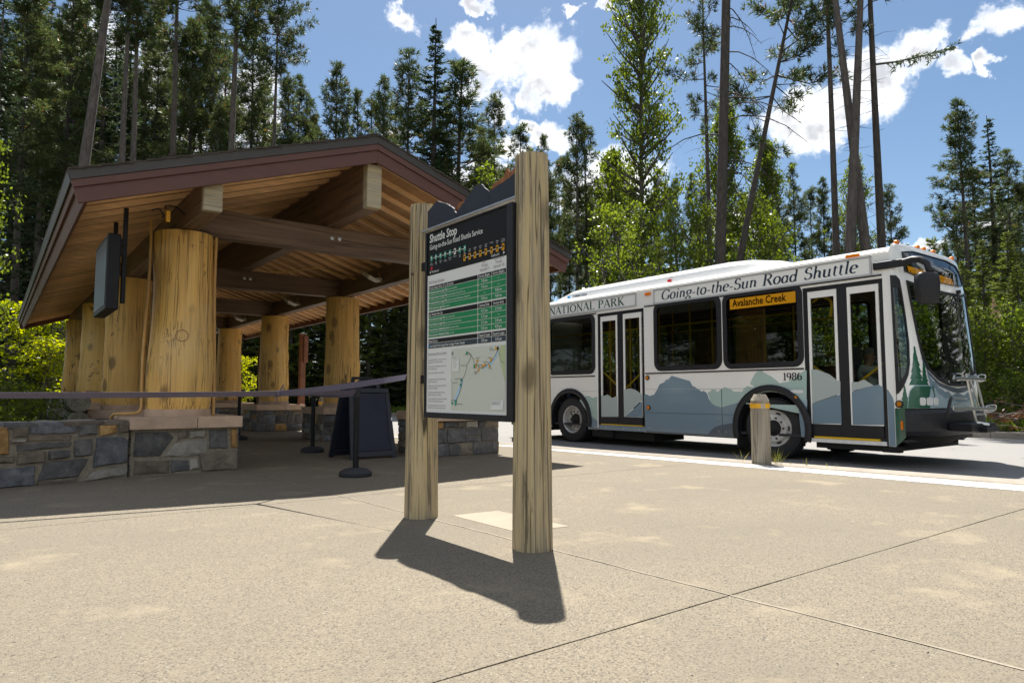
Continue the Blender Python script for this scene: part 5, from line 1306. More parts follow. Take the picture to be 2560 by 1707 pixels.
# lettering boards along the roof edge: serif letters drawn stroke by stroke
def arc(cx, cy, rx, ry, a0, a1, n=9): return [(cx+rx*math.cos(R(a0+(a1-a0)*k/n)), cy+ry*math.sin(R(a0+(a1-a0)*k/n))) for k in range(n+1)]
def sf(x, y, w=.17): return ([(x-w/2,y),(x+w/2,y)], .045)      # a serif
G_ = {   # glyph: (advance, [(points, width or None for pen contrast)])
 'N': (.84,[([(.14,0),(.14,1)],.05),([(.12,1),(.70,0)],.13),([(.70,0),(.70,1)],.05),sf(.14,.022,.22),sf(.10,.978,.2),sf(.70,.978,.22)]),
 'A': (.80,[([(.06,0),(.40,1)],.05),([(.38,1),(.72,0)],.13),([(.18,.34),(.60,.34)],.045),sf(.07,.022,.2),sf(.70,.022,.24)]),
 'T': (.74,[([(.37,0),(.37,.97)],.13),([(.05,.975),(.69,.975)],.05),([(.06,.98),(.05,.80)],.04),([(.68,.98),(.69,.80)],.04),sf(.37,.022,.28)]),
 'I': (.40,[([(.20,0),(.20,1)],.13),sf(.20,.022,.28),sf(.20,.978,.28)]),
 'O': (.90,[(arc(.44,.5,.36,.48,0,360,24),None)]),
 'L': (.68,[([(.18,0),(.18,1)],.13),([(.10,.025),(.62,.025)],.05),([(.61,.0),(.63,.24)],.04),sf(.18,.978,.28)]),
 'P': (.70,[([(.18,0),(.18,1)],.13),(arc(.36,.74,.25,.235,90,-90,10),None),([(.18,.975),(.36,.975)],.045),([(.18,.505),(.36,.505)],.045),sf(.18,.022,.28),sf(.14,.978,.2)]),
 'R': (.80,[([(.18,0),(.18,1)],.13),(arc(.36,.75,.24,.225,90,-90,10),None),([(.18,.975),(.36,.975)],.045),([(.18,.525),(.36,.525)],.045),([(.38,.52),(.70,.0)],.12),sf(.18,.022,.28),sf(.14,.978,.2),sf(.72,.022,.16)]),
 'K': (.80,[([(.18,0),(.18,1)],.13),([(.20,.42),(.66,.98)],.05),([(.32,.56),(.70,.0)],.13),sf(.18,.022,.28),sf(.18,.978,.28),sf(.64,.978,.22),sf(.72,.022,.2)]),
 'G': (.86,[(arc(.46,.5,.36,.48,38,330,20),None),([(.74,.40),(.74,.10)],.12),sf(.74,.40,.24),([(.76,.96),(.74,.72)],.04)]),
 'o': (.56,[(arc(.27,.33,.215,.32,0,360,18),None)]),
 'i': (.30,[([(.14,.03),(.14,.64)],.11),([(.04,.60),(.16,.64)],.04),([(.12,.02),(.25,.08)],.045),(arc(.15,.88,.03,.03,0,360,8),.07)]),
 'n': (.60,[([(.13,0),(.13,.64)],.11),([(.02,.60),(.14,.64)],.04),(arc(.29,.40,.155,.22,160,0,8)+[(.445,.06)],None),([(.44,.03),(.56,.08)],.045)]),
 'g': (.54,[(arc(.27,.43,.18,.20,0,360,16),None),([(.18,.26),(.12,.14),(.22,.08),(.40,.04)],.05),(arc(.25,-.10,.20,.13,60,-300,16),None),([(.40,.60),(.52,.62)],.05)]),
 '-': (.36,[([(.05,.30),(.30,.30)],.075)]),
 't': (.36,[([(.14,.12),(.14,.80)],.11),(arc(.23,.13,.09,.11,180,320,6),.06),([(.03,.63),(.31,.63)],.045)]),
 'h': (.60,[([(.13,0),(.13,1.02)],.11),([(.02,.98),(.14,1.02)],.04),(arc(.29,.40,.155,.22,160,0,8)+[(.445,.06)],None),([(.44,.03),(.56,.08)],.045)]),
 'e': (.50,[(arc(.26,.33,.20,.31,12,310,16),None),([(.08,.36),(.44,.38)],.045)]),
 'S': (.60,[(arc(.30,.75,.20,.23,40,270,12)+arc(.30,.27,.22,.25,90,-150,12),None),([(.47,.97),(.46,.76)],.04),([(.09,.26),(.09,.03)],.04)]),
 'u': (.62,[([(.12,.62),(.12,.22)]+arc(.28,.20,.155,.19,180,300,6),None),([(.45,.03),(.45,.64)],.11),([(.01,.60),(.13,.64)],.04),([(.45,.03),(.58,.08)],.045),([(.36,.05),(.45,.20)],.045)]),
 'a': (.56,[(arc(.25,.31,.185,.30,30,330,14),None),([(.43,.03),(.43,.62)],.10),([(.43,.03),(.54,.08)],.045)]),
 'd': (.60,[(arc(.25,.31,.185,.30,30,330,14),None),([(.44,.03),(.44,1.02)],.11),([(.33,.98),(.45,1.02)],.04),([(.44,.03),(.56,.08)],.045)]),
 'l': (.30,[([(.14,.03),(.14,1.02)],.11),([(.03,.98),(.15,1.02)],.04),([(.13,.02),(.26,.08)],.045)]),
 '1': (.44,[([(.24,0),(.24,.98)],.12),([(.08,.84),(.25,.98)],.05),sf(.24,.022,.34)]),
 '9': (.60,[(arc(.28,.68,.21,.29,0,360,16),None),(arc(.16,.5,.34,.48,25,-70,8),None)]),
 '8': (.60,[(arc(.29,.74,.19,.23,0,360,14),None),(arc(.29,.26,.22,.25,0,360,14),None)]),
 '6': (.60,[(arc(.30,.31,.21,.29,0,360,16),None),(arc(.42,.5,.34,.48,205,110,8),None)]),
 ' ': (.36,[])}
def serif(s, h, fn, slant=0.0, track=0.0, width=None):
    mb = MB(); x = 0; total = sum(G_[c][0]+track for c in s); kx = h if width is None else width/total
    for c in s:
        adv, strokes = G_[c]
        for pts, w in strokes:
            P = [Vector(p) for p in pts]; a = []; b = []
            for i, p in enumerate(P):
                d = P[min(i+1,len(P)-1)]-P[max(i-1,0)]; d.normalize()
                ww = (w if w is not None else .045+.085*abs(d.y)**1.3)*1.22
                n_ = Vector((-d.y,d.x))*ww/2
                for L_, q in ((a, p+n_), (b, p-n_)): L_.append(fn((x+q.x+slant*q.y*h/kx)*kx, q.y*h))
            mb.strip(a, b)
        x += adv+track
    return mb
def board_(y0, y1, z0, z1):
    mb = MB(); w = .028
    for lo, hi in (((y0,z0),(y1,z0+w)),((y0,z1-w),(y1,z1)),((y0,z0+w),(y0+w,z1-w)),((y1-w,z0+w),(y1,z1-w))): mb.box((NX-.022,lo[0],lo[1]),(NX-.0,hi[0],hi[1]))
    fr = mb.build('sign_frame', MATS['bus_grey'], bus, bevel=.004)
    mb = MB(); mb.box((NX-.012,y0+w,z0+w),(NX-.002,y1-w,z1-w)); mb.build('sign_panel', MATS['bus_white'], fr); return fr
sb = board_(4.56,8.59,2.60,2.895); serif('Going-to-the-Sun Road Shuttle', .185, nt(8.42,2.668,.0135), .22, .02, 3.66).build('lettering', MATS['bus_navy_ink'], sb)
sb = board_(9.03,12.95,2.62,2.895); serif('NATIONAL PARK', .165, nt(11.62,2.678,.0135), 0, .03, 2.28).build('lettering', MATS['bus_green_ink'], sb)
serif('1986', .118, nt(5.985,1.135,.007), 0, .03, .325).build('fleet_number', MATS['ink_black'], bus)
# mountain graphics on the side
def decal(name, pts, layer, m): return poly_patch([pts], near(.0015*layer)).build(name, MATS[m], bus)
T = DEC['teal']; arcF = [(AXF+.60*math.cos(R(a)), AXZ+.58*math.sin(R(a))) for a in range(20,161,12)]
decal('mountain_teal', T[:-1]+[(5.615,.60)]+[(5.70,.62)]+arcF[2:-1]+[(6.82,.76),(7.0,.71),(7.3,.60)], 1, 'bus_teal')
decal('mountain_blue', DEC['blue']+[(6.80,.60),(6.845,.21),(8.85,.21)], 2, 'bus_blue')
decal('mountain_dark', DEC['dark']+[(6.845,.45),(6.845,.207)], 3, 'bus_slate')
decal('mountain_light', DEC['lightblue_r'], 2, 'bus_light'); decal('mountain_blue', DEC['blue_r'], 3, 'bus_blue')
decal('mountain_pale', DEC['pale_l'], 1, 'bus_teal'); decal('mountain_blue', DEC['blue_l'], 2, 'bus_blue')
decal('mountain_blue', [(11.63,.21),(11.63,.965),(11.9,1.02),(12.3,1.15),(12.6,.98),(13.04,1.1),(13.04,.62),(12.15,.62),(12.15,.21)], 2, 'bus_blue')
decal('mountain_blue', [(4.422,.985),(4.406,.98),(4.351,.875),(4.335,.80),(4.335,.205),(4.42,.205)], 2, 'bus_blue')
def trim(name, y0, y1, z, h, d, m): mb = MB(); mb.box((NX-d,y0,z-h/2),(NX-.0005,y1,z+h/2)); mb.build(name, MATS[m], bus)
trim('belt_moulding', 5.63,8.83,1.309,.022,.012,'black_plastic'); trim('belt_moulding', 10.2,13.0,1.29,.022,.012,'black_plastic')
trim('drip_rail', 4.43,8.83,2.592,.020,.02,'black_plastic'); trim('drip_rail', 10.15,13.0,2.585,.016,.015,'black_plastic')
trim('panel_seam', 6.95,8.83,1.012,.006,.0075,'bus_grey'); trim('panel_seam', 5.62,6.95,1.012,.006,.0075,'bus_light'); trim('panel_seam', 6.86,8.83,.575,.006,.0075,'bus_slate'); trim('panel_seam', 10.15,10.6,.985,.006,.0075,'bus_grey')
trim('skirt_rail', 6.85,8.83,.215,.03,.012,'bus_slate'); trim('skirt_rail', 10.12,10.36,.215,.03,.012,'bus_slate')
mb = MB(); mb.box((NX-.0075,7.125,.23),(NX-.001,7.132,1.008)); mb.build('panel_seam', MATS['bus_slate'], bus)
for y, z in ((7.205,.50),(7.05,.50),(7.20,.285),(7.045,.285),(8.74,.285),(9.9,.25),(9.4,.25),(9.0,.25),(10.2,.25)):
    mb = MB(); mb.lathe([(.011,-.010),(.008,-.014)], (NX,y,z), 8, 'x'); mb.build('rivet', MATS['steel'], bus)
def round_lamp(y, z, m='amber_round', r=.047):
    mb = MB(); mb.lathe([(r,-.001),(r,-.016),(r*.82,-.02)], (NX-.006,y,z), 16, 'x'); o = mb.build('side_marker', MATS['black_plastic'], bus)
    mb = MB(); mb.lathe([(r*.8,-.015),(r*.7,-.028),(r*.3,-.034)], (NX-.006,y,z), 16, 'x'); mb.build('lens', MATS[m], o, smooth=True)
round_lamp(8.775,1.228); round_lamp(8.755,.665,'amber_lens',.044); round_lamp(5.775,.86)
for y0, y1, z0, z1 in ((8.66,8.80,2.80,2.85),(4.72,4.92,2.905,2.95)):
    mb = MB(); mb.box((NX-.035,y0,z0),(NX-.0,y1,z1)); mb.build('clearance_lamp', MATS['amber_lens'], bus, bevel=.006)
mb = MB(); mb.box((NX-.010,5.65,.935),(NX-.007,5.86,.985)); mb.build('notice_sticker', MATS['ink_white'], bus)
# wheel arch flares, liners, mud flaps
for ya, r0, r1 in ((AXF,.59,.69),(AXR,.57,.66)):
    n = 26; rings = []
    for rr, xo in ((r0,.09),(r0,-.035),((r0+r1)/2,-.045),(r1,-.030),(r1,.0)):
        rings.append([Vector((NX+xo, ya-rr*math.cos(R(a)), AXZ+rr*math.sin(R(a)))) for a in np.linspace(-16 if ya == AXF else -12,196 if ya == AXF else 192,n)])
    mb = MB()
    for a, b in zip(rings[:-1], rings[1:]): mb.strip(a, b)
    mb.build('wheel_arch', MATS['black_plastic'], bus, smooth=True, sharp=50)
    mb = MB(); mb.strip([Vector((NX+.092, ya-.62*math.cos(R(a)), AXZ+.60*math.sin(R(a)))) for a in np.linspace(-15,195,n)], [Vector((NX+.85, ya-.62*math.cos(R(a)), AXZ+.60*math.sin(R(a)))) for a in np.linspace(-15,195,n)])
    mb.build('arch_liner', MATS['under_black'], bus); mb = MB()
    mb.strip([Vector((FX-.02, ya-.62*math.cos(R(a)), AXZ+.60*math.sin(R(a)))) for a in np.linspace(-15,195,n)], [Vector((FX-.85, ya-.62*math.cos(R(a)), AXZ+.60*math.sin(R(a)))) for a in np.linspace(-15,195,n)])
    mb.build('arch_liner', MATS['under_black'], bus)
mb = MB(); mb.box((NX+.02,6.845,.03),(NX+.42,6.865,.28)); mb.build('mud_flap', MATS['black_plastic'], bus)
mb = MB(); mb.box((NX+.03,9.75,.06),(NX+.4,10.33,.205)); mb.build('tank_guard', MATS['under_black'], bus)
mb = MB(); mb.box((NX+.05,4.4,.12),(FX-.05,5.5,.20)); mb.box((NX+.06,6.9,.18),(FX-.06,10.3,.25)); mb.box((NX+.06,11.7,.12),(FX-.06,13.0,.22)); mb.box((NX+.9,5.5,.2),(FX-.9,12,.25)); mb.box((NX+.12,8.75,.03),(NX+1.0,10.3,.18)); mb.build('underframe', MATS['under_black'], bus)
mb = MB(); mb.box((NX+.01,4.30,.115),(NX+.14,4.52,.185)); mb.build('jack_point', MATS['under_black'], bus)
# wheels
def make_wheel(x, y, side, steer, front):
    """side -1: outer face looks to -X"""
    rot = Matrix.Rotation(steer, 4, 'Z'); c = Vector((x,y,AXZ))
    def T_(mb): mb.v = [tuple(c + rot @ (Vector(v))) for v in mb.v]; return mb
    s = side
    mb = MB(); mb.lathe([(.29,s*.10),(.31,s*.125),(.40,s*.135),(.455,s*.115),(.478,s*.08),(.48,s*.03),(.48,-s*.08),(.455,-s*.115),(.40,-s*.135),(.29,-s*.12)], (0,0,0), 48, 'x', cap=False)
    ty = T_(mb).build('wheel', MATS['tyre_rubber'], bus, smooth=True, sharp=35)
    mb = MB()
    for k in range(48):                      # tread lugs
        a = 2*math.pi*k/48
        for xo in (-.07,0,.07):
            m_ = Matrix.Rotation(a+(.04 if xo else 0),3,'X'); V = [m_ @ Vector((xo+dx*.028, dy*.020, .478+dz)) for dz in (0,.009) for dx, dy in ((-1,-1),(1,-1),(1,1),(-1,1))]
            mb.add(V, [(0,3,2,1),(4,5,6,7),(0,1,5,4),(1,2,6,5),(2,3,7,6),(3,0,4,7)])
    T_(mb).build('tread', MATS['tyre_rubber'], ty)
    mb = MB()
    if front: prof = [(.295,s*.105),(.285,s*.120),(.268,s*.108),(.262,s*.07),(.235,s*.075),(.215,s*.115),(.13,s*.125),(.125,s*.10)]
    else: prof = [(.295,s*.105),(.285,s*.120),(.268,s*.105),(.262,-s*.02),(.24,-s*.05),(.21,-s*.02),(.12,-s*.015),(.115,s*.01)]
    mb.lathe(prof, (0,0,0), 40, 'x', cap=False); T_(mb).build('rim', MATS['rim_white'], ty, smooth=True, sharp=30)
    mb = MB(); mb.lathe([(.125,s*.10 if front else 0),(.10,s*.13 if front else s*.05),(.06,s*.165 if front else s*.10),(.05,s*.17 if front else s*.11)], (0,0,0), 20, 'x'); T_(mb).build('hub', MATS['under_black'], ty, smooth=True, sharp=30)
    mb = MB()
    for k in range(10):
        a = 2*math.pi*k/10; xx = s*.122 if front else -s*.012
        mb.lathe([(.016,xx),(.016,xx+s*.022),(.009,xx+s*.028)], (0,.168*math.cos(a),.168*math.sin(a)), 6, 'x')
    T_(mb).build('wheel_nut', MATS['dark_brown'], ty)
    mb = MB()
    for k in range(5):
        a = 2*math.pi*(k+.5)/5; xx = s*.0785 if front else -s*.045
        V = [Vector((xx+s*.012, .237*math.cos(a)+.042*math.cos(t)*(-math.sin(a))+.017*math.sin(t)*math.cos(a), .237*math.sin(a)+.042*math.cos(t)*math.cos(a)+.017*math.sin(t)*math.sin(a))) for t in np.linspace(0,2*math.pi,12,endpoint=False)]
        mb.add(V, [tuple(range(12))])
    T_(mb).build('hand_hole', MATS['under_black'], ty)
make_wheel(NX+.165, AXF, -1, R(6), True); make_wheel(FX-.165, AXF, 1, R(6), True)
make_wheel(NX+.165, AXR, -1, 0, False); make_wheel(FX-.165, AXR, 1, 0, False)
mb = MB(); mb.lathe([(.29,-.12),(.40,-.135),(.48,-.08),(.48,.08),(.40,.135),(.29,.12)], (NX+.47,AXR,AXZ), 32, 'x'); mb.build('inner_wheel', MATS['tyre_rubber'], bus, smooth=True, sharp=35); mb = MB(); mb.lathe([(.29,-.12),(.40,-.135),(.48,-.08),(.48,.08),(.40,.135),(.29,.12)], (FX-.47,AXR,AXZ), 32, 'x'); mb.build('inner_wheel', MATS['tyre_rubber'], bus, smooth=True, sharp=35); mb = MB(); mb.lathe([(.08,-.9),(.08,.9)], (BXC,AXR,AXZ), 10, 'x'); mb.build('axle', MATS['under_black'], bus); mb = MB(); mb.lathe([(.06,-.9),(.06,.9)], (BXC,AXF,AXZ), 10, 'x'); mb.build('axle', MATS['under_black'], bus, smooth=True, sharp=35)
# lower front: corner panels, bumper, lamps, pine graphics
for s in (-1, 1):
    o_ = poly_patch([[(s*90,.22),(s*78,.22+.12),(s*78,.72),(s*90,.72)][::1]], lambda p, z: FS(p,z), [s*k for k in (80,82,84,86,88)], [.4,.55]).build('corner_panel', MATS['bus_pine'], bus, smooth=True)
mb = MB(); cols_ = [-78+156*k/40 for k in range(41)]
prof = [(.0,.715),(.055,.705),(.085,.66),(.095,.55),(.09,.42),(.06,.36),(-.04,.335)]
L_ = [[FS(p,.6,o)-Vector((0,0,.6-z)) for p in cols_] for o, z in prof]
for a, b in zip(L_[:-1], L_[1:]): mb.strip(a, b)
mb.build('front_bumper', MATS['black_plastic'], bus, smooth=True, sharp=40)
mb = MB(); mb.strip([FS(p,.35,-.02) for p in cols_], [FS(p,.18,-.35) for p in cols_]); mb.build('front_valance', MATS['under_black'], bus)
def jag_tree(ax, az, half, bz, n=6, seed=1, lean=0):
    r = random.Random(seed); Lp, Rp = [], []
    for k in range(n):
        t = (k+1)/n; w = half*t; z = az+(bz-az)*t
        Lp += [(ax-w*.62+lean*t, az+(bz-az)*(t-.16)), (ax-w-r.uniform(0,.8)+lean*t, z-r.uniform(0,.012))]; Rp += [(ax+w*.62+lean*t, az+(bz-az)*(t-.16)), (ax+w+r.uniform(0,.8)+lean*t, z-r.uniform(0,.012))]
    return [(ax,az)]+Rp+Lp[::-1]
fpatch('mountain_front', [(-39.5,1.27),(-36,1.215),(-21.5,1.065),(-10,1.0),(0,.965),(10,1.0),(21.5,1.065),(36,1.2),(60,1.0),(74,.9),(74,.728),(-34,.728)], .0025, 'bus_snow')
fpatch('mountain_front', [(-38.8,1.24),(-34,1.16),(-30,1.10),(-26,1.08),(-22,1.01),(-17,.985),(-13,.95),(-9,.96),(-5,.90),(-1,.935),(4,.90),(9,.95),(16,.93),(24,1.0),(33,1.05),(45,.95),(60,.9),(60,.728),(-30,.728)], .004, 'bus_blue')
fpatch('mountain_front', [(-32,1.02),(-28,1.0),(-24,.93),(-19,.90),(-14,.86),(-9,.87),(0,.80),(10,.82),(22,.84),(22,.73),(-30,.73)], .0052, 'bus_light')
fpatch('pine_graphic', jag_tree(-53.5,1.575,12.5,1.045,6,3,-3.5), .003, 'bus_pine'); fpatch('pine_graphic', jag_tree(-42.0,1.41,5.6,1.03,6,4,-1.0), .004, 'bus_pine')
fpatch('pine_graphic', jag_tree(-77.5,1.04,7.5,.73,5,5), .003, 'bus_pine'); fpatch('pine_graphic', jag_tree(-31,1.06,3.2,.86,4,6), .006, 'bus_pine')
fpatch('pine_graphic', [(-86,.728),(-86,.80),(-80,.83),(-74,.80),(-74,.728)], .0035, 'bus_pine')
hd = [(-73.5,.728),(-72,.85),(-69,.955),(-65,1.0),(-60,1.03),(-36,1.03),(-32.5,.98),(-31,.90),(-31,.728)]
lid = fpatch('lamp_panel', hd, .007, 'bus_pine'); fpatch('lamp_panel_edge', [(a,b) for a, b in hd[:6]]+[(-36,1.042),(-60,1.042),(-65.5,1.012),(-70,.965),(-73,.86),(-74.3,.728)], .0062, 'bus_light')
fpatch('lamp_panel_graphic', [(-38,.728),(-36,.80),(-39,.86),(-37,.93),(-35.5,1.0),(-32.5,.98),(-31,.90),(-31,.728)], .0085, 'bus_light')
def lamp(p0, p1, z0, z1):
    c = [(p0+(p1-p0)*(.5+.5*math.copysign(abs(math.cos(t))**.5,math.cos(t))), z0+(z1-z0)*(.5+.5*math.copysign(abs(math.sin(t))**.5,math.sin(t)))) for t in np.linspace(0,2*math.pi,20,endpoint=False)]
    h = MB(); n = len(c); cc = shrink(c,.84)
    h.add([FS(p,z,.008) for p, z in c]+[FS(p,z,.013) for p, z in shrink(c,.93)]+[FS(p,z,.009) for p, z in cc], [(r_*n+i, r_*n+(i+1) % n, (r_+1)*n+(i+1) % n, (r_+1)*n+i) for r_ in range(2) for i in range(n)]); o = h.build('headlight', MATS['ink_white'], lid, smooth=True, sharp=40)
    h = MB(); h.add([FS(p,z,.0095) for p, z in cc]+[FS((p0+p1)/2,(z0+z1)/2,.016)], [(i,(i+1) % n,n) for i in range(n)]); h.build('lens', MATS['lens_clear'], o, smooth=True)
lamp(-54,-44.2,.765,.875); lamp(-43,-33,.765,.875); lamp(-31.8,-24.5,.765,.875)
for s in (1,): 
    pass
pz = FS(-85.5,.785,.008); mb = MB(); mb.lathe([(.05,-.001),(.05,-.02),(.04,-.024)], (pz.x,pz.y,.785), 16, 'x'); o = mb.build('side_marker', MATS['black_plastic'], bus); mb = MB(); mb.lathe([(.038,-.02),(.03,-.035)], (pz.x,pz.y,.785), 14, 'x'); mb.build('lens', MATS['amber_round'], o, smooth=True)
fpatch('reflector', rrect(-85.3,.435,-81.3,.55,1.2,3) if False else [(-85,.445),(-84.6,.435),(-82,.435),(-81.6,.445),(-81.6,.545),(-82,.555),(-84.6,.555),(-85,.545)], .012, 'amber_lens', bus)
# roof marker lamps
for p in (-47,-8,-1.5,5,47):
    q = FS(p,ztop(p),.0)+Vector((0,.03,.075)); mb = MB(); mb.box((q.x-.04,q.y-.025,q.z-.015),(q.x+.04,q.y+.025,q.z+.03)); mb.build('clearance_lamp', MATS['amber_lens'], bus, bevel=.008)
# mirror arm and mirror
mb = MB(); mb.box((NX-.05,4.09,2.665),(NX-.001,4.53,2.775)); arm = mb.build('mirror_arm', MATS['black_plastic'], bus, bevel=.03, bseg=3, smooth=True)
P0 = Vector((NX-.03,4.12,2.72)); pts = [P0, Vector((NX-.035,4.00,2.74)), Vector((NX-.045,3.90,2.725)), Vector((NX-.04,3.825,2.66)), Vector((NX-.035,3.80,2.55))]
mb = MB(); mb.tube(pts, [.05,.05,.047,.043,.04], 12); mb.build('arm_bend', MATS['black_plastic'], arm, smooth=True, sharp=50)
mb = MB(); S_ = 20; V = []; F = []
prof = [(.02,2.545),(.75,2.535),(1.0,2.50),(1.05,2.40),(1.02,2.28),(.93,2.17),(.75,2.12),(.1,2.11)]
MC = Vector((9.85,3.83,0)); ax = Vector((.80,-.60,0)).normalized(); ay = Vector((.60,.80,0))
for k, z in prof:
    for j in range(S_):
        t = 2*math.pi*j/S_; cxx = math.copysign(abs(math.cos(t))**.65,math.cos(t)); cyy = math.copysign(abs(math.sin(t))**.65,math.sin(t))
        V.append(MC+ax*(.148*k*cxx)+ay*(.085*k*cyy)+Vector((0,0,z)))
for i in range(len(prof)-1):
    for j in range(S_): F.append((i*S_+j, i*S_+(j+1) % S_, (i+1)*S_+(j+1) % S_, (i+1)*S_+j))
F += [tuple(range(S_-1,-1,-1)), tuple((len(prof)-1)*S_+j for j in range(S_))]
mb.add(V, F); mir = mb.build('mirror_housing', MATS['black_plastic'], arm, smooth=True, sharp=50)
mb = MB(); mb.add([MC+ax*(.12*a)+ay*.09+Vector((0,0,z)) for a, z in ((-1,2.2),(1,2.2),(1,2.48),(-1,2.48))], [(0,1,2,3)]); mb.build('mirror_glass', MATS['steel'], mir)
# wipers
for s in (-1, 1):
    b0 = FS(14*s+6,2.47,.03); b1 = FS(22*s-12,2.30,.05); b2 = FS(28*s-5,2.17,.035); b3 = FS(3*s,2.235,.035)
    mb = MB(); mb.tube([b0,b1], .012, 6); mb.tube([b3,b1,b2], .010, 6); mb.lathe([(.03,-.02),(.03,.03)], tuple(b0), 10, 'y'); mb.build('wiper', MATS['black_plastic'], bus)
# interior
mb = MB(); mb.box((NX+.05,4.2,.26),(FX-.05,12.95,.30)); mb.build('cabin_floor', MATS['bus_floor'], bus)
mb = MB(); mb.box((NX+.05,4.45,2.74),(FX-.05,12.95,2.77)); mb.build('ceiling', MATS['bus_ceiling'], bus)
mb = MB(); mb.box((NX+.95,8.72,.3),(FX-.06,8.76,1.5)); mb.box((FX-.9,5.85,.3),(FX-.06,5.88,1.75)); mb.build('partition', MATS['bus_interior'], bus)
def seat(x, y, face=1, h=.82):
    st = obj('seat', None, bus); 
    mb = MB(); mb.box((x-.21,y-.21,h-.12),(x+.21,y+.21,h)); a = mb.build('cushion', MATS['seat_fabric'], st, bevel=.03)
    mb = MB(); mb.box((x-.21,y+.19*face-.04,h),(x+.21,y+.19*face+.05,h+.62)); mb.build('backrest', MATS['seat_fabric'], st, bevel=.03)
    mb = MB(); mb.box((x-.04,y-.15,.3),(x+.04,y+.15,h-.12)); mb.build('seat_leg', MATS['under_black'], st)
for y in (6.9,7.7,8.5): seat(NX+.32,y); 
for y in (6.9,7.7,9.73,10.6,11.5,12.3): seat(FX-.32,y); seat(FX-.78,y) if y > 9 else None
for y in (11.0,11.66,12.4): seat(NX+.34,y); seat(NX+.80,y)
seat(11.62,5.55,1,.80)
mb = MB(); mb.box((NX+.35,4.30,.3),(FX-.15,4.62,.98)); mb.box((NX+1.2,4.25,.98),(FX-.2,4.75,1.10)); dash = mb.build('dashboard', MATS['black_plastic'], bus, bevel=.04)
mb = MB(); c = Vector((11.62,5.02,1.19)); u = Vector((1,0,0)); v = Vector((0,.55,.83)); mb.tube([c+u*.22*math.cos(t)+v*.22*math.sin(t) for t in np.linspace(0,2*math.pi,24,endpoint=False)], .016, 8, closed=True); mb.bar(c-u*.21,c+u*.21,.02,.02); mb.tube([c,c+Vector((0,-.25,-.2))],.03,8); mb.build('steering_wheel', MATS['black_plastic'], bus)
mb = MB(); mb.box((10.6,4.4,1.0),(10.9,4.62,1.32)); mb.build('fare_box', MATS['bus_grey'], bus, bevel=.02)
# folded bicycle rack on the bumper
rack = thing('bicycle_rack', 'folded aluminium bicycle rack upright on the front bumper of the bus', 'bicycle rack', (11.0,3.8,.5))
def rk(name, a, b, w=.04, h=.025, m='steel'): mb = MB(); mb.bar(a, b, w, h, (0,-1,.1)); return mb.build(name, MATS[m], rack, bevel=.004)
yR = 3.72
rk('upright', (10.80,yR-.06,.53), (10.70,yR+.0,1.20)); rk('upright', (11.14,yR-.06,.60), (11.02,yR+.0,1.20)); rk('strut', (11.0,yR-.05,.68), (10.87,yR+.02,1.15), .02, .02)
rk('foot', (10.80,yR-.06,.53), (10.95,yR-.16,.50)); rk('crossbar', (10.68,yR-.01,1.165), (11.10,yR-.01,1.165), .03, .02); rk('crossbar', (10.84,yR-.05,.64), (11.2,yR-.05,.64), .03, .02)
def trough(z0, x0, x1, y, nm):
    pts = [Vector((x0+(x1-x0)*(.5+.5*math.copysign(min(1,abs(math.cos(t))*1.0),math.cos(t))), y-.05*math.cos(2*t)*0-.02*math.sin(t), z0+.048*math.copysign(abs(math.sin(t))**.5,math.sin(t)))) for t in np.linspace(0,2*math.pi,28,endpoint=False)]
    mb = MB(); mb.tube(pts, .009, 6, closed=True); mb.build(nm, MATS['steel'], rack, smooth=True)
trough(1.15, 10.22, 10.50, yR-.02, 'wheel_tray'); trough(1.15, 11.05, 11.32, yR-.02, 'wheel_tray'); trough(.74, 10.05, 10.62, yR-.05, 'wheel_tray'); trough(.72, 11.16, 11.55, yR-.06, 'wheel_tray')
rk('tray_bar', (10.2,yR-.02,1.13), (11.3,yR-.02,1.13), .045, .02); rk('tray_bar', (10.05,yR-.05,.73), (11.5,yR-.06,.71), .05, .02)
for zz in (1.18,1.10): mb = MB(); mb.tube([(10.06,yR-.05,zz),(10.26,yR-.03,zz+.005)], .014, 8); mb.build('grip', MATS['black_plastic'], rack)
mb = MB(); mb.tube([(10.0,yR+.02,.62),(9.98,yR-.02,.70),(10.04,yR-.03,.84),(10.10,yR-.02,.87)], .02, 8); mb.build('hook', MATS['black_plastic'], rack); rk('hook_bar', (10.1,yR-.02,.87), (10.62,yR-.02,.86), .025, .02)
mb = MB(); mb.box((10.45,yR-.12,.42),(11.35,yR+.16,.52)); mb.box((10.75,yR-.2,.40),(11.2,yR-.05,.47)); mb.build('mount', MATS['black_paint'], rack, bevel=.01)
mb = MB(); mb.tube([(10.62,3.9,1.15),(10.60,3.86,1.34)], .007, 6); mb.tube([(9.80,4.26,.62),(9.795,4.25,1.34)], .004, 6); mb.build('whip_aerial', MATS['black_paint'], bus)

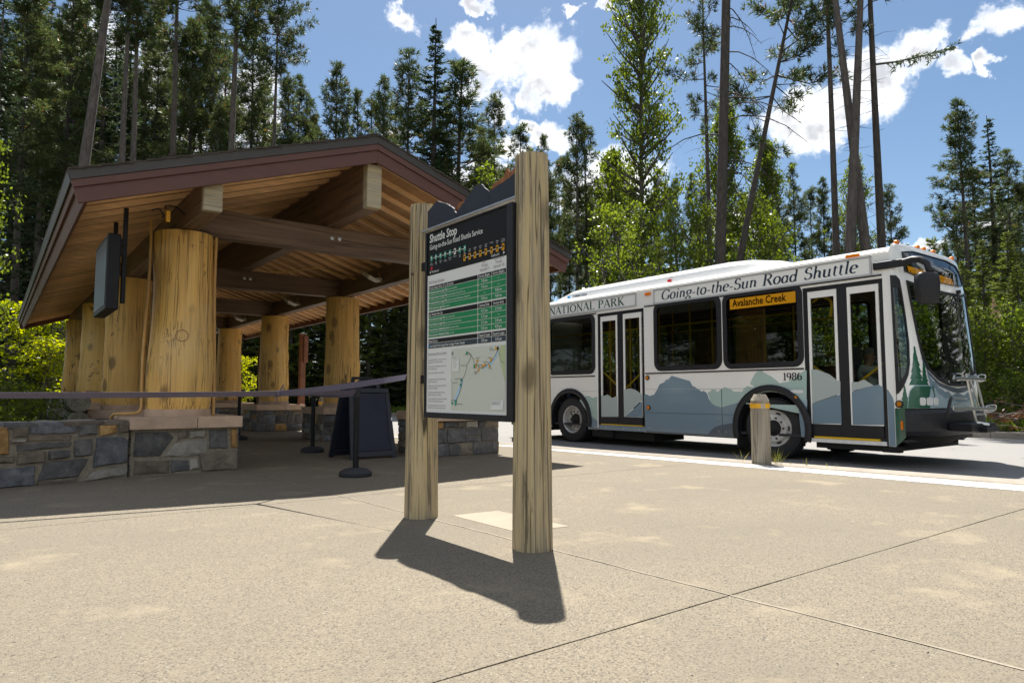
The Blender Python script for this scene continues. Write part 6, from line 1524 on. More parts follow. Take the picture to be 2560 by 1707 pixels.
# ------------------------------------------------------------------ vegetation
class Leaves:
    """many small leaf or needle faces, kept as numpy arrays until the mesh is made"""
    def __init__(s, seed): s.r = np.random.default_rng(seed); s.P = []; s.A = []; s.B = []
    def add(s, c, axis, length, width, roll=None):
        c = np.atleast_2d(c); n = len(c); a = axis/np.linalg.norm(axis, axis=1, keepdims=True)
        q = s.r.normal(size=(n,3)) if roll is None else roll
        b = np.cross(a, q); b /= np.linalg.norm(b, axis=1, keepdims=True)+1e-9
        s.P.append(c); s.A.append(a*np.reshape(length,(-1,1))/2); s.B.append(b*np.reshape(width,(-1,1))/2)
    def mesh(s, name, m):
        P, A, B = np.concatenate(s.P), np.concatenate(s.A), np.concatenate(s.B); n = len(P)
        V = np.empty((n,4,3)); V[:,0] = P-A; V[:,1] = P+B-A*.1; V[:,2] = P+A; V[:,3] = P-B-A*.1
        me = bpy.data.meshes.new(name); me.vertices.add(n*4); me.loops.add(n*4); me.polygons.add(n)
        me.vertices.foreach_set('co', V.reshape(-1).astype(np.float32)); me.loops.foreach_set('vertex_index', np.arange(n*4, dtype=np.int32))
        me.polygons.foreach_set('loop_start', np.arange(0,n*4,4,dtype=np.int32)); me.materials.append(m); me.update(calc_edges=True); return me
def trunk_tube(mb, h, r0, r1, rng, bend=.15, seg=9, n=12, flare=1.25):
    ph = rng.uniform(0,6.28); pts = []; rr = []
    for i in range(n+1):
        t = i/n; pts.append((bend*math.sin(t*2.6+ph)*t, bend*math.cos(t*2.1+ph)*t, h*t-.15 if i == 0 else h*t)); rr.append((r0+(r1-r0)*t)*(1+(flare-1)*max(0,1-t*12)))
    mb.tube(pts, rr, seg); return lambda z: Vector((bend*math.sin(z/h*2.6+ph)*z/h, bend*math.cos(z/h*2.1+ph)*z/h, z))
def twig(mb, pts, r, seg=3): mb.tube(pts, [r*(1-.75*i/(len(pts)-1)) for i in range(len(pts))], seg, cap=False)
PROTO = {}
def pine(name, h, c0, rad, seed, bark, dense=1.0, dead=0.5, r0=.17, blade=(.30,.036)):
    rng = random.Random(seed); lv = Leaves(seed); tb = MB(); ax = trunk_tube(tb, h, r0, .02, rng)
    z = h*.14
    while z < h*c0:                              # dead snags on the bare part of the stem
        if rng.random() < dead:
            a = rng.uniform(0,6.28); L = rng.uniform(.3,1.5); b = ax(z); d = Vector((math.cos(a),math.sin(a),rng.uniform(-.25,.3)))
            twig(tb, [b, b+d*L*.5+Vector((0,0,-.04*L)), b+d*L+Vector((0,0,-.22*L*rng.uniform(0,1.5)))], .014)
        z += rng.uniform(.12,.45)
    z = h*c0; tips = []
    while z < h*.995:
        t = (z-h*c0)/(h*(1-c0)); nb = rng.choice([3,4,5]) if t < .9 else 3
        for k in range(nb):
            if rng.random() > dense: continue
            a = rng.uniform(0,6.28); prof = (min(1,.35+t*2.2) if t < .3 else 1)*(1-t)**.62
            L = max(.2, 1.18*rad*prof*rng.uniform(.35,1.15)); el = R(-14+58*t+rng.uniform(-16,16)); b = ax(z)
            d = Vector((math.cos(a)*math.cos(el), math.sin(a)*math.cos(el), math.sin(el))); e = b+d*L+Vector((0,0,.16*L))
            m_ = b+d*L*.55-Vector((0,0,.05*L)); twig(tb, [b,m_,e], .018+.010*L)
            nt = max(2, int(L/.16))
            for q in range(nt):
                f = .42+.58*(q+1)/nt; p = (b.lerp(m_, f/.55) if f < .55 else m_.lerp(e, (f-.55)/.45))
                for _ in range(3 if f > .6 else 1):
                    o = Vector((rng.gauss(0,.15),rng.gauss(0,.15),rng.gauss(.05,.10)))*(.5+.3*L); tips.append((p+o, (d+o.normalized()*.9+Vector((0,0,.45)))))
        z += rng.uniform(.28,.60)*(1-.35*t)
    P = np.array([tuple(p) for p, d in tips]); Dv = np.array([tuple(d.normalized()) for p, d in tips]); nb_ = 9
    Pq = np.repeat(P, nb_, 0); ax_ = np.repeat(Dv, nb_, 0)+lv.r.normal(0,.75,(len(Pq),3)); ax_ /= np.linalg.norm(ax_, axis=1, keepdims=True)
    ln = blade[0]*lv.r.uniform(.7,1.25,len(Pq)); lv.add(Pq+ax_*ln[:,None]*.45, ax_, ln, blade[1]*lv.r.uniform(.7,1.3,len(Pq)))
    PROTO[name] = (tb.mesh('trunk', MATS[bark], smooth=True, sharp=60), lv.mesh('crown', MATS['needles_pine']), h)
def spruce(name, h, c0, rad, seed, bark='bark_dark', gap=.0, mname='needles_spruce', fol=1.0):
    rng = random.Random(seed); lv = Leaves(seed); tb = MB(); ax = trunk_tube(tb, h, .010*h+.02, .012, rng, .08)
    z = h*c0; C, A_, Ln, Wd = [], [], [], []
    if c0 > .15:
        zz = h*.1
        while zz < h*c0:
            a = rng.uniform(0,6.28); L = rng.uniform(.4,1.4); b = ax(zz); d = Vector((math.cos(a),math.sin(a),-.25)); twig(tb, [b,b+d*L*.6,b+d*L+Vector((0,0,-.1))], .013); zz += rng.uniform(.1,.35)
    while z < h*.985:
        t = (z-h*c0)/(h*(1-c0)); nb = rng.choice([4,5,6])
        for k in range(nb):
            if rng.random() < gap: continue
            a = rng.uniform(0,6.28); L = max(.15, rad*(1-t)**.85*rng.uniform(.62,1.12)*(min(1,.55+t*3)))
            el = R(-18+42*t+rng.uniform(-9,9)); b = ax(z); hd = Vector((math.cos(a),math.sin(a),0)); side = Vector((-hd.y,hd.x,0))
            def at(f): return b+hd*L*f*math.cos(el)+Vector((0,0,L*f*math.sin(el)-.20*L*math.sin(f*2.6)+.10*L*f*f))
            twig(tb, [b,at(.5),at(1)], .012+.008*L); ns = max(3, int(L/.085*fol))
            for q in range(ns):
                f = .16+.84*(q+.5)/ns; p = at(f); sl = (.10+.30*L*.4*(1-f)**.6)*rng.uniform(.7,1.25)
                for s_ in (-1,1):
                    d = (hd*.75+side*s_*rng.uniform(.5,1.1)+Vector((0,0,rng.uniform(-.42,.10)))).normalized(); C.append(tuple(p+d*sl*.5)); A_.append(tuple(d)); Ln.append(sl*1.15); Wd.append(.052+.10*sl)
                if rng.random() < .5:
                    d = (hd+Vector((0,0,rng.uniform(-.2,.5)))).normalized(); C.append(tuple(p+d*.05)); A_.append(tuple(d)); Ln.append(.2); Wd.append(.055)
        z += rng.uniform(.22,.40)*(1-.4*t)
    C = np.array(C); A_ = np.array(A_); up = np.tile(np.array([[0,0,1.]]),(len(C),1))+lv.r.normal(0,.45,(len(C),3))
    lv.add(C, A_, np.array(Ln), np.array(Wd), up)
    C2 = C+lv.r.normal(0,.05,C.shape); lv.add(C2, A_+lv.r.normal(0,.5,C.shape), np.array(Ln)*.7, np.array(Wd)*.8)
    PROTO[name] = (tb.mesh('trunk', MATS[bark], smooth=True, sharp=60), lv.mesh('crown', MATS[mname]), h)
def broadleaf(name, h, c0, rad, seed, nclump, nleaf, ls, mname, bark='bark_grey', r0=None, stems=1, shape=1.0, spread=.32, pw=.7):
    rng = random.Random(seed); lv = Leaves(seed); tb = MB(); ends = []
    r0 = r0 or h*.010
    for s_ in range(stems):
        off = Vector((rng.uniform(-.3,.3),rng.uniform(-.3,.3),0))*(0 if stems == 1 else 1)*min(1,rad)
        ph = rng.uniform(0,6.28); b_ = .05*h*(.4 if stems == 1 else 1)
        ax = lambda z, off=off, ph=ph, b_=b_: off*(1+1.2*z/h)+Vector((b_*math.sin(z/h*2+ph)*z/h, b_*math.cos(z/h*1.7+ph)*z/h, z))
        tb.tube([ax(h*i/12)-(Vector((0,0,.15)) if i == 0 else Vector()) for i in range(13)], [r0*(1-.92*i/12) for i in range(13)], 8)
        for k in range(nclump//stems//5):
            t = c0+(1-c0)*(k+rng.random())/(nclump//stems//5); z = h*t*.98; a = rng.uniform(0,6.28); tt = (t-c0)/(1-c0)
            L = rad*(math.sin(math.pi*min(1,(tt*.86+.12)))**pw)*rng.uniform(.5,1.12)*shape; el = R(8+50*tt+rng.uniform(-12,18)); b = ax(z)
            d = Vector((math.cos(a)*math.cos(el), math.sin(a)*math.cos(el), math.sin(el))); m_ = b+d*L*.5+Vector((0,0,-.03*L)); e = b+d*L+Vector((0,0,.05*L)); twig(tb, [b,m_,e], .006*h*.25+.012*L, 4)
            for q in range(5):
                f = rng.uniform(.25,1.02); p = b.lerp(m_, f/.5) if f < .5 else m_.lerp(e, (f-.5)/.5); o = Vector((rng.gauss(0,1),rng.gauss(0,1),rng.gauss(0,.7)))*spread*(.35+.16*L)
                ends.append(p+o); 
                if rng.random() < .5: twig(tb, [p, p+o], .010)
    P = np.array([tuple(p) for p in ends]); n = nleaf
    Pq = np.repeat(P, n, 0)+lv.r.normal(0, 1, (len(P)*n,3))*np.array([1,1,.8])*spread*(.24+.05*rad)
    axl = lv.r.normal(0,1,(len(Pq),3)); axl[:,2] -= .6; lv.add(Pq, axl, ls*lv.r.uniform(.7,1.3,len(Pq)), ls*.78*lv.r.uniform(.7,1.25,len(Pq)))
    PROTO[name] = (tb.mesh('stem', MATS[bark], smooth=True, sharp=60), lv.mesh('foliage', MATS[mname]), h)
pine('pine_a', 18, .42, 1.7, 11, 'bark_grey', .95); pine('pine_b', 18, .30, 1.9, 12, 'bark_dark', .9); pine('pine_c', 18, .52, 1.6, 13, 'bark_grey', .85, .7)
pine('pine_d', 18, .22, 2.1, 14, 'bark_dark', 1.0); pine('pine_thin', 18, .5, 1.15, 15, 'bark_grey', .7, .6, .12); pine('pine_tall', 27, .50, 2.5, 16, 'bark_grey', .8, .55, .25, (.34,.040)); pine('pine_tall_b', 27, .46, 2.6, 17, 'bark_dark', .85, .5, .23, (.34,.040))
pine('pine_lean', 22, .50, 2.6, 18, 'bark_dark', .45, .6, .19, (.34,.040)); pine('pine_high', 27, .70, 2.4, 19, 'bark_grey', .8, .8, .25, (.34,.040)); pine('pine_sparse', 27, .56, 2.3, 20, 'bark_dark', .42, .75, .21, (.34,.040))
spruce('spruce_a', 18, .06, 2.3, 21); spruce('spruce_b', 18, .16, 2.0, 22, gap=.12); spruce('spruce_c', 18, .10, 2.8, 23); spruce('spruce_tall', 26, .12, 3.0, 24, 'bark_grey', .10); spruce('spruce_small', 6, .03, 1.5, 25, mname='needles_sunlit', fol=1.3); spruce('spruce_sunlit', 18, .06, 2.6, 27, mname='needles_sunlit')
spruce('spruce_spire', 22, .20, 2.5, 26, gap=.14, fol=1.0)
broadleaf('cottonwood_a', 24, .10, 3.5, 31, 1150, 19, .175, 'leaves_cottonwood', 'bark_grey', .22, shape=.92, spread=.40, pw=.38); broadleaf('cottonwood_b', 17, .20, 3.0, 32, 900, 17, .165, 'leaves_cottonwood', 'bark_grey', .14, spread=.40)
broadleaf('alder', 7, .05, 2.0, 33, 300, 15, .11, 'leaves_cottonwood', 'bark_dark', .05, 3, spread=.40); broadleaf('young_tree', 4.2, .08, 1.1, 34, 170, 13, .10, 'leaves_young', 'bark_dark', .025, 4, spread=.36)
broadleaf('shrub_a', 2.2, .05, 1.1, 35, 200, 14, .075, 'leaves_shrub', 'bark_dark', .018, 5, spread=.34); broadleaf('shrub_b', 1.4, .02, .9, 36, 150, 14, .06, 'leaves_shrub', 'bark_dark', .014, 6, spread=.34)
def snag_trunk(h, r, seed, m='bark_dark', dead=1.0, top=True):
    rng = random.Random(seed); tb = MB(); ax = trunk_tube(tb, h, r, r*.62, rng, .12, 11)
    z = h*.2
    while z < h:
        a = rng.uniform(0,6.28); L = rng.uniform(.5,2.6)*dead; b = ax(z); d = Vector((math.cos(a),math.sin(a),rng.uniform(-.3,.25)))
        if rng.random() < dead: 
            e = b+d*L+Vector((0,0,-.35*L*rng.random())); m_ = b+d*L*.5+Vector((0,0,.06*L)); twig(tb, [b,m_,e], .02)
            for _ in range(3): q = m_.lerp(e, rng.random()); twig(tb, [q, q+Vector((rng.gauss(0,.25),rng.gauss(0,.25),rng.uniform(-.35,.05)))], .007)
        z += rng.uniform(.2,.9)
    return tb.mesh('trunk', MATS[m], smooth=True, sharp=60)
PARTS = {'cottonwood_a':('trunk','crown'),'cottonwood_b':('trunk','crown'),'alder':('stem','foliage'),'young_tree':('stem','foliage'),'shrub_a':('stem','foliage'),'shrub_b':('stem','foliage')}
KIND = {'pine':('pine_tree','tree'),'spruce':('spruce_tree','tree'),'cottonwood':('cottonwood_tree','tree'),'alder':('alder_tree','tree'),'young':('young_tree','tree'),'shrub':('shrub','shrub')}
def plant(proto, x, y, z, sh, sw, rz, label, group=None, tx=0.0, ty=0.0):
    nm, cat = KIND[proto.split('_')[0]]; t = thing(nm, label, cat, (x,y,z), group)
    t.rotation_euler = (Matrix.Rotation(tx, 3, FW) @ Matrix.Rotation(rz, 3, 'Z')).to_euler(); t.scale = (sw, sw, sh)
    me_t, me_c, h = PROTO[proto]; a, b = PARTS.get(proto, ('trunk','crown'))
    for n_, me in ((a,me_t),(b,me_c)):
        o = bpy.data.objects.new(n_, me); COL.objects.link(o); o.parent = t
    return t
TREES = [
    ('pine_high', 1.78, 32.55, -0.1, 1.0, 1.25, 4.02, 'thick leaning grey trunk above the left roof corner', None, 0.085, 0),
    ('pine_high', 4.63, 37.92, -0.1, 1.0, 1.0, 0.16, 'left stem of the close pair of grey trunks rising above the left roof slope', None, 0, 0),
    ('pine_high', 5.19, 38.75, -0.1, 1.0, 1.0, 1.73, 'right stem of the close pair of grey trunks rising above the left roof slope', None, 0, 0),
    ('pine_high', 8.43, 46.34, -0.1, 1.222, 1.444, 1.4, 'straight dark trunk right of the close pair above the left roof slope', None, 0, 0),
    ('pine_high', 10.45, 41.03, -0.1, 1.148, 1.343, 4.63, 'thick dark trunk above the middle of the left roof slope', None, 0, 0),
    ('pine_high', 12.11, 38.52, -0.1, 1.0, 0.8, 4.25, 'slim lone trunk beside open sky at the edge of the dense wood', None, 0, 0),
    ('pine_tall_b', 0.64, 40.95, -0.1, 0.819, 1.021, 0.55, 'dark tall conifer crowded among the trunks behind the left of the shelter', 'tall conifers crowding behind the shelter', 0, 0),
    ('spruce_tall', 1.7, 46.42, -0.1, 0.954, 0.983, 0.19, 'dark tall conifer crowded among the trunks behind the left of the shelter', 'tall conifers crowding behind the shelter', 0, 0),
    ('pine_tall_b', 2.49, 43.32, -0.1, 0.907, 0.91, 3.17, 'dark tall conifer crowded among the trunks behind the left of the shelter', 'tall conifers crowding behind the shelter', 0, 0),
    ('pine_tall_b', 3.53, 52.57, -0.1, 1.038, 0.924, 1.25, 'dark tall conifer crowded among the trunks behind the left of the shelter', 'tall conifers crowding behind the shelter', 0, 0),
    ('spruce_tall', 4.52, 46.79, -0.1, 0.983, 1.053, 3.42, 'dark tall conifer crowded among the trunks behind the left of the shelter', 'tall conifers crowding behind the shelter', 0, 0),
    ('pine_tall_b', 8.11, 51.6, -0.1, 1.04, 0.974, 3.7, 'dark tall conifer crowded among the trunks behind the left of the shelter', 'tall conifers crowding behind the shelter', 0, 0),
    ('pine_b', 9.77, 47.83, -0.1, 1.432, 1.34, 0.04, 'dark tall conifer crowded among the trunks behind the left of the shelter', 'tall conifers crowding behind the shelter', 0, 0),
    ('spruce_b', 8.46, 51.33, -0.1, 1.251, 1.24, 4.38, 'dark tall conifer crowded among the trunks behind the left of the shelter', 'tall conifers crowding behind the shelter', 0, 0),
    ('pine_a', 11.26, 49.21, -0.1, 1.543, 1.253, 0.98, 'dark tall conifer crowded among the trunks behind the left of the shelter', 'tall conifers crowding behind the shelter', 0, 0),
    ('pine_b', 13.35, 47.62, -0.1, 1.478, 1.412, 2.11, 'dark tall conifer crowded among the trunks behind the left of the shelter', 'tall conifers crowding behind the shelter', 0, 0),
    ('pine_tall', 12.07, 56.13, -0.1, 1.183, 1.007, 0.61, 'dark tall conifer crowded among the trunks behind the left of the shelter', 'tall conifers crowding behind the shelter', 0, 0),
    ('pine_b', 14.66, 49.14, 0.05, 1.311, 1.285, 3.79, 'dark tall conifer crowded among the trunks behind the left of the shelter', 'tall conifers crowding behind the shelter', 0, 0),
    ('spruce_b', 8.06, 56.66, -0.1, 1.584, 1.424, 4.58, 'dark tall conifer crowded among the trunks behind the left of the shelter', 'tall conifers crowding behind the shelter', 0, 0),
    ('spruce_b', 5.22, 61.33, -0.1, 1.756, 1.815, 6.11, 'dark tall conifer crowded among the trunks behind the left of the shelter', 'tall conifers crowding behind the shelter', 0, 0),
    ('pine_tall', 2.75, 58.18, -0.1, 1.038, 1.014, 3.47, 'dark tall conifer crowded among the trunks behind the left of the shelter', 'tall conifers crowding behind the shelter', 0, 0),
    ('pine_tall_b', 1.36, 56.73, -0.1, 1.061, 1.141, 3.88, 'dark tall conifer crowded among the trunks behind the left of the shelter', 'tall conifers crowding behind the shelter', 0, 0),
    ('spruce_b', 0.47, 49.87, -0.1, 1.194, 1.224, 3.63, 'dark tall conifer crowded among the trunks behind the left of the shelter', 'tall conifers crowding behind the shelter', 0, 0),
    ('pine_a', 14.17, 57.04, -0.1, 1.668, 1.795, 0.29, 'dark tall conifer crowded among the trunks behind the left of the shelter', 'tall conifers crowding behind the shelter', 0, 0),
    ('spruce_tall', -0.33, 37.92, -0.1, 0.776, 0.85, 1.82, 'dark tall conifer crowded among the trunks behind the left of the shelter', 'tall conifers crowding behind the shelter', 0, 0),
    ('spruce_tall', -0.99, 48.47, -0.1, 0.927, 0.886, 1.46, 'dark tall conifer crowded among the trunks behind the left of the shelter', 'tall conifers crowding behind the shelter', 0, 0),
    ('pine_b', 11.11, 64.39, -0.1, 1.706, 1.578, 1.75, 'dark tall conifer crowded among the trunks behind the left of the shelter', 'tall conifers crowding behind the shelter', 0, 0),
    ('pine_b', 7.61, 64.54, -0.1, 1.649, 1.746, 2.29, 'dark tall conifer crowded among the trunks behind the left of the shelter', 'tall conifers crowding behind the shelter', 0, 0),
    ('pine_thin', 10.6, 44.69, -0.1, 1.058, 1.021, 1.32, 'dark tall conifer crowded among the trunks behind the left of the shelter', 'tall conifers crowding behind the shelter', 0, 0),
    ('pine_a', 10.46, 54.83, -0.1, 1.549, 1.232, 5.88, 'dark tall conifer crowded among the trunks behind the left of the shelter', 'tall conifers crowding behind the shelter', 0, 0),
    ('pine_c', 8.98, 60.99, -0.1, 1.668, 1.772, 3.83, 'dark tall conifer crowded among the trunks behind the left of the shelter', 'tall conifers crowding behind the shelter', 0, 0),
    ('pine_d', 13.33, 40.1, -0.1, 1.102, 1.088, 1.07, 'bushy pine just right of the slim lone trunk', None, 0, 0),
    ('pine_a', 14.68, 41.59, 0.05, 1.168, 0.997, 4.58, 'narrow pine topping out second right of the slim lone trunk', None, 0, 0),
    ('pine_b', 16.0, 43.1, 0.07, 1.119, 0.975, 1.03, 'short pine left of the isolated pointed pine', None, 0, 0),
    ('pine_b', 15.66, 38.33, 0.07, 1.154, 1.053, 2.38, 'isolated pointed pine standing alone against blue sky above the left roof slope', None, 0, 0),
    ('pine_d', 17.57, 39.39, 0.09, 1.104, 0.907, 6.21, 'low bushy pine right of the isolated pointed pine', None, 0, 0),
    ('pine_thin', 19.23, 40.64, 0.11, 1.133, 1.226, 4.02, 'thin pine just left of the roof ridge', None, 0, 0),
    ('pine_b', 18.4, 37.51, 0.1, 1.132, 0.981, 3.5, 'pine directly above the roof ridge', None, 0, 0),
    ('pine_thin', 21.39, 41.52, 0.13, 1.165, 1.245, 4.3, 'small pine just right of the roof ridge, behind the tall ones', None, 0, 0),
    ('pine_a', 18.83, 34.67, 0.1, 1.173, 1.187, 5.29, 'tall lodgepole left of the spire shaped spruce', None, 0, 0),
    ('spruce_spire', 18.85, 32.14, 0.1, 0.998, 1.449, 4.87, 'tallest spire shaped spruce in the middle of the sky', None, 0, 0),
    ('pine_d', 20.52, 32.13, 0.12, 1.101, 1.751, 1.44, 'dense dark tree right against the spire shaped spruce', None, 0, 0),
    ('spruce_c', 21.03, 34.26, 0.13, 1.054, 0.945, 0.2, 'dark bushy conifer filling between the spire spruce and the dense tree', None, 0, 0),
    ('pine_a', 24.42, 34.19, 0.17, 1.096, 0.964, 1.98, 'narrow pine above the mountain crest of the sign', None, 0, 0),
    ('pine_b', 24.98, 36.28, 0.18, 1.005, 0.807, 1.68, 'short pine left of the narrow pine above the sign crest', None, 0, 0),
    ('pine_thin', 27.08, 34.69, 0.2, 1.03, 1.284, 1.32, 'thin pine just left of the right sign post top', None, 0, 0),
    ('pine_b', 28.89, 35.82, 0.22, 0.973, 0.681, 5.92, 'low pine behind the right sign post top', None, 0, 0),
    ('pine_d', 28.3, 33.76, 0.22, 0.979, 0.74, 5.5, 'rounded pine right of the right sign post top', None, 0, 0),
    ('pine_a', 28.57, 31.04, 0.22, 1.02, 0.929, 1.98, 'tall dark pine between the right sign post and the cottonwood', None, 0, 0),
    ('pine_thin', 29.73, 31.42, 0.23, 1.006, 1.269, 4.12, 'thin pine close right of the tall dark pine by the sign post', None, 0, 0),
    ('pine_thin', 33.12, 37.63, 0.28, 1.016, 1.043, 2.48, 'faint thin pine between the sign post and the tall dark pine', None, 0, 0),
    ('alder', 20.48, 29.65, 0.12, 1.766, 1.589, 5.74, 'bright leafy tree behind the mountain crest of the sign', None, 0, 0),
    ('cottonwood_a', 27.37, 24.42, 0.19, 1.208, 0.795, 2.88, 'tall cottonwood with dark trunk rising out of frame behind the middle of the bus', None, 0, 0),
    ('cottonwood_b', 30.78, 21.83, 0.23, 0.97, 0.788, 1.66, 'bright leafy cottonwood behind the bare trunk above the bus', None, 0, 0),
    ('cottonwood_b', 32.51, 20.52, 0.24, 0.841, 0.69, 1.55, 'leafy cottonwood under the leaning pine above the bus', None, 0, 0),
    ('cottonwood_b', 29.13, 28.1, 0.22, 0.901, 0.761, 3.53, 'lower leafy cottonwood left of the tall cottonwood', None, 0, 0),
    ('alder', 20.07, 18.66, 0.09, 1.185, 1.093, 1.65, 'bright green low tree above the bus roof unit, left of the tall cottonwood trunk', None, 0, 0),
    ('alder', 23.62, 18.48, 0.13, 1.232, 1.116, 3.67, 'bright green low tree above the bus roof unit, left of the bare trunk', None, 0, 0),
    ('alder', 26.71, 17.39, 0.17, 1.292, 1.146, 5.64, 'low leafy tree above the bus roof right of the bare trunk', None, 0, 0),
    ('pine_sparse', 27.68, 20.42, 0.19, 0.889, 0.803, 2.51, 'slender pine just behind the bare trunk above the bus', None, 0, 0),
    ('pine_lean', 24.23, 18.01, 0.14, 1.091, 1.045, 1.0, 'dark pine leaning strongly to the right above the bus', None, 0.21, 0),
    ('pine_high', 24.66, 12.66, 0.14, 1.0, 0.95, 1.38, 'grey trunk of the crossing pair leaning right as it rises', None, 0.084, 0),
    ('pine_high', 26.47, 11.92, 0.16, 1.0, 0.95, 6.26, 'grey trunk of the crossing pair leaning left as it rises', None, -0.074, 0),
    ('pine_sparse', 26.66, 13.66, 0.16, 0.963, 0.834, 3.2, 'slim dark pine left of the crossing grey trunks', None, 0, 0),
    ('pine_sparse', 27.12, 12.05, 0.16, 1.0, 0.95, 0.57, 'dark tall pine with one long bough right of the crossing grey trunks', None, 0, 0),
    ('pine_thin', 30.94, 34.27, 0.25, 0.825, 0.913, 0.3, 'far slim pine in the sunlit forest behind the bus', 'far pines behind the bus', 0, 0),
    ('pine_c', 34.26, 36.76, 0.29, 0.856, 0.742, 0.69, 'far slim pine in the sunlit forest behind the bus', 'far pines behind the bus', 0, 0),
    ('pine_thin', 31.38, 31.42, 0.25, 0.775, 0.888, 3.94, 'far slim pine in the sunlit forest behind the bus', 'far pines behind the bus', 0, 0),
    ('pine_c', 35.93, 32.99, 0.31, 0.856, 0.742, 4.97, 'far slim pine in the sunlit forest behind the bus', 'far pines behind the bus', 0, 0),
    ('pine_thin', 33.94, 29.48, 0.28, 0.758, 0.879, 2.65, 'far slim pine in the sunlit forest behind the bus', 'far pines behind the bus', 0, 0),
    ('pine_c', 38.28, 28.69, 0.33, 0.805, 0.722, 0.4, 'far slim pine in the sunlit forest behind the bus', 'far pines behind the bus', 0, 0),
    ('pine_thin', 37.73, 26.6, 0.32, 0.787, 0.894, 2.4, 'far slim pine in the sunlit forest behind the bus', 'far pines behind the bus', 0, 0),
    ('pine_c', 46.03, 27.83, 0.42, 0.849, 0.74, 6.26, 'far slim pine in the sunlit forest behind the bus', 'far pines behind the bus', 0, 0),
    ('pine_a', 36.77, 37.38, 0.32, 0.961, 0.686, 3.32, 'far slim pine in the sunlit forest behind the bus', 'far pines behind the bus', 0, 0),
    ('pine_thin', 34.47, 34.09, 0.29, 0.959, 0.979, 6.1, 'far slim pine in the sunlit forest behind the bus', 'far pines behind the bus', 0, 0),
    ('pine_c', 40.61, 38.22, 0.37, 1.051, 0.82, 5.41, 'far slim pine in the sunlit forest behind the bus', 'far pines behind the bus', 0, 0),
    ('pine_a', 38.95, 33.21, 0.35, 0.959, 0.686, 0.07, 'far slim pine in the sunlit forest behind the bus', 'far pines behind the bus', 0, 0),
    ('pine_thin', 36.41, 30.11, 0.31, 0.822, 0.911, 4.53, 'far slim pine in the sunlit forest behind the bus', 'far pines behind the bus', 0, 0),
    ('pine_b', 42.61, 32.94, 0.39, 0.975, 0.691, 4.28, 'far slim pine in the sunlit forest behind the bus', 'far pines behind the bus', 0, 0),
    ('pine_c', 46.35, 37.63, 0.43, 1.061, 0.825, 3.37, 'far slim pine in the sunlit forest behind the bus', 'far pines behind the bus', 0, 0),
    ('pine_a', 44.98, 31.14, 0.41, 0.956, 0.684, 1.68, 'far slim pine in the sunlit forest behind the bus', 'far pines behind the bus', 0, 0),
    ('pine_thin', 41.25, 27.69, 0.36, 0.819, 0.91, 4.03, 'far slim pine in the sunlit forest behind the bus', 'far pines behind the bus', 0, 0),
    ('pine_c', 40.05, 44.92, 0.36, 1.059, 0.824, 0.7, 'far slim pine in the sunlit forest behind the bus', 'far pines behind the bus', 0, 0),
    ('pine_a', 36.39, 42.68, 0.31, 1.032, 0.711, 2.73, 'far slim pine in the sunlit forest behind the bus', 'far pines behind the bus', 0, 0),
    ('pine_b', 41.87, 43.54, 0.38, 1.037, 0.611, 2.85, 'far slim pine in the sunlit forest behind the bus', 'far pines behind the bus', 0, 0),
    ('pine_thin', 42.0, 25.86, 0.37, 0.875, 1.125, 5.99, 'thin pine right of the leaning pine, low against the cloud', None, 0, 0),
    ('pine_d', 41.31, 23.88, 0.36, 0.866, 0.7, 5.5, 'bushy pointed pine standing clear left of the slim dark pine', None, 0, 0),
    ('pine_thin', 46.14, 25.24, 0.42, 0.85, 1.018, 1.65, 'thin pine between the pointed pine and the slim dark pine', None, 0, 0),
    ('pine_b', 40.9, 21.68, 0.35, 0.781, 0.623, 3.14, 'pine just left of the slim dark pine foot', None, 0, 0),
    ('cottonwood_b', 40.37, 19.57, 0.34, 0.872, 0.562, 1.12, 'leafy tree seen between the crossing grey trunks', None, 0, 0),
    ('pine_a', 46.41, 20.0, 0.41, 0.79, 0.716, 5.73, 'pine just right of the tall pine with one long bough', None, 0, 0),
    ('pine_b', 34.3, 11.62, 0.25, 0.771, 0.841, 5.47, 'tall dense pine of the group at the right, first from the left', None, 0, 0),
    ('spruce_b', 38.1, 12.5, 0.3, 0.74, 0.783, 1.87, 'spruce close behind the first pine of the right group', None, 0, 0),
    ('spruce_b', 36.39, 11.29, 0.27, 0.755, 1.097, 4.01, 'dark drooping conifer of the group at the right, beside the frame edge', None, 0, 0),
    ('pine_a', 39.49, 11.45, 0.31, 0.704, 0.767, 3.82, 'dense pine at the right frame edge', None, 0, 0),
    ('spruce_a', 38.45, 13.5, 0.3, 0.605, 0.562, 0.96, 'lower spruce with wide boughs under the right group', None, 0, 0),
    ('spruce_small', 42.01, 15.81, 0.35, 1.565, 1.539, 4.79, 'small spruce top just above the bus front corner', None, 0, 0),
    ('spruce_sunlit', 28.54, 8.47, 0.17, 0.368, 0.616, 3.39, 'mid green spruce at the right frame edge beside the bus', None, 0, 0),
    ('spruce_sunlit', 27.26, 9.43, 0.16, 0.309, 0.589, 4.89, 'sunlit spruce immediately right of the bus mirror', None, 0, 0),
    ('spruce_sunlit', 30.13, 9.77, 0.2, 0.375, 0.55, 3.33, 'sunlit spruce behind the broken snag', None, 0, 0),
    ('spruce_sunlit', 25.24, 7.21, 0.13, 0.27, 0.572, 0.0, 'sunlit spruce partly cut by the right frame edge', None, 0, 0),
    ('spruce_small', 24.64, 8.29, 0.13, 0.599, 0.88, 2.04, 'small dark spruce close to the bus windshield', None, 0, 0),
    ('pine_b', 55.78, 22.94, 0.53, 0.655, 0.579, 0.12, 'conifer in the sunlit wood right of the bus', 'conifers right of the bus', 0, 0),
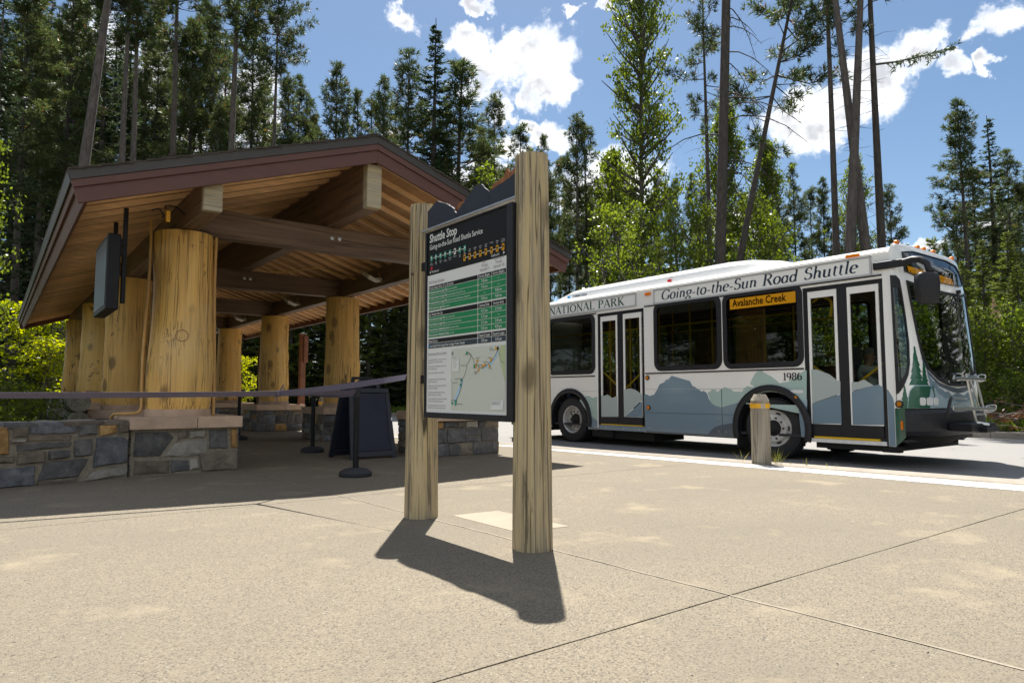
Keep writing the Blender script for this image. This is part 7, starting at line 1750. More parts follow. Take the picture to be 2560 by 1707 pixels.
    ('pine_a', 60.92, 24.06, 0.59, 0.661, 0.581, 5.83, 'conifer in the sunlit wood right of the bus', 'conifers right of the bus', 0, 0),
    ('pine_d', 55.91, 20.33, 0.52, 0.631, 0.571, 5.52, 'conifer in the sunlit wood right of the bus', 'conifers right of the bus', 0, 0),
    ('pine_d', 53.28, 16.05, 0.48, 0.763, 0.705, 5.22, 'conifer in the sunlit wood right of the bus', 'conifers right of the bus', 0, 0),
    ('pine_a', 50.58, 14.33, 0.45, 0.746, 0.698, 1.93, 'conifer in the sunlit wood right of the bus', 'conifers right of the bus', 0, 0),
    ('pine_d', 43.9, 11.87, 0.36, 0.698, 0.764, 0.36, 'conifer in the sunlit wood right of the bus', 'conifers right of the bus', 0, 0),
    ('spruce_sunlit', 49.79, 12.42, 0.44, 0.769, 0.796, 5.51, 'conifer in the sunlit wood right of the bus', 'conifers right of the bus', 0, 0),
    ('pine_a', 59.98, 18.7, 0.57, 0.711, 0.85, 3.35, 'distant conifer of the forest behind', 'distant conifers of the forest', 0, 0),
    ('pine_b', 9.31, 83.85, -0.1, 0.811, 0.706, 5.48, 'distant conifer of the forest behind', 'distant conifers of the forest', 0, 0),
    ('spruce_c', 28.28, 48.63, 0.22, 0.774, 0.804, 4.48, 'distant conifer of the forest behind', 'distant conifers of the forest', 0, 0),
    ('spruce_a', 34.67, 65.15, 0.29, 1.074, 0.867, 1.56, 'distant conifer of the forest behind', 'distant conifers of the forest', 0, 0),
    ('spruce_a', 2.45, 59.39, -0.1, 0.694, 0.649, 0.45, 'distant conifer of the forest behind', 'distant conifers of the forest', 0, 0),
    ('pine_c', 43.53, 37.85, 0.4, 0.633, 0.589, 1.49, 'distant conifer of the forest behind', 'distant conifers of the forest', 0, 0),
    ('spruce_a', 45.8, 35.44, 0.43, 0.916, 0.836, 1.53, 'distant conifer of the forest behind', 'distant conifers of the forest', 0, 0),
    ('spruce_c', 35.94, 51.89, 0.31, 1.052, 0.851, 2.66, 'distant conifer of the forest behind', 'distant conifers of the forest', 0, 0),
    ('spruce_c', 42.16, 62.13, 0.38, 0.949, 0.711, 2.53, 'distant conifer of the forest behind', 'distant conifers of the forest', 0, 0),
    ('pine_b', 31.95, 76.04, 0.26, 1.243, 0.966, 0.88, 'distant conifer of the forest behind', 'distant conifers of the forest', 0, 0),
    ('pine_a', 13.15, 71.78, -0.1, 0.767, 0.736, 5.41, 'distant conifer of the forest behind', 'distant conifers of the forest', 0, 0),
    ('pine_a', 33.32, 37.32, 0.28, 0.538, 0.762, 5.82, 'distant conifer of the forest behind', 'distant conifers of the forest', 0, 0),
    ('pine_b', 56.72, 24.93, 0.54, 0.581, 0.758, 5.67, 'distant conifer of the forest behind', 'distant conifers of the forest', 0, 0),
    ('pine_d', 8.56, 53.87, -0.1, 0.737, 0.682, 4.37, 'distant conifer of the forest behind', 'distant conifers of the forest', 0, 0),
    ('pine_d', 69.07, 44.22, 0.71, 0.961, 0.732, 1.86, 'distant conifer of the forest behind', 'distant conifers of the forest', 0, 0),
    ('spruce_c', 83.31, 23.92, 0.86, 0.915, 0.761, 0.31, 'distant conifer of the forest behind', 'distant conifers of the forest', 0, 0),
    ('pine_a', 47.14, 67.19, 0.44, 1.11, 1.043, 0.5, 'distant conifer of the forest behind', 'distant conifers of the forest', 0, 0),
    ('pine_b', 14.35, 77.02, 0.05, 0.906, 0.782, 5.91, 'distant conifer of the forest behind', 'distant conifers of the forest', 0, 0),
    ('pine_a', 48.09, 50.65, 0.46, 1.172, 0.897, 3.67, 'distant conifer of the forest behind', 'distant conifers of the forest', 0, 0),
    ('spruce_c', 52.29, 63.99, 0.51, 1.295, 0.912, 1.67, 'distant conifer of the forest behind', 'distant conifers of the forest', 0, 0),
    ('pine_a', 9.71, 82.88, -0.1, 1.042, 0.718, 3.9, 'distant conifer of the forest behind', 'distant conifers of the forest', 0, 0),
    ('spruce_a', 35.38, 38.05, 0.3, 0.715, 0.669, 5.86, 'distant conifer of the forest behind', 'distant conifers of the forest', 0, 0),
    ('pine_b', 87.64, 34.57, 0.93, 0.895, 0.788, 3.41, 'distant conifer of the forest behind', 'distant conifers of the forest', 0, 0),
    ('spruce_a', 29.82, 83.34, 0.24, 0.997, 0.701, 5.13, 'distant conifer of the forest behind', 'distant conifers of the forest', 0, 0),
    ('pine_b', 25.34, 71.85, 0.18, 0.801, 0.702, 5.59, 'distant conifer of the forest behind', 'distant conifers of the forest', 0, 0),
    ('pine_b', 49.04, 30.26, 0.46, 0.826, 0.835, 1.28, 'distant conifer of the forest behind', 'distant conifers of the forest', 0, 0),
    ('pine_a', 44.76, 38.55, 0.42, 0.808, 0.658, 2.66, 'distant conifer of the forest behind', 'distant conifers of the forest', 0, 0),
    ('spruce_c', 15.42, 48.72, 0.06, 0.606, 0.798, 1.01, 'distant conifer of the forest behind', 'distant conifers of the forest', 0, 0),
    ('pine_a', 39.3, 63.21, 0.35, 0.996, 0.721, 5.55, 'distant conifer of the forest behind', 'distant conifers of the forest', 0, 0),
    ('spruce_a', 76.21, 27.75, 0.78, 0.77, 0.766, 2.7, 'distant conifer of the forest behind', 'distant conifers of the forest', 0, 0),
    ('pine_a', 1.35, 76.19, -0.1, 0.703, 0.826, 1.32, 'distant conifer of the forest behind', 'distant conifers of the forest', 0, 0),
    ('pine_d', 14.81, 53.8, 0.06, 0.646, 0.816, 4.71, 'distant conifer of the forest behind', 'distant conifers of the forest', 0, 0),
    ('pine_b', 65.01, 21.91, 0.64, 0.906, 0.919, 0.16, 'distant conifer of the forest behind', 'distant conifers of the forest', 0, 0),
    ('spruce_c', 54.56, 34.28, 0.53, 0.656, 0.794, 5.09, 'distant conifer of the forest behind', 'distant conifers of the forest', 0, 0),
    ('pine_a', 23.75, 78.82, 0.16, 1.28, 1.092, 1.4, 'distant conifer of the forest behind', 'distant conifers of the forest', 0, 0),
    ('pine_b', 65.46, 31.95, 0.66, 0.972, 0.756, 4.15, 'distant conifer of the forest behind', 'distant conifers of the forest', 0, 0),
    ('pine_c', 27.71, 52.17, 0.21, 0.99, 0.801, 3.2, 'distant conifer of the forest behind', 'distant conifers of the forest', 0, 0),
    ('pine_a', 65.94, 49.4, 0.67, 1.167, 0.796, 6.09, 'distant conifer of the forest behind', 'distant conifers of the forest', 0, 0),
    ('pine_a', 16.36, 92.56, 0.07, 1.301, 1.011, 2.17, 'distant conifer of the forest behind', 'distant conifers of the forest', 0, 0),
    ('pine_a', 62.11, 33.38, 0.62, 0.669, 0.681, 3.62, 'distant conifer of the forest behind', 'distant conifers of the forest', 0, 0),
    ('spruce_a', 21.71, 76.71, 0.14, 1.288, 1.036, 5.9, 'distant conifer of the forest behind', 'distant conifers of the forest', 0, 0),
    ('spruce_c', 50.06, 31.41, 0.48, 0.792, 0.875, 3.91, 'distant conifer of the forest behind', 'distant conifers of the forest', 0, 0),
    ('spruce_a', 42.71, 33.63, 0.39, 0.594, 0.632, 2.56, 'distant conifer of the forest behind', 'distant conifers of the forest', 0, 0),
    ('pine_d', 28.3, 52.51, 0.22, 0.977, 0.889, 2.38, 'distant conifer of the forest behind', 'distant conifers of the forest', 0, 0),
    ('pine_d', 50.06, 30.34, 0.47, 0.73, 0.748, 0.0, 'distant conifer of the forest behind', 'distant conifers of the forest', 0, 0),
    ('spruce_c', 21.31, 64.06, 0.13, 0.867, 0.744, 2.77, 'distant conifer of the forest behind', 'distant conifers of the forest', 0, 0),
    ('spruce_c', 55.37, 41.98, 0.54, 0.787, 0.671, 0.53, 'distant conifer of the forest behind', 'distant conifers of the forest', 0, 0),
    ('pine_b', 44.56, 55.84, 0.41, 1.066, 0.931, 1.41, 'distant conifer of the forest behind', 'distant conifers of the forest', 0, 0),
    ('pine_d', 10.85, 53.17, -0.1, 0.797, 0.794, 4.83, 'distant conifer of the forest behind', 'distant conifers of the forest', 0, 0),
    ('spruce_c', 44.24, 67.85, 0.41, 1.072, 0.941, 3.1, 'distant conifer of the forest behind', 'distant conifers of the forest', 0, 0),
    ('pine_a', 20.15, 75.44, 0.12, 1.254, 1.052, 1.37, 'distant conifer of the forest behind', 'distant conifers of the forest', 0, 0),
    ('spruce_a', 73.07, 37.12, 0.75, 1.016, 0.781, 5.33, 'distant conifer of the forest behind', 'distant conifers of the forest', 0, 0),
    ('spruce_a', 42.62, 65.14, 0.39, 0.984, 0.872, 5.97, 'distant conifer of the forest behind', 'distant conifers of the forest', 0, 0),
    ('spruce_a', 77.86, 29.61, 0.81, 0.626, 0.673, 5.7, 'distant conifer of the forest behind', 'distant conifers of the forest', 0, 0),
    ('pine_d', 28.86, 45.75, 0.22, 0.631, 0.634, 1.55, 'distant conifer of the forest behind', 'distant conifers of the forest', 0, 0),
    ('spruce_c', 59.48, 50.68, 0.59, 1.032, 0.784, 2.76, 'distant conifer of the forest behind', 'distant conifers of the forest', 0, 0),
    ('spruce_a', 49.63, 33.48, 0.47, 0.848, 0.669, 0.95, 'distant conifer of the forest behind', 'distant conifers of the forest', 0, 0),
    ('pine_d', 24.44, 48.81, 0.17, 0.865, 0.767, 3.41, 'distant conifer of the forest behind', 'distant conifers of the forest', 0, 0),
    ('spruce_a', 27.67, 48.87, 0.21, 0.816, 0.893, 0.12, 'distant conifer of the forest behind', 'distant conifers of the forest', 0, 0),
    ('pine_c', 75.4, 29.76, 0.78, 0.728, 0.682, 2.45, 'distant conifer of the forest behind', 'distant conifers of the forest', 0, 0),
    ('spruce_sunlit', 20.65, 39.6, 0.13, 0.413, 0.79, 3.79, 'dark understorey spruce behind the shelter', 'understorey spruces behind the shelter', 0, 0),
    ('spruce_a', 11.21, 37.49, -0.1, 0.39, 0.734, 4.2, 'dark understorey spruce behind the shelter', 'understorey spruces behind the shelter', 0, 0),
    ('spruce_a', 19.05, 39.14, 0.11, 0.312, 0.848, 3.35, 'dark understorey spruce behind the shelter', 'understorey spruces behind the shelter', 0, 0),
    ('spruce_a', 19.43, 36.85, 0.11, 0.353, 0.783, 0.85, 'dark understorey spruce behind the shelter', 'understorey spruces behind the shelter', 0, 0),
    ('spruce_a', 12.98, 34.85, -0.1, 0.395, 0.755, 2.12, 'dark understorey spruce behind the shelter', 'understorey spruces behind the shelter', 0, 0),
    ('spruce_sunlit', 17.4, 33.67, 0.09, 0.25, 0.626, 0.51, 'dark understorey spruce behind the shelter', 'understorey spruces behind the shelter', 0, 0),
    ('spruce_sunlit', 10.4, 42.92, -0.1, 0.264, 0.625, 0.43, 'dark understorey spruce behind the shelter', 'understorey spruces behind the shelter', 0, 0),
    ('spruce_a', 16.72, 30.6, 0.07, 0.46, 0.715, 0.13, 'dark understorey spruce behind the shelter', 'understorey spruces behind the shelter', 0, 0),
    ('spruce_sunlit', 10.28, 36.79, -0.1, 0.321, 0.845, 2.92, 'dark understorey spruce behind the shelter', 'understorey spruces behind the shelter', 0, 0),
    ('spruce_sunlit', 12.09, 39.07, -0.1, 0.36, 0.808, 4.88, 'dark understorey spruce behind the shelter', 'understorey spruces behind the shelter', 0, 0),
    ('spruce_sunlit', 11.02, 39.01, -0.1, 0.362, 0.77, 5.7, 'dark understorey spruce behind the shelter', 'understorey spruces behind the shelter', 0, 0),
    ('spruce_sunlit', 15.56, 45.06, 0.06, 0.536, 0.903, 3.94, 'dark understorey spruce behind the shelter', 'understorey spruces behind the shelter', 0, 0),
    ('spruce_sunlit', 11.99, 45.23, -0.1, 0.324, 0.809, 5.0, 'dark understorey spruce behind the shelter', 'understorey spruces behind the shelter', 0, 0),
    ('spruce_sunlit', 14.03, 34.54, -0.1, 0.36, 0.713, 3.18, 'dark understorey spruce behind the shelter', 'understorey spruces behind the shelter', 0, 0),
    ('spruce_a', 14.82, 44.24, 0.06, 0.33, 0.714, 2.27, 'dark understorey spruce behind the shelter', 'understorey spruces behind the shelter', 0, 0),
    ('spruce_a', 18.53, 35.54, 0.1, 0.484, 0.886, 6.06, 'dark understorey spruce behind the shelter', 'understorey spruces behind the shelter', 0, 0),
    ('spruce_sunlit', 3.75, 52.02, -0.1, 0.423, 0.773, 5.19, 'dark understorey spruce behind the shelter', 'understorey spruces behind the shelter', 0, 0),
    ('spruce_a', 6.71, 42.45, -0.1, 0.452, 0.735, 2.83, 'dark understorey spruce behind the shelter', 'understorey spruces behind the shelter', 0, 0),
    ('spruce_sunlit', 9.07, 44.39, -0.1, 0.361, 0.62, 5.34, 'dark understorey spruce behind the shelter', 'understorey spruces behind the shelter', 0, 0),
    ('spruce_sunlit', 2.22, 44.2, -0.1, 0.296, 0.656, 3.74, 'dark understorey spruce behind the shelter', 'understorey spruces behind the shelter', 0, 0),
    ('spruce_a', 10.53, 43.07, -0.1, 0.404, 0.656, 4.52, 'dark understorey spruce behind the shelter', 'understorey spruces behind the shelter', 0, 0),
    ('spruce_sunlit', 6.37, 49.28, -0.1, 0.372, 0.812, 2.81, 'dark understorey spruce behind the shelter', 'understorey spruces behind the shelter', 0, 0),
    ('spruce_a', 0.53, 46.72, -0.1, 0.407, 0.719, 3.65, 'dark understorey spruce behind the shelter', 'understorey spruces behind the shelter', 0, 0),
    ('spruce_sunlit', 5.79, 46.29, -0.1, 0.427, 0.799, 2.21, 'dark understorey spruce behind the shelter', 'understorey spruces behind the shelter', 0, 0),
    ('spruce_sunlit', 5.2, 43.36, -0.1, 0.454, 0.711, 0.75, 'dark understorey spruce behind the shelter', 'understorey spruces behind the shelter', 0, 0),
    ('spruce_a', 6.96, 48.89, -0.1, 0.526, 0.912, 1.74, 'dark understorey spruce behind the shelter', 'understorey spruces behind the shelter', 0, 0),
    ('spruce_a', 7.61, 48.37, -0.1, 0.4, 0.863, 1.86, 'dark understorey spruce behind the shelter', 'understorey spruces behind the shelter', 0, 0),
    ('spruce_a', 4.2, 44.06, -0.1, 0.327, 0.67, 6.12, 'dark understorey spruce behind the shelter', 'understorey spruces behind the shelter', 0, 0),
    ('spruce_sunlit', 7.04, 47.85, -0.1, 0.535, 0.722, 0.08, 'dark understorey spruce behind the shelter', 'understorey spruces behind the shelter', 0, 0),
    ('spruce_a', 3.57, 47.19, -0.1, 0.445, 0.723, 5.41, 'dark understorey spruce behind the shelter', 'understorey spruces behind the shelter', 0, 0),
    ('spruce_sunlit', 1.45, 42.58, -0.1, 0.36, 0.783, 0.34, 'dark understorey spruce behind the shelter', 'understorey spruces behind the shelter', 0, 0),
    ('spruce_a', 2.1, 49.57, -0.1, 0.466, 0.694, 4.8, 'dark understorey spruce behind the shelter', 'understorey spruces behind the shelter', 0, 0),
    ('spruce_sunlit', 7.88, 48.62, -0.1, 0.517, 0.798, 5.71, 'dark understorey spruce behind the shelter', 'understorey spruces behind the shelter', 0, 0),
    ('spruce_sunlit', 3.84, 48.64, -0.1, 0.433, 0.823, 3.83, 'dark understorey spruce behind the shelter', 'understorey spruces behind the shelter', 0, 0),
    ('alder', 42.08, 17.28, 0.35, 0.452, 0.677, 1.51, 'low bright undergrowth tree on the far side of the road', 'undergrowth trees across the road', 0, 0),
    ('shrub_a', 26.35, 14.33, 0.16, 1.467, 1.225, 4.44, 'low bright undergrowth tree on the far side of the road', 'undergrowth trees across the road', 0, 0),
    ('spruce_small', 33.45, 14.54, 0.24, 0.745, 1.003, 4.15, 'low bright undergrowth tree on the far side of the road', 'undergrowth trees across the road', 0, 0),
    ('alder', 37.21, 11.14, 0.28, 0.682, 1.035, 0.45, 'low bright undergrowth tree on the far side of the road', 'undergrowth trees across the road', 0, 0),
    ('spruce_small', 21.88, 20.57, 0.12, 0.6, 0.87, 1.91, 'low bright undergrowth tree on the far side of the road', 'undergrowth trees across the road', 0, 0),
    ('shrub_a', 25.49, 17.16, 0.15, 1.228, 1.02, 2.71, 'low bright undergrowth tree on the far side of the road', 'undergrowth trees across the road', 0, 0),
    ('spruce_small', 23.86, 17.99, 0.14, 0.833, 1.071, 1.69, 'low bright undergrowth tree on the far side of the road', 'undergrowth trees across the road', 0, 0),
    ('shrub_a', 24.19, 27.26, 0.16, 2.177, 2.118, 3.68, 'low bright undergrowth tree on the far side of the road', 'undergrowth trees across the road', 0, 0),
    ('spruce_small', 32.76, 15.78, 0.24, 0.587, 0.816, 0.66, 'low bright undergrowth tree on the far side of the road', 'undergrowth trees across the road', 0, 0),
    ('shrub_a', 22.94, 21.72, 0.13, 2.061, 2.308, 2.86, 'low bright undergrowth tree on the far side of the road', 'undergrowth trees across the road', 0, 0),
    ('shrub_a', 24.64, 18.77, 0.15, 2.119, 2.607, 0.01, 'low bright undergrowth tree on the far side of the road', 'undergrowth trees across the road', 0, 0),
    ('spruce_small', 36.67, 12.25, 0.28, 0.676, 0.921, 2.78, 'low bright undergrowth tree on the far side of the road', 'undergrowth trees across the road', 0, 0),
    ('spruce_small', 19.5, 21.61, 0.09, 0.599, 0.943, 0.76, 'low bright undergrowth tree on the far side of the road', 'undergrowth trees across the road', 0, 0),
    ('alder', 41.26, 11.53, 0.33, 0.468, 0.665, 2.56, 'low bright undergrowth tree on the far side of the road', 'undergrowth trees across the road', 0, 0),
    ('spruce_small', 29.08, 25.15, 0.21, 0.687, 0.811, 5.86, 'low bright undergrowth tree on the far side of the road', 'undergrowth trees across the road', 0, 0),
    ('shrub_a', 28.9, 22.73, 0.21, 2.25, 2.245, 3.46, 'low bright undergrowth tree on the far side of the road', 'undergrowth trees across the road', 0, 0),
    ('alder', 33.61, 23.23, 0.26, 0.666, 0.842, 4.96, 'low bright undergrowth tree on the far side of the road', 'undergrowth trees across the road', 0, 0),
    ('spruce_small', 34.48, 22.8, 0.27, 0.535, 0.782, 3.69, 'low bright undergrowth tree on the far side of the road', 'undergrowth trees across the road', 0, 0),
    ('shrub_a', 39.59, 10.55, 0.31, 1.529, 1.417, 3.41, 'low bright undergrowth tree on the far side of the road', 'undergrowth trees across the road', 0, 0),
    ('alder', 27.06, 16.9, 0.17, 0.561, 0.776, 4.87, 'low bright undergrowth tree on the far side of the road', 'undergrowth trees across the road', 0, 0),
    ('shrub_a', 24.15, 27.08, 0.16, 1.575, 1.501, 5.15, 'low bright undergrowth tree on the far side of the road', 'undergrowth trees across the road', 0, 0),
    ('spruce_small', 39.35, 10.84, 0.31, 0.779, 1.112, 2.77, 'low bright undergrowth tree on the far side of the road', 'undergrowth trees across the road', 0, 0),
    ('shrub_a', 30.21, 17.06, 0.21, 2.126, 2.738, 0.47, 'low bright undergrowth tree on the far side of the road', 'undergrowth trees across the road', 0, 0),
    ('shrub_a', 31.79, 12.24, 0.22, 1.875, 2.326, 5.35, 'low bright undergrowth tree on the far side of the road', 'undergrowth trees across the road', 0, 0),
    ('shrub_a', 35.08, 11.91, 0.26, 2.128, 1.945, 0.43, 'low bright undergrowth tree on the far side of the road', 'undergrowth trees across the road', 0, 0),
    ('spruce_small', 39.19, 18.98, 0.32, 0.597, 0.75, 3.98, 'low bright undergrowth tree on the far side of the road', 'undergrowth trees across the road', 0, 0),
    ('young_tree', 1.75, 29.0, -0.05, 1.238, 1.3, 5.48, 'yellow green sapling with sunlit leaves left of the log columns', None, 0, 0),
    ('young_tree', 0.85, 28.2, -0.05, 0.952, 1.4, 2.79, 'low sunlit bush of yellow green leaves behind the low stone wall', None, 0, 0),
    ('young_tree', 1.35, 27.6, -0.05, 0.667, 1.3, 4.36, 'low yellow green bush at the foot of the sunlit sapling', None, 0, 0),
    ('alder', -0.75, 17.6, -0.05, 0.9, 0.55, 5.67, 'leafy tree entering at the left frame edge below the eave', None, 0, 0),
    ('shrub_a', -0.15, 13.4, -0.05, 0.545, 0.7, 0.29, 'small green shrub behind the low wall near the corner pier', None, 0, 0),
    ('shrub_a', -0.9, 12.4, -0.05, 0.682, 0.9, 5.0, 'dark green shrub behind the low wall at the left frame edge', None, 0, 0),
    ('shrub_b', 0.75, 12.9, -0.05, 0.607, 0.7, 1.84, 'little shrub between the low wall and the log bench', None, 0, 0),
    ('shrub_a', -0.6, 21.5, -0.05, 0.682, 0.9, 2.35, 'shaded shrub farther back left of the log columns', None, 0, 0),
    ('alder', -3.4, 25, -0.05, 0.857, 0.9, 0.91, 'shaded leafy tree behind the sapling at far left', None, 0, 0),
    ('spruce_small', -1.6, 25.5, -0.05, 0.833, 1.1, 3.34, 'small dark spruce behind the far left eave', None, 0, 0),
    ('young_tree', 7.0, 25.2, -0.05, 0.548, 0.8, 3.55, 'bright leafy bush right of the brown post, seen through the shelter', None, 0, 0),
    ('shrub_a', 24.25, 7.96, 0.12, 1.182, 1.2, 4.98, 'leafy shrub behind the bicycle rack', None, 0, 0),
    ('shrub_a', 24.06, 7.47, 0.12, 1.455, 1.35, 1.07, 'tall leafy shrub in front of the broken snag', None, 0, 0),
    ('shrub_a', 23.59, 6.95, 0.11, 1.364, 1.3, 0.5, 'yellow green shrub at the right frame edge', None, 0, 0),
    ('shrub_b', 22.21, 6.99, 0.09, 0.857, 1.021, 5.47, 'low shrub on the bank by the far kerb', None, 0, 0),
    ('shrub_b', 22.07, 6.6, 0.09, 0.786, 0.982, 3.89, 'low fern green shrub at the far kerb, right edge', None, 0, 0),
    ('shrub_a', 23.63, 6.54, 0.11, 1.091, 1.15, 1.51, 'shrub just beyond the right frame edge', None, 0, 0),
    ('shrub_a', 26.01, 9.13, 0.14, 1.091, 1.15, 5.73, 'shrub seen past the bus windshield edge', None, 0, 0),
    ('spruce_a', 17, -15, -0.1, 1.0, 1.19, 3.83, 'unseen tree of the wood added for reflections in the bus glass', 'unseen trees added for reflections in the bus glass', 0, 0),  # out of view, added so the bus glass reflects trees instead of sky
    ('cottonwood_b', 19, -13, -0.1, 1.0, 1.2, 0.06, 'unseen tree of the wood added for reflections in the bus glass', 'unseen trees added for reflections in the bus glass', 0, 0),
    ('cottonwood_b', 23, -17, -0.1, 1.0, 1.46, 4.07, 'unseen tree of the wood added for reflections in the bus glass', 'unseen trees added for reflections in the bus glass', 0, 0),
    ('spruce_a', 28, -12, -0.1, 1.0, 1.13, 5.67, 'unseen tree of the wood added for reflections in the bus glass', 'unseen trees added for reflections in the bus glass', 0, 0),
    ('spruce_c', 24, -24, -0.1, 1.0, 1.36, 2.55, 'unseen tree of the wood added for reflections in the bus glass', 'unseen trees added for reflections in the bus glass', 0, 0),
    ('spruce_c', 31, -19, -0.1, 1.0, 1.28, 1.81, 'unseen tree of the wood added for reflections in the bus glass', 'unseen trees added for reflections in the bus glass', 0, 0),
    ('cottonwood_b', 34, -9, -0.1, 1.0, 1.44, 0.64, 'unseen tree of the wood added for reflections in the bus glass', 'unseen trees added for reflections in the bus glass', 0, 0),
    ('cottonwood_b', 38, -15, -0.1, 1.0, 1.33, 3.45, 'unseen tree of the wood added for reflections in the bus glass', 'unseen trees added for reflections in the bus glass', 0, 0),
    ('spruce_c', 29, -28, -0.1, 1.0, 1.11, 4.98, 'unseen tree of the wood added for reflections in the bus glass', 'unseen trees added for reflections in the bus glass', 0, 0),
    ('cottonwood_b', 20, -24, -0.1, 1.0, 1.21, 3.4, 'unseen tree of the wood added for reflections in the bus glass', 'unseen trees added for reflections in the bus glass', 0, 0),
    ('spruce_sunlit', 11.96, 36.66, -0.1, 0.596, 0.814, 3.81, 'dark understorey spruce behind the shelter', 'understorey spruces behind the shelter', 0, 0),
    ('spruce_sunlit', 12.3, 35.22, -0.1, 0.64, 0.914, 5.02, 'dark understorey spruce behind the shelter', 'understorey spruces behind the shelter', 0, 0),
    ('spruce_sunlit', 13.14, 35.27, -0.1, 0.487, 0.933, 3.9, 'dark understorey spruce behind the shelter', 'understorey spruces behind the shelter', 0, 0),
    ('spruce_sunlit', 13.94, 35.11, -0.1, 0.589, 1.004, 5.26, 'dark understorey spruce behind the shelter', 'understorey spruces behind the shelter', 0, 0),
    ('spruce_sunlit', 14.7, 34.85, 0.05, 0.64, 1.032, 1.94, 'dark understorey spruce behind the shelter', 'understorey spruces behind the shelter', 0, 0),
    ('spruce_sunlit', 14.98, 33.46, 0.06, 0.55, 1.002, 0.57, 'dark understorey spruce behind the shelter', 'understorey spruces behind the shelter', 0, 0),
    ('spruce_sunlit', 15.31, 32.29, 0.06, 0.597, 0.854, 0.83, 'dark understorey spruce behind the shelter', 'understorey spruces behind the shelter', 0, 0),
    ('spruce_sunlit', 16.27, 32.46, 0.07, 0.659, 1.005, 5.74, 'dark understorey spruce behind the shelter', 'understorey spruces behind the shelter', 0, 0),
    ('spruce_sunlit', 17.61, 33.27, 0.09, 0.46, 0.971, 3.03, 'dark understorey spruce behind the shelter', 'understorey spruces behind the shelter', 0, 0),
    ('spruce_sunlit', 18.23, 32.65, 0.1, 0.596, 0.906, 0.72, 'dark understorey spruce behind the shelter', 'understorey spruces behind the shelter', 0, 0),
    ('spruce_sunlit', 19.31, 32.82, 0.11, 0.428, 0.99, 5.4, 'dark understorey spruce behind the shelter', 'understorey spruces behind the shelter', 0, 0),
    ('spruce_b', 1.08, 54.43, -0.1, 1.556, 1.662, 4.55, 'dark tall conifer crowded among the trunks behind the left of the shelter', 'tall conifers crowding behind the shelter', 0, 0),
    ('spruce_b', 2.72, 63.23, -0.1, 1.756, 2.282, 6.15, 'dark tall conifer crowded among the trunks behind the left of the shelter', 'tall conifers crowding behind the shelter', 0, 0),
    ('spruce_b', 3.34, 55.22, -0.1, 1.592, 1.685, 6.07, 'dark tall conifer crowded among the trunks behind the left of the shelter', 'tall conifers crowding behind the shelter', 0, 0),
    ('spruce_b', 4.94, 69.07, -0.1, 1.972, 2.564, 5.05, 'dark tall conifer crowded among the trunks behind the left of the shelter', 'tall conifers crowding behind the shelter', 0, 0),
    ('spruce_b', 4.85, 54.07, -0.1, 1.576, 1.674, 2.3, 'dark tall conifer crowded among the trunks behind the left of the shelter', 'tall conifers crowding behind the shelter', 0, 0),
    ('spruce_b', 6.29, 58.01, -0.1, 1.637, 2.128, 4.97, 'dark tall conifer crowded among the trunks behind the left of the shelter', 'tall conifers crowding behind the shelter', 0, 0),
    ('spruce_b', 2.38, 73.53, -0.1, 1.975, 2.567, 0.09, 'dark tall conifer crowded among the trunks behind the left of the shelter', 'tall conifers crowding behind the shelter', 0, 0),
    ('spruce_b', 6.72, 52.66, -0.1, 1.478, 1.611, 3.37, 'dark tall conifer crowded among the trunks behind the left of the shelter', 'tall conifers crowding behind the shelter', 0, 0),
    ('spruce_b', 0.75, 64.73, -0.1, 1.792, 2.33, 2.86, 'dark tall conifer crowded among the trunks behind the left of the shelter', 'tall conifers crowding behind the shelter', 0, 0),
    ('spruce_a', 3.61, 47.48, -0.1, 0.982, 1.288, 4.23, 'dark tall conifer crowded among the trunks behind the left of the shelter', 'tall conifers crowding behind the shelter', 0, 0),
    ('spruce_a', 5.2, 51.3, -0.1, 1.121, 1.379, 4.22, 'dark tall conifer crowded among the trunks behind the left of the shelter', 'tall conifers crowding behind the shelter', 0, 0),
    ('spruce_c', 17.0, -9.73794900145505, -0.1, 0.71, 1.5, 2.23, 'unseen tree of the wood added for reflections in the bus glass', 'unseen trees added for reflections in the bus glass', 0, 0),  # more unseen trees closing sky gaps in the bus glass reflections
    ('spruce_c', 20.2, -8.832356195576834, -0.1, 0.56, 1.5, 5.31, 'unseen tree of the wood added for reflections in the bus glass', 'unseen trees added for reflections in the bus glass', 0, 0),
    ('spruce_c', 23.4, -7.443987436365248, -0.1, 0.7, 1.5, 3.89, 'unseen tree of the wood added for reflections in the bus glass', 'unseen trees added for reflections in the bus glass', 0, 0),
    ('spruce_c', 26.6, -5.2522892972191055, -0.1, 0.78, 1.5, 1.81, 'unseen tree of the wood added for reflections in the bus glass', 'unseen trees added for reflections in the bus glass', 0, 0),
    ('spruce_a', 29.8, -5.466648126545891, -0.1, 0.56, 1.5, 0.22, 'unseen tree of the wood added for reflections in the bus glass', 'unseen trees added for reflections in the bus glass', 0, 0),
    ('spruce_a', 33.0, -4.267759038549781, -0.1, 0.61, 1.5, 3.23, 'unseen tree of the wood added for reflections in the bus glass', 'unseen trees added for reflections in the bus glass', 0, 0),
    ('spruce_a', 36.2, -2.3927124862222158, -0.1, 0.72, 1.5, 4.46, 'unseen tree of the wood added for reflections in the bus glass', 'unseen trees added for reflections in the bus glass', 0, 0),
    ('spruce_c', 39.400000000000006, -1.261746493170554, -0.1, 0.74, 1.5, 0.93, 'unseen tree of the wood added for reflections in the bus glass', 'unseen trees added for reflections in the bus glass', 0, 0),
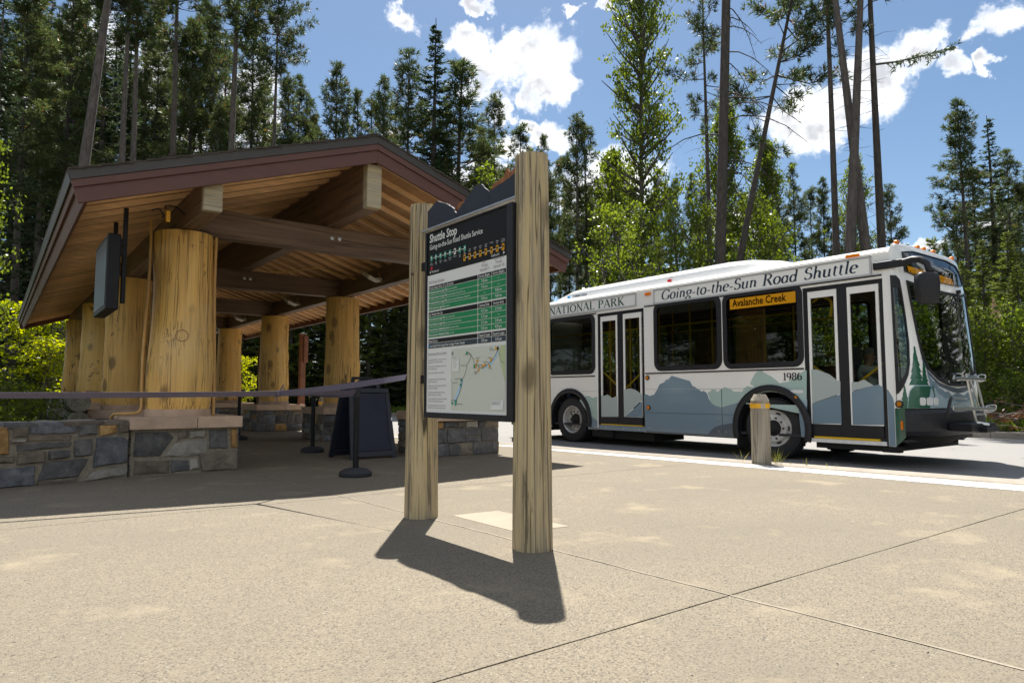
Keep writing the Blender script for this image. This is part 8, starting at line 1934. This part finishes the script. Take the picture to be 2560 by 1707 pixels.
    ('spruce_a', 42.6, 0.4098437949869276, -0.1, 0.76, 1.5, 3.69, 'unseen tree of the wood added for reflections in the bus glass', 'unseen trees added for reflections in the bus glass', 0, 0),
    ('spruce_a', -9, 17, -0.1, 0.71, 1.4, 2.22, 'unseen tree of the wood added for reflections in the bus glass', 'unseen trees added for reflections in the bus glass', 0, 0),
    ('spruce_a', -12, 22, -0.1, 0.83, 1.4, 1.42, 'unseen tree of the wood added for reflections in the bus glass', 'unseen trees added for reflections in the bus glass', 0, 0),
    ('spruce_a', -16, 18, -0.1, 0.73, 1.4, 4.11, 'unseen tree of the wood added for reflections in the bus glass', 'unseen trees added for reflections in the bus glass', 0, 0),
    ('spruce_c', -11, 28, -0.1, 0.97, 1.4, 3.87, 'unseen tree of the wood added for reflections in the bus glass', 'unseen trees added for reflections in the bus glass', 0, 0),
    ('spruce_sunlit', -18, 27, -0.1, 0.82, 1.4, 1.14, 'unseen tree of the wood added for reflections in the bus glass', 'unseen trees added for reflections in the bus glass', 0, 0),
    ('spruce_sunlit', -22, 20, -0.1, 0.98, 1.4, 4.95, 'unseen tree of the wood added for reflections in the bus glass', 'unseen trees added for reflections in the bus glass', 0, 0),
    ('spruce_sunlit', -15, 34, -0.1, 0.9, 1.4, 3.85, 'unseen tree of the wood added for reflections in the bus glass', 'unseen trees added for reflections in the bus glass', 0, 0),
    ('spruce_c', -24, 33, -0.1, 0.99, 1.4, 0.3, 'unseen tree of the wood added for reflections in the bus glass', 'unseen trees added for reflections in the bus glass', 0, 0),
    ('spruce_sunlit', 24, -8, -0.1, 0.7, 1.2, 5.93, 'unseen tree of the wood added for reflections in the bus glass', 'unseen trees added for reflections in the bus glass', 0, 0),
    ('spruce_sunlit', 27, -6, -0.1, 0.7, 1.34, 1.23, 'unseen tree of the wood added for reflections in the bus glass', 'unseen trees added for reflections in the bus glass', 0, 0),
    ('spruce_sunlit', 30, -14, -0.1, 0.7, 1.35, 3.33, 'unseen tree of the wood added for reflections in the bus glass', 'unseen trees added for reflections in the bus glass', 0, 0),
    ('spruce_sunlit', 26, -12, -0.1, 0.7, 1.28, 4.88, 'unseen tree of the wood added for reflections in the bus glass', 'unseen trees added for reflections in the bus glass', 0, 0),
    ('spruce_sunlit', 21, -11, -0.1, 0.7, 1.17, 4.65, 'unseen tree of the wood added for reflections in the bus glass', 'unseen trees added for reflections in the bus glass', 0, 0),
    ('spruce_sunlit', 33, -4, -0.1, 0.7, 1.34, 3.58, 'unseen tree of the wood added for reflections in the bus glass', 'unseen trees added for reflections in the bus glass', 0, 0),

]
for row_ in TREES: plant(*row_)

# trees built one by one: the bare stem with dead limbs, the broken snag, the long bough
bare = thing('dead_tree', 'tall bare dark trunk with drooping dead branches behind the middle of the bus', 'tree', (22.74,16.63,.1))
bare.rotation_euler = Matrix.Rotation(.042,3,FW).to_euler()
def hang(name, me, parent): o = bpy.data.objects.new(name, me); COL.objects.link(o); o.parent = parent; return o
hang('trunk', snag_trunk(25,.235,8,'bark_dark',0.0), bare)
rng = random.Random(15)
for k in range(17):                              # dead limbs, most on the side away from the cottonwood
    z = 9.2+k*.5+rng.uniform(-.2,.2); a = math.atan2(-.6,.8)+rng.uniform(-.9,.9) if k % 4 else rng.uniform(0,6.28); L = rng.uniform(1.3,3.3)*(1 if k > 3 else .7)
    d = Vector((math.cos(a),math.sin(a),0)); tb = MB(); P = [Vector((0,0,z))+d*L*f+Vector((0,0,.35*L*f-.75*L*f*f)) for f in (0,.25,.5,.75,1)]; twig(tb, P, .035, 4)
    for q in range(9):
        f = rng.uniform(.3,1); i = min(3,int(f*4)); p = P[i].lerp(P[i+1], f*4-i); e = p+Vector((rng.gauss(0,.22),rng.gauss(0,.22),rng.uniform(-.5,.02))); twig(tb, [p,p.lerp(e,.5)+Vector((0,0,.05)),e], .010)
    hang('dead_limb', tb.mesh('dead_limb', MATS['bark_dark']), bare)
snag = thing('broken_snag', 'broken dead trunk with a pale splintered top among the spruces right of the bus', 'dead tree', (26.41,8.20,.1))
hang('trunk', snag_trunk(3.0,.24,5,'bark_dark',.3), snag)
tb = MB(); S_ = 14; V = []; F = []
for i, z in enumerate((2.9,3.4,None)):
    for j in range(S_):
        a = 2*math.pi*j/S_; r_ = .16 if i < 2 else .11; zz = z if z else 3.55+.55*rng.random()*(1 if 3 < j < 9 else .35)
        V.append((r_*math.cos(a)+.06, r_*math.sin(a)+.04, zz))
for i in range(2):
    for j in range(S_): F.append((i*S_+j,i*S_+(j+1)%S_,(i+1)*S_+(j+1)%S_,(i+1)*S_+j))
tb.add(V,F); hang('splintered_top', tb.mesh('splintered_top', MATS['raw_wood']), snag)
for o in list(COL.objects):
    if o.get('label','').startswith('dark tall pine with one long bough'):
        lv = Leaves(9); tb = MB(); dr = Vector((.80,-.60,0)); side = Vector((.6,.8,0)); z0 = 14.0; sc_ = o.scale
        inv = o.matrix_basis.inverted(); base = Vector(o.location); C=[];A_=[];Ln=[];Wd=[]; P = [base+Vector((0,0,z0-.3))+dr*3.1*f+Vector((0,0,.30*f+.45*f*f)) for f in (0,.25,.5,.75,1)]
        twig(tb, [inv @ p for p in P], .05, 5)
        for q in range(26):
            f = .10+.90*q/25; i = min(3,int(f*4)); p = P[i].lerp(P[i+1], f*4-i); s_ = 1 if q % 2 else -1; sl = (.35+.55*(1-f))*rng.uniform(.6,1.2)
            d = (dr*.75+side*s_*rng.uniform(.4,1.1)+Vector((0,0,rng.uniform(-.45,.35)))).normalized(); e = p+d*sl; twig(tb, [inv @ p, inv @ e], .012)
            for k in range(13):
                g_ = p.lerp(e, .15+.85*rng.random()); dd = (d*.8+Vector((rng.gauss(0,.6),rng.gauss(0,.6),rng.gauss(.0,.6)))).normalized(); l_ = rng.uniform(.16,.30)
                C.append(tuple(inv @ (g_+dd*l_*.4))); A_.append(tuple(dd)); Ln.append(l_); Wd.append(.045)
        lv.add(np.array(C),np.array(A_),np.array(Ln),np.array(Wd)); b_ = hang('bough', tb.mesh('bough', MATS['bark_dark']), o); hang('needles', lv.mesh('needles', MATS['needles_spruce']), b_)
for x_, y_, ln_, lb_ in ((47.4,19.2,.10,'thin dead leaning sapling against the sky just above the bus front corner'),(48.2,18.6,.24,'second thin dead sapling leaning right above the bus front corner')):
    ds = thing('dead_sapling', lb_, 'dead tree', (x_,y_,.1)); ds.rotation_euler = Matrix.Rotation(ln_,3,FW).to_euler(); hang('trunk', snag_trunk(9.6,.06,int(x_*10),'dead_wood',.55), ds)
# dry fallen branches on the bank by the far kerb
def brush(x, y, z, n, L, m, label, seed, leaf=None):
    rng = random.Random(seed); t = thing('fallen_branches', label, 'branches', (x,y,z)); tb = MB(); lv = Leaves(seed); C=[];A_=[]
    for k in range(n):
        a = rng.uniform(0,6.28); b = Vector((rng.gauss(0,.5),rng.gauss(0,.5),rng.uniform(0,.35))); d = Vector((math.cos(a),math.sin(a),rng.uniform(-.15,.35))); l = L*rng.uniform(.4,1); twig(tb,[b,b+d*l*.5+Vector((0,0,.06)),b+d*l],.012)
        for q in range(26): p = b+d*l*rng.uniform(.2,1); C.append(tuple(p+Vector((rng.gauss(0,.06),rng.gauss(0,.06),rng.gauss(0,.05))))); A_.append((rng.gauss(0,1),rng.gauss(0,1),rng.gauss(0,.5)))
    hang('twigs', tb.mesh('twigs', MATS['dead_wood']), t); lv.add(np.array(C),np.array(A_),.11,.035); hang('dry_needles', lv.mesh('dry_needles', MATS['dry_needles']), t)
brush(19.55,6.6,.1,26,1.2,'dead_wood','rusty dry fallen branches behind the far kerb, beside the bicycle rack',3)
brush(19.6,5.1,.12,24,1.3,'dead_wood','rusty dry fallen branches hanging over the far kerb at the right edge',4)
# weeds
def tuft(x, y, z, n, h, label, seed, name='grass_tuft'):
    rng = np.random.default_rng(seed); lv = Leaves(seed); c = np.stack([rng.normal(0,.035,n),rng.normal(0,.045,n),np.zeros(n)],1); ax = np.stack([rng.normal(0,.38,n),rng.normal(0,.38,n),np.ones(n)],1); ln = h*rng.uniform(.35,1.0,n)
    axn = ax/np.linalg.norm(ax,axis=1,keepdims=True); lv.add(c+axn*ln[:,None]/2, ax, ln, .009)
    o = obj(name, lv.mesh(name, MATS['grass_blades'])); o.location = (x,y,z); tag(o, label, 'weeds')
tuft(8.26,5.12,.0,26,.30,'tuft of yellowing grass at the right foot of the near bollard',1); tuft(8.02,5.52,.0,7,.26,'thin grass stalks left of the near bollard',2)
tuft(8.40,4.80,.0,8,.13,'sparse weeds on the kerb just right of the near bollard',3); tuft(8.44,4.50,.0,5,.12,'single small weed on the kerb farther right of the near bollard',4)
tuft(8.9,3.1,-.09,22,.06,'low green weeds in the gutter at the right edge',5)
def moss(pts, name, label, seed):
    rng = np.random.default_rng(seed); lv = Leaves(seed); C = []
    for (x0,y0,x1,y1,n) in pts:
        t = rng.random(n); C.append(np.stack([x0+(x1-x0)*t+rng.normal(0,.02,n), y0+(y1-y0)*t+rng.normal(0,.02,n), -.088+rng.random(n)*.02],1))
    C = np.concatenate(C); lv.add(C, rng.normal(size=C.shape)+np.array([0,0,1.]), .035, .012); o = obj(name, lv.mesh(name, MATS['grass_blades'])); tag(o, label, kind='stuff')
moss([(8.07,9.3,7.83,11.2,240),(8.4,6.9,8.25,7.8,160),(8.52,5.9,8.45,6.4,80),(9.0,2.6,8.9,3.3,90),(8.12,8.7,8.06,9.2,60)],'gutter_weeds','moss and crumbs of weed along the gutter',9)
# forest undergrowth: ferns and grass on the banks, nobody could count them
def cover(name, fn, n, seed, m, l0, l1):
    rng = np.random.default_rng(seed); lv = Leaves(seed); P = np.array([fn(rng) for _ in range(n)]); k = 7
    Pq = np.repeat(P,k,0)+rng.normal(0,.10,(n*k,3))*np.array([1,1,.3]); ax = rng.normal(0,.6,(n*k,3)); ax[:,2] = np.abs(ax[:,2])+.6; ln = rng.uniform(l0,l1,n*k)
    axn = ax/np.linalg.norm(ax,axis=1,keepdims=True); lv.add(Pq+axn*ln[:,None]/2, ax, ln, ln*.16+.01); o = obj(name, lv.mesh(name, MATS[m])); tag(o, kind='stuff')
def bank_pt(rng):
    y = rng.uniform(-8,34); x = 19.75-.16*y+rng.exponential(5.0); return (x, y, .03+.012*(x-18))
cover('ground_cover', bank_pt, 5200, 1, 'leaves_shrub', .12, .42)
cover('fern_cover', lambda rng: (rng.uniform(-9,.9), rng.uniform(9.6,34), -.02), 3600, 2, 'leaves_shrub', .12, .40)
cover('back_cover', lambda rng: (rng.uniform(-2,16), rng.uniform(36,60), -.05), 2600, 3, 'leaves_shrub', .2, .6)

# needles, leaf crumbs and grit on the paving; a few hairline cracks
rng_ = np.random.default_rng(12); lv = Leaves(12); n = 520
P_ = np.stack([rng_.uniform(-2.5,7.6,n), rng_.uniform(.8,9.0,n), np.full(n,.004)],1); lv.add(P_, np.stack([rng_.normal(size=n),rng_.normal(size=n),rng_.normal(size=n)*.05],1), rng_.uniform(.006,.028,n), rng_.uniform(.003,.009,n), np.tile([[0,0,1.]],(n,1))+rng_.normal(0,.15,(n,3)))
tag(obj('plaza_litter', lv.mesh('plaza_litter', MATS['dead_wood'])), kind='stuff')
def crack(pts, w, seed):
    r = random.Random(seed); a = []; b = []
    for i in range(len(pts)-1):
        for k in range(14):
            t = k/14; x = pts[i][0]+(pts[i+1][0]-pts[i][0])*t+r.uniform(-.006,.006); y = pts[i][1]+(pts[i+1][1]-pts[i][1])*t+r.uniform(-.006,.006); ww = w*r.uniform(.4,1.2)
            a.append((x-ww,y-ww,.0012)); b.append((x+ww,y+ww,.0012))
    mb = MB(); mb.strip(a, b); mb.build('crack', MATS['dark_brown'], plaza)
crack([(-1.35,3.12),(-.75,3.2),(-.42,3.17)], .0035, 1); crack([(2.83,5.87),(3.3,5.95),(4.2,5.93)], .002, 2); crack([(5.5,4.1),(5.9,4.35),(6.6,4.4)], .0015, 3)

# ------------------------------------------------------------------ people on the bus
def skinned(name, joints, links, rad, m, parent, sub=1):
    """one continuous surface grown round a skeleton"""
    me = bpy.data.meshes.new(name); me.from_pydata([tuple(j) for j in joints], links, []); o = bpy.data.objects.new(name, me); COL.objects.link(o)
    md = o.modifiers.new('skin', 'SKIN'); md.use_smooth_shade = True
    for i, r in enumerate(rad):
        v = me.skin_vertices[0].data[i]; v.radius = (r, r) if not isinstance(r, tuple) else r
    me.skin_vertices[0].data[0].use_root = True
    sb = o.modifiers.new('sub', 'SUBSURF'); sb.levels = sub; sb.render_levels = sub
    dg = bpy.context.evaluated_depsgraph_get(); ev = bpy.data.meshes.new_from_object(o.evaluated_get(dg)); bpy.data.objects.remove(o)
    ev.materials.clear(); ev.materials.append(MATS[m]); ev.polygons.foreach_set('use_smooth', [True]*len(ev.polygons)); ev.name = name
    return obj(name, ev, parent)
flat_mat('skin_tan', (.42,.24,.16), .55); flat_mat('shirt_grey', (.52,.53,.50), .85); flat_mat('shirt_blue', (.30,.40,.55), .85); flat_mat('shirt_dark', (.06,.06,.08), .85); flat_mat('trousers', (.05,.055,.075), .85); flat_mat('hair_dark', (.035,.025,.02), .8); flat_mat('hair_grey', (.22,.20,.18), .8); flat_mat('cap_white', (.70,.69,.64), .8); flat_mat('eye_dark', (.02,.015,.012), .3)
def person(x, y, seat_z, label, shirt, hair, lhand, rhand, face=-1, cap=False):
    """seated figure looking towards face*Y"""
    t = thing('person', label, 'person', (x,y,seat_z)); f = face; O = Vector((x,y,seat_z))
    g = lambda a, b, c: O+Vector((a*-f, b*f, c))                  # a to the figure's right, b forward, c up
    sh_r, sh_l = g(.185,.0,.53), g(-.185,.0,.53)
    lh, rh = Vector(lhand), Vector(rhand)
    def elbow(s, h, sgn):
        m_ = s.lerp(h, .5); return m_+Vector((sgn*-f*.06,0,-.16 if (s-h).length < .5 else -.06))
    el_r, el_l = elbow(sh_r, rh, 1), elbow(sh_l, lh, -1)
    J = [g(0,0,.10), g(0,.0,.30), g(0,-.01,.50), g(0,0,.59), g(0,.02,.66), g(0,.03,.74), g(0,.03,.82), sh_r, el_r, rh, sh_l, el_l, lh,
         g(.10,.05,.08), g(.12,.42,.09), g(.12,.45,-.36), g(.12,.57,-.40), g(-.10,.05,.08), g(-.12,.42,.09), g(-.12,.45,-.36), g(-.12,.57,-.40)]
    Lk = [(0,1),(1,2),(2,3),(3,4),(4,5),(5,6),(2,7),(7,8),(8,9),(2,10),(10,11),(11,12),(0,13),(13,14),(14,15),(15,16),(0,17),(17,18),(18,19),(19,20)]
    rd = [.15,.145,.15,.06,.075,.098,.075,.068,.050,.034,.068,.050,.034,.095,.065,.05,.04,.095,.065,.05,.04]
    skinned('body', J, Lk, rd, 'skin_tan', t, 2)
    mid = lambda a, b, k: a.lerp(b, k)
    skinned('shirt', [g(0,0,.05),g(0,0,.30),g(0,-.01,.50),sh_r,mid(sh_r,el_r,.75),sh_l,mid(sh_l,el_l,.75)], [(0,1),(1,2),(2,3),(3,4),(2,5),(5,6)], [.168,.162,.165,.085,.070,.085,.070], shirt, t, 2)
    skinned('trousers', [g(0,0,.06),g(.10,.08,.07),g(.12,.42,.085),g(.12,.45,-.30),g(-.10,.08,.07),g(-.12,.42,.085),g(-.12,.45,-.30)], [(0,1),(1,2),(2,3),(0,4),(4,5),(5,6)], [.15,.11,.08,.065,.11,.08,.065], 'trousers', t, 2)
    hm = MB(); c = g(0,.02,.79); V = []; F = []; S_, N_ = 14, 6
    for i in range(N_+1):
        for j in range(S_):
            a = 2*math.pi*j/S_; p = R(92)*i/N_; front = math.sin(a)*f
            k = 1.0 if not (front > .35 and i > 3) else .86
            V.append(c+Vector((.093*math.sin(p)*math.cos(a)*k, .108*math.sin(p)*math.sin(a)*k, .100*math.cos(p)+.01-.03*(i/N_)*(front < .2))))
    for i in range(N_):
        for j in range(S_): F.append((i*S_+j,i*S_+(j+1)%S_,(i+1)*S_+(j+1)%S_,(i+1)*S_+j))
    hm.add(V,F); hm.build('cap' if cap else 'hair', MATS['cap_white' if cap else hair], t, smooth=True)
    if cap: bm_ = MB(); bm_.box(tuple(c+Vector((-.07,.06*f if f > 0 else -.19,-.005))), tuple(c+Vector((.07,.19 if f > 0 else -.06,.01)))); bm_.build('cap_peak', MATS['cap_white'], t, bevel=.004)
    ns = MB(); q = g(0,.125,.735); ns.add([q+Vector((0,-.01*f,.03)),q+Vector((.016,-.012*f,-.012)),q+Vector((-.016,-.012*f,-.012)),q+Vector((0,.018*f,-.008))], [(0,1,3),(0,3,2),(1,2,3)]); ns.build('nose', MATS['skin_tan'], t)
    for s_ in (-1,1):
        e = MB(); e.lathe([(.0125,0),(.008,.006*f)], tuple(g(s_*.034,.112,.765)), 8, 'y'); e.build('eye', MATS['eye_dark'], t)
        e = MB(); q = g(s_*.097,.02,.75); e.box(tuple(q-Vector((.008,.018,.03))), tuple(q+Vector((.008,.018,.03)))); e.build('ear', MATS['skin_tan'], t, bevel=.006)
    mo = MB(); q = g(0,.118,.692); mo.box(tuple(q-Vector((.022,.004,.004))), tuple(q+Vector((.022,.004,.004)))); mo.build('mouth', MATS['eye_dark'], t)
    for h, e_, nm in ((rh,el_r,'hand'),(lh,el_l,'hand')):          # palm, four unequal fingers and a thumb, softly curled
        d = (h-e_).normalized(); u = Vector((0,0,1))-d*d.z; u.normalize(); w = d.cross(u); hm = MB()
        J = [h, h+d*.05]; Lk = [(0,1)]; rd = [.030,.034]
        for k, (o_, l_) in enumerate(((-.027,.060),(-.009,.072),(.009,.068),(.026,.052))):
            b_ = h+d*.08+w*o_; i0 = len(J); J += [b_, b_+d*l_*.55-u*.012, b_+d*l_*.8-u*.038]; Lk += [(1,i0),(i0,i0+1),(i0+1,i0+2)]; rd += [.0095,.009,.0075]
        i0 = len(J); J += [h+d*.03-w*.036-u*.01, h+d*.065-w*.045-u*.03]; Lk += [(0,i0),(i0,i0+1)]; rd += [.012,.009]
        skinned('hand', J, Lk, rd, 'skin_tan', t, 1)
person(11.62, 5.48, .80, 'bus driver in a pale grey shirt reaching for the steering wheel', 'shirt_grey', 'hair_grey', (11.80,5.00,1.30), (11.43,5.02,1.32))
person(10.42, 11.66, .82, 'passenger in a light blue t-shirt sitting at the rear side window', 'shirt_blue', 'hair_dark', (10.52,11.30,1.06), (10.32,11.25,1.12))
person(11.94, 9.73, .82, 'passenger in a white cap, only the head above the sill of the middle window', 'shirt_dark', 'hair_dark', (12.02,9.36,1.0), (11.86,9.36,1.0), cap=True)
person(10.40, 11.0, .82, 'dark clothed passenger in front of the one in the light blue t-shirt', 'shirt_dark', 'hair_dark', (10.50,10.62,1.0), (10.30,10.62,1.0))
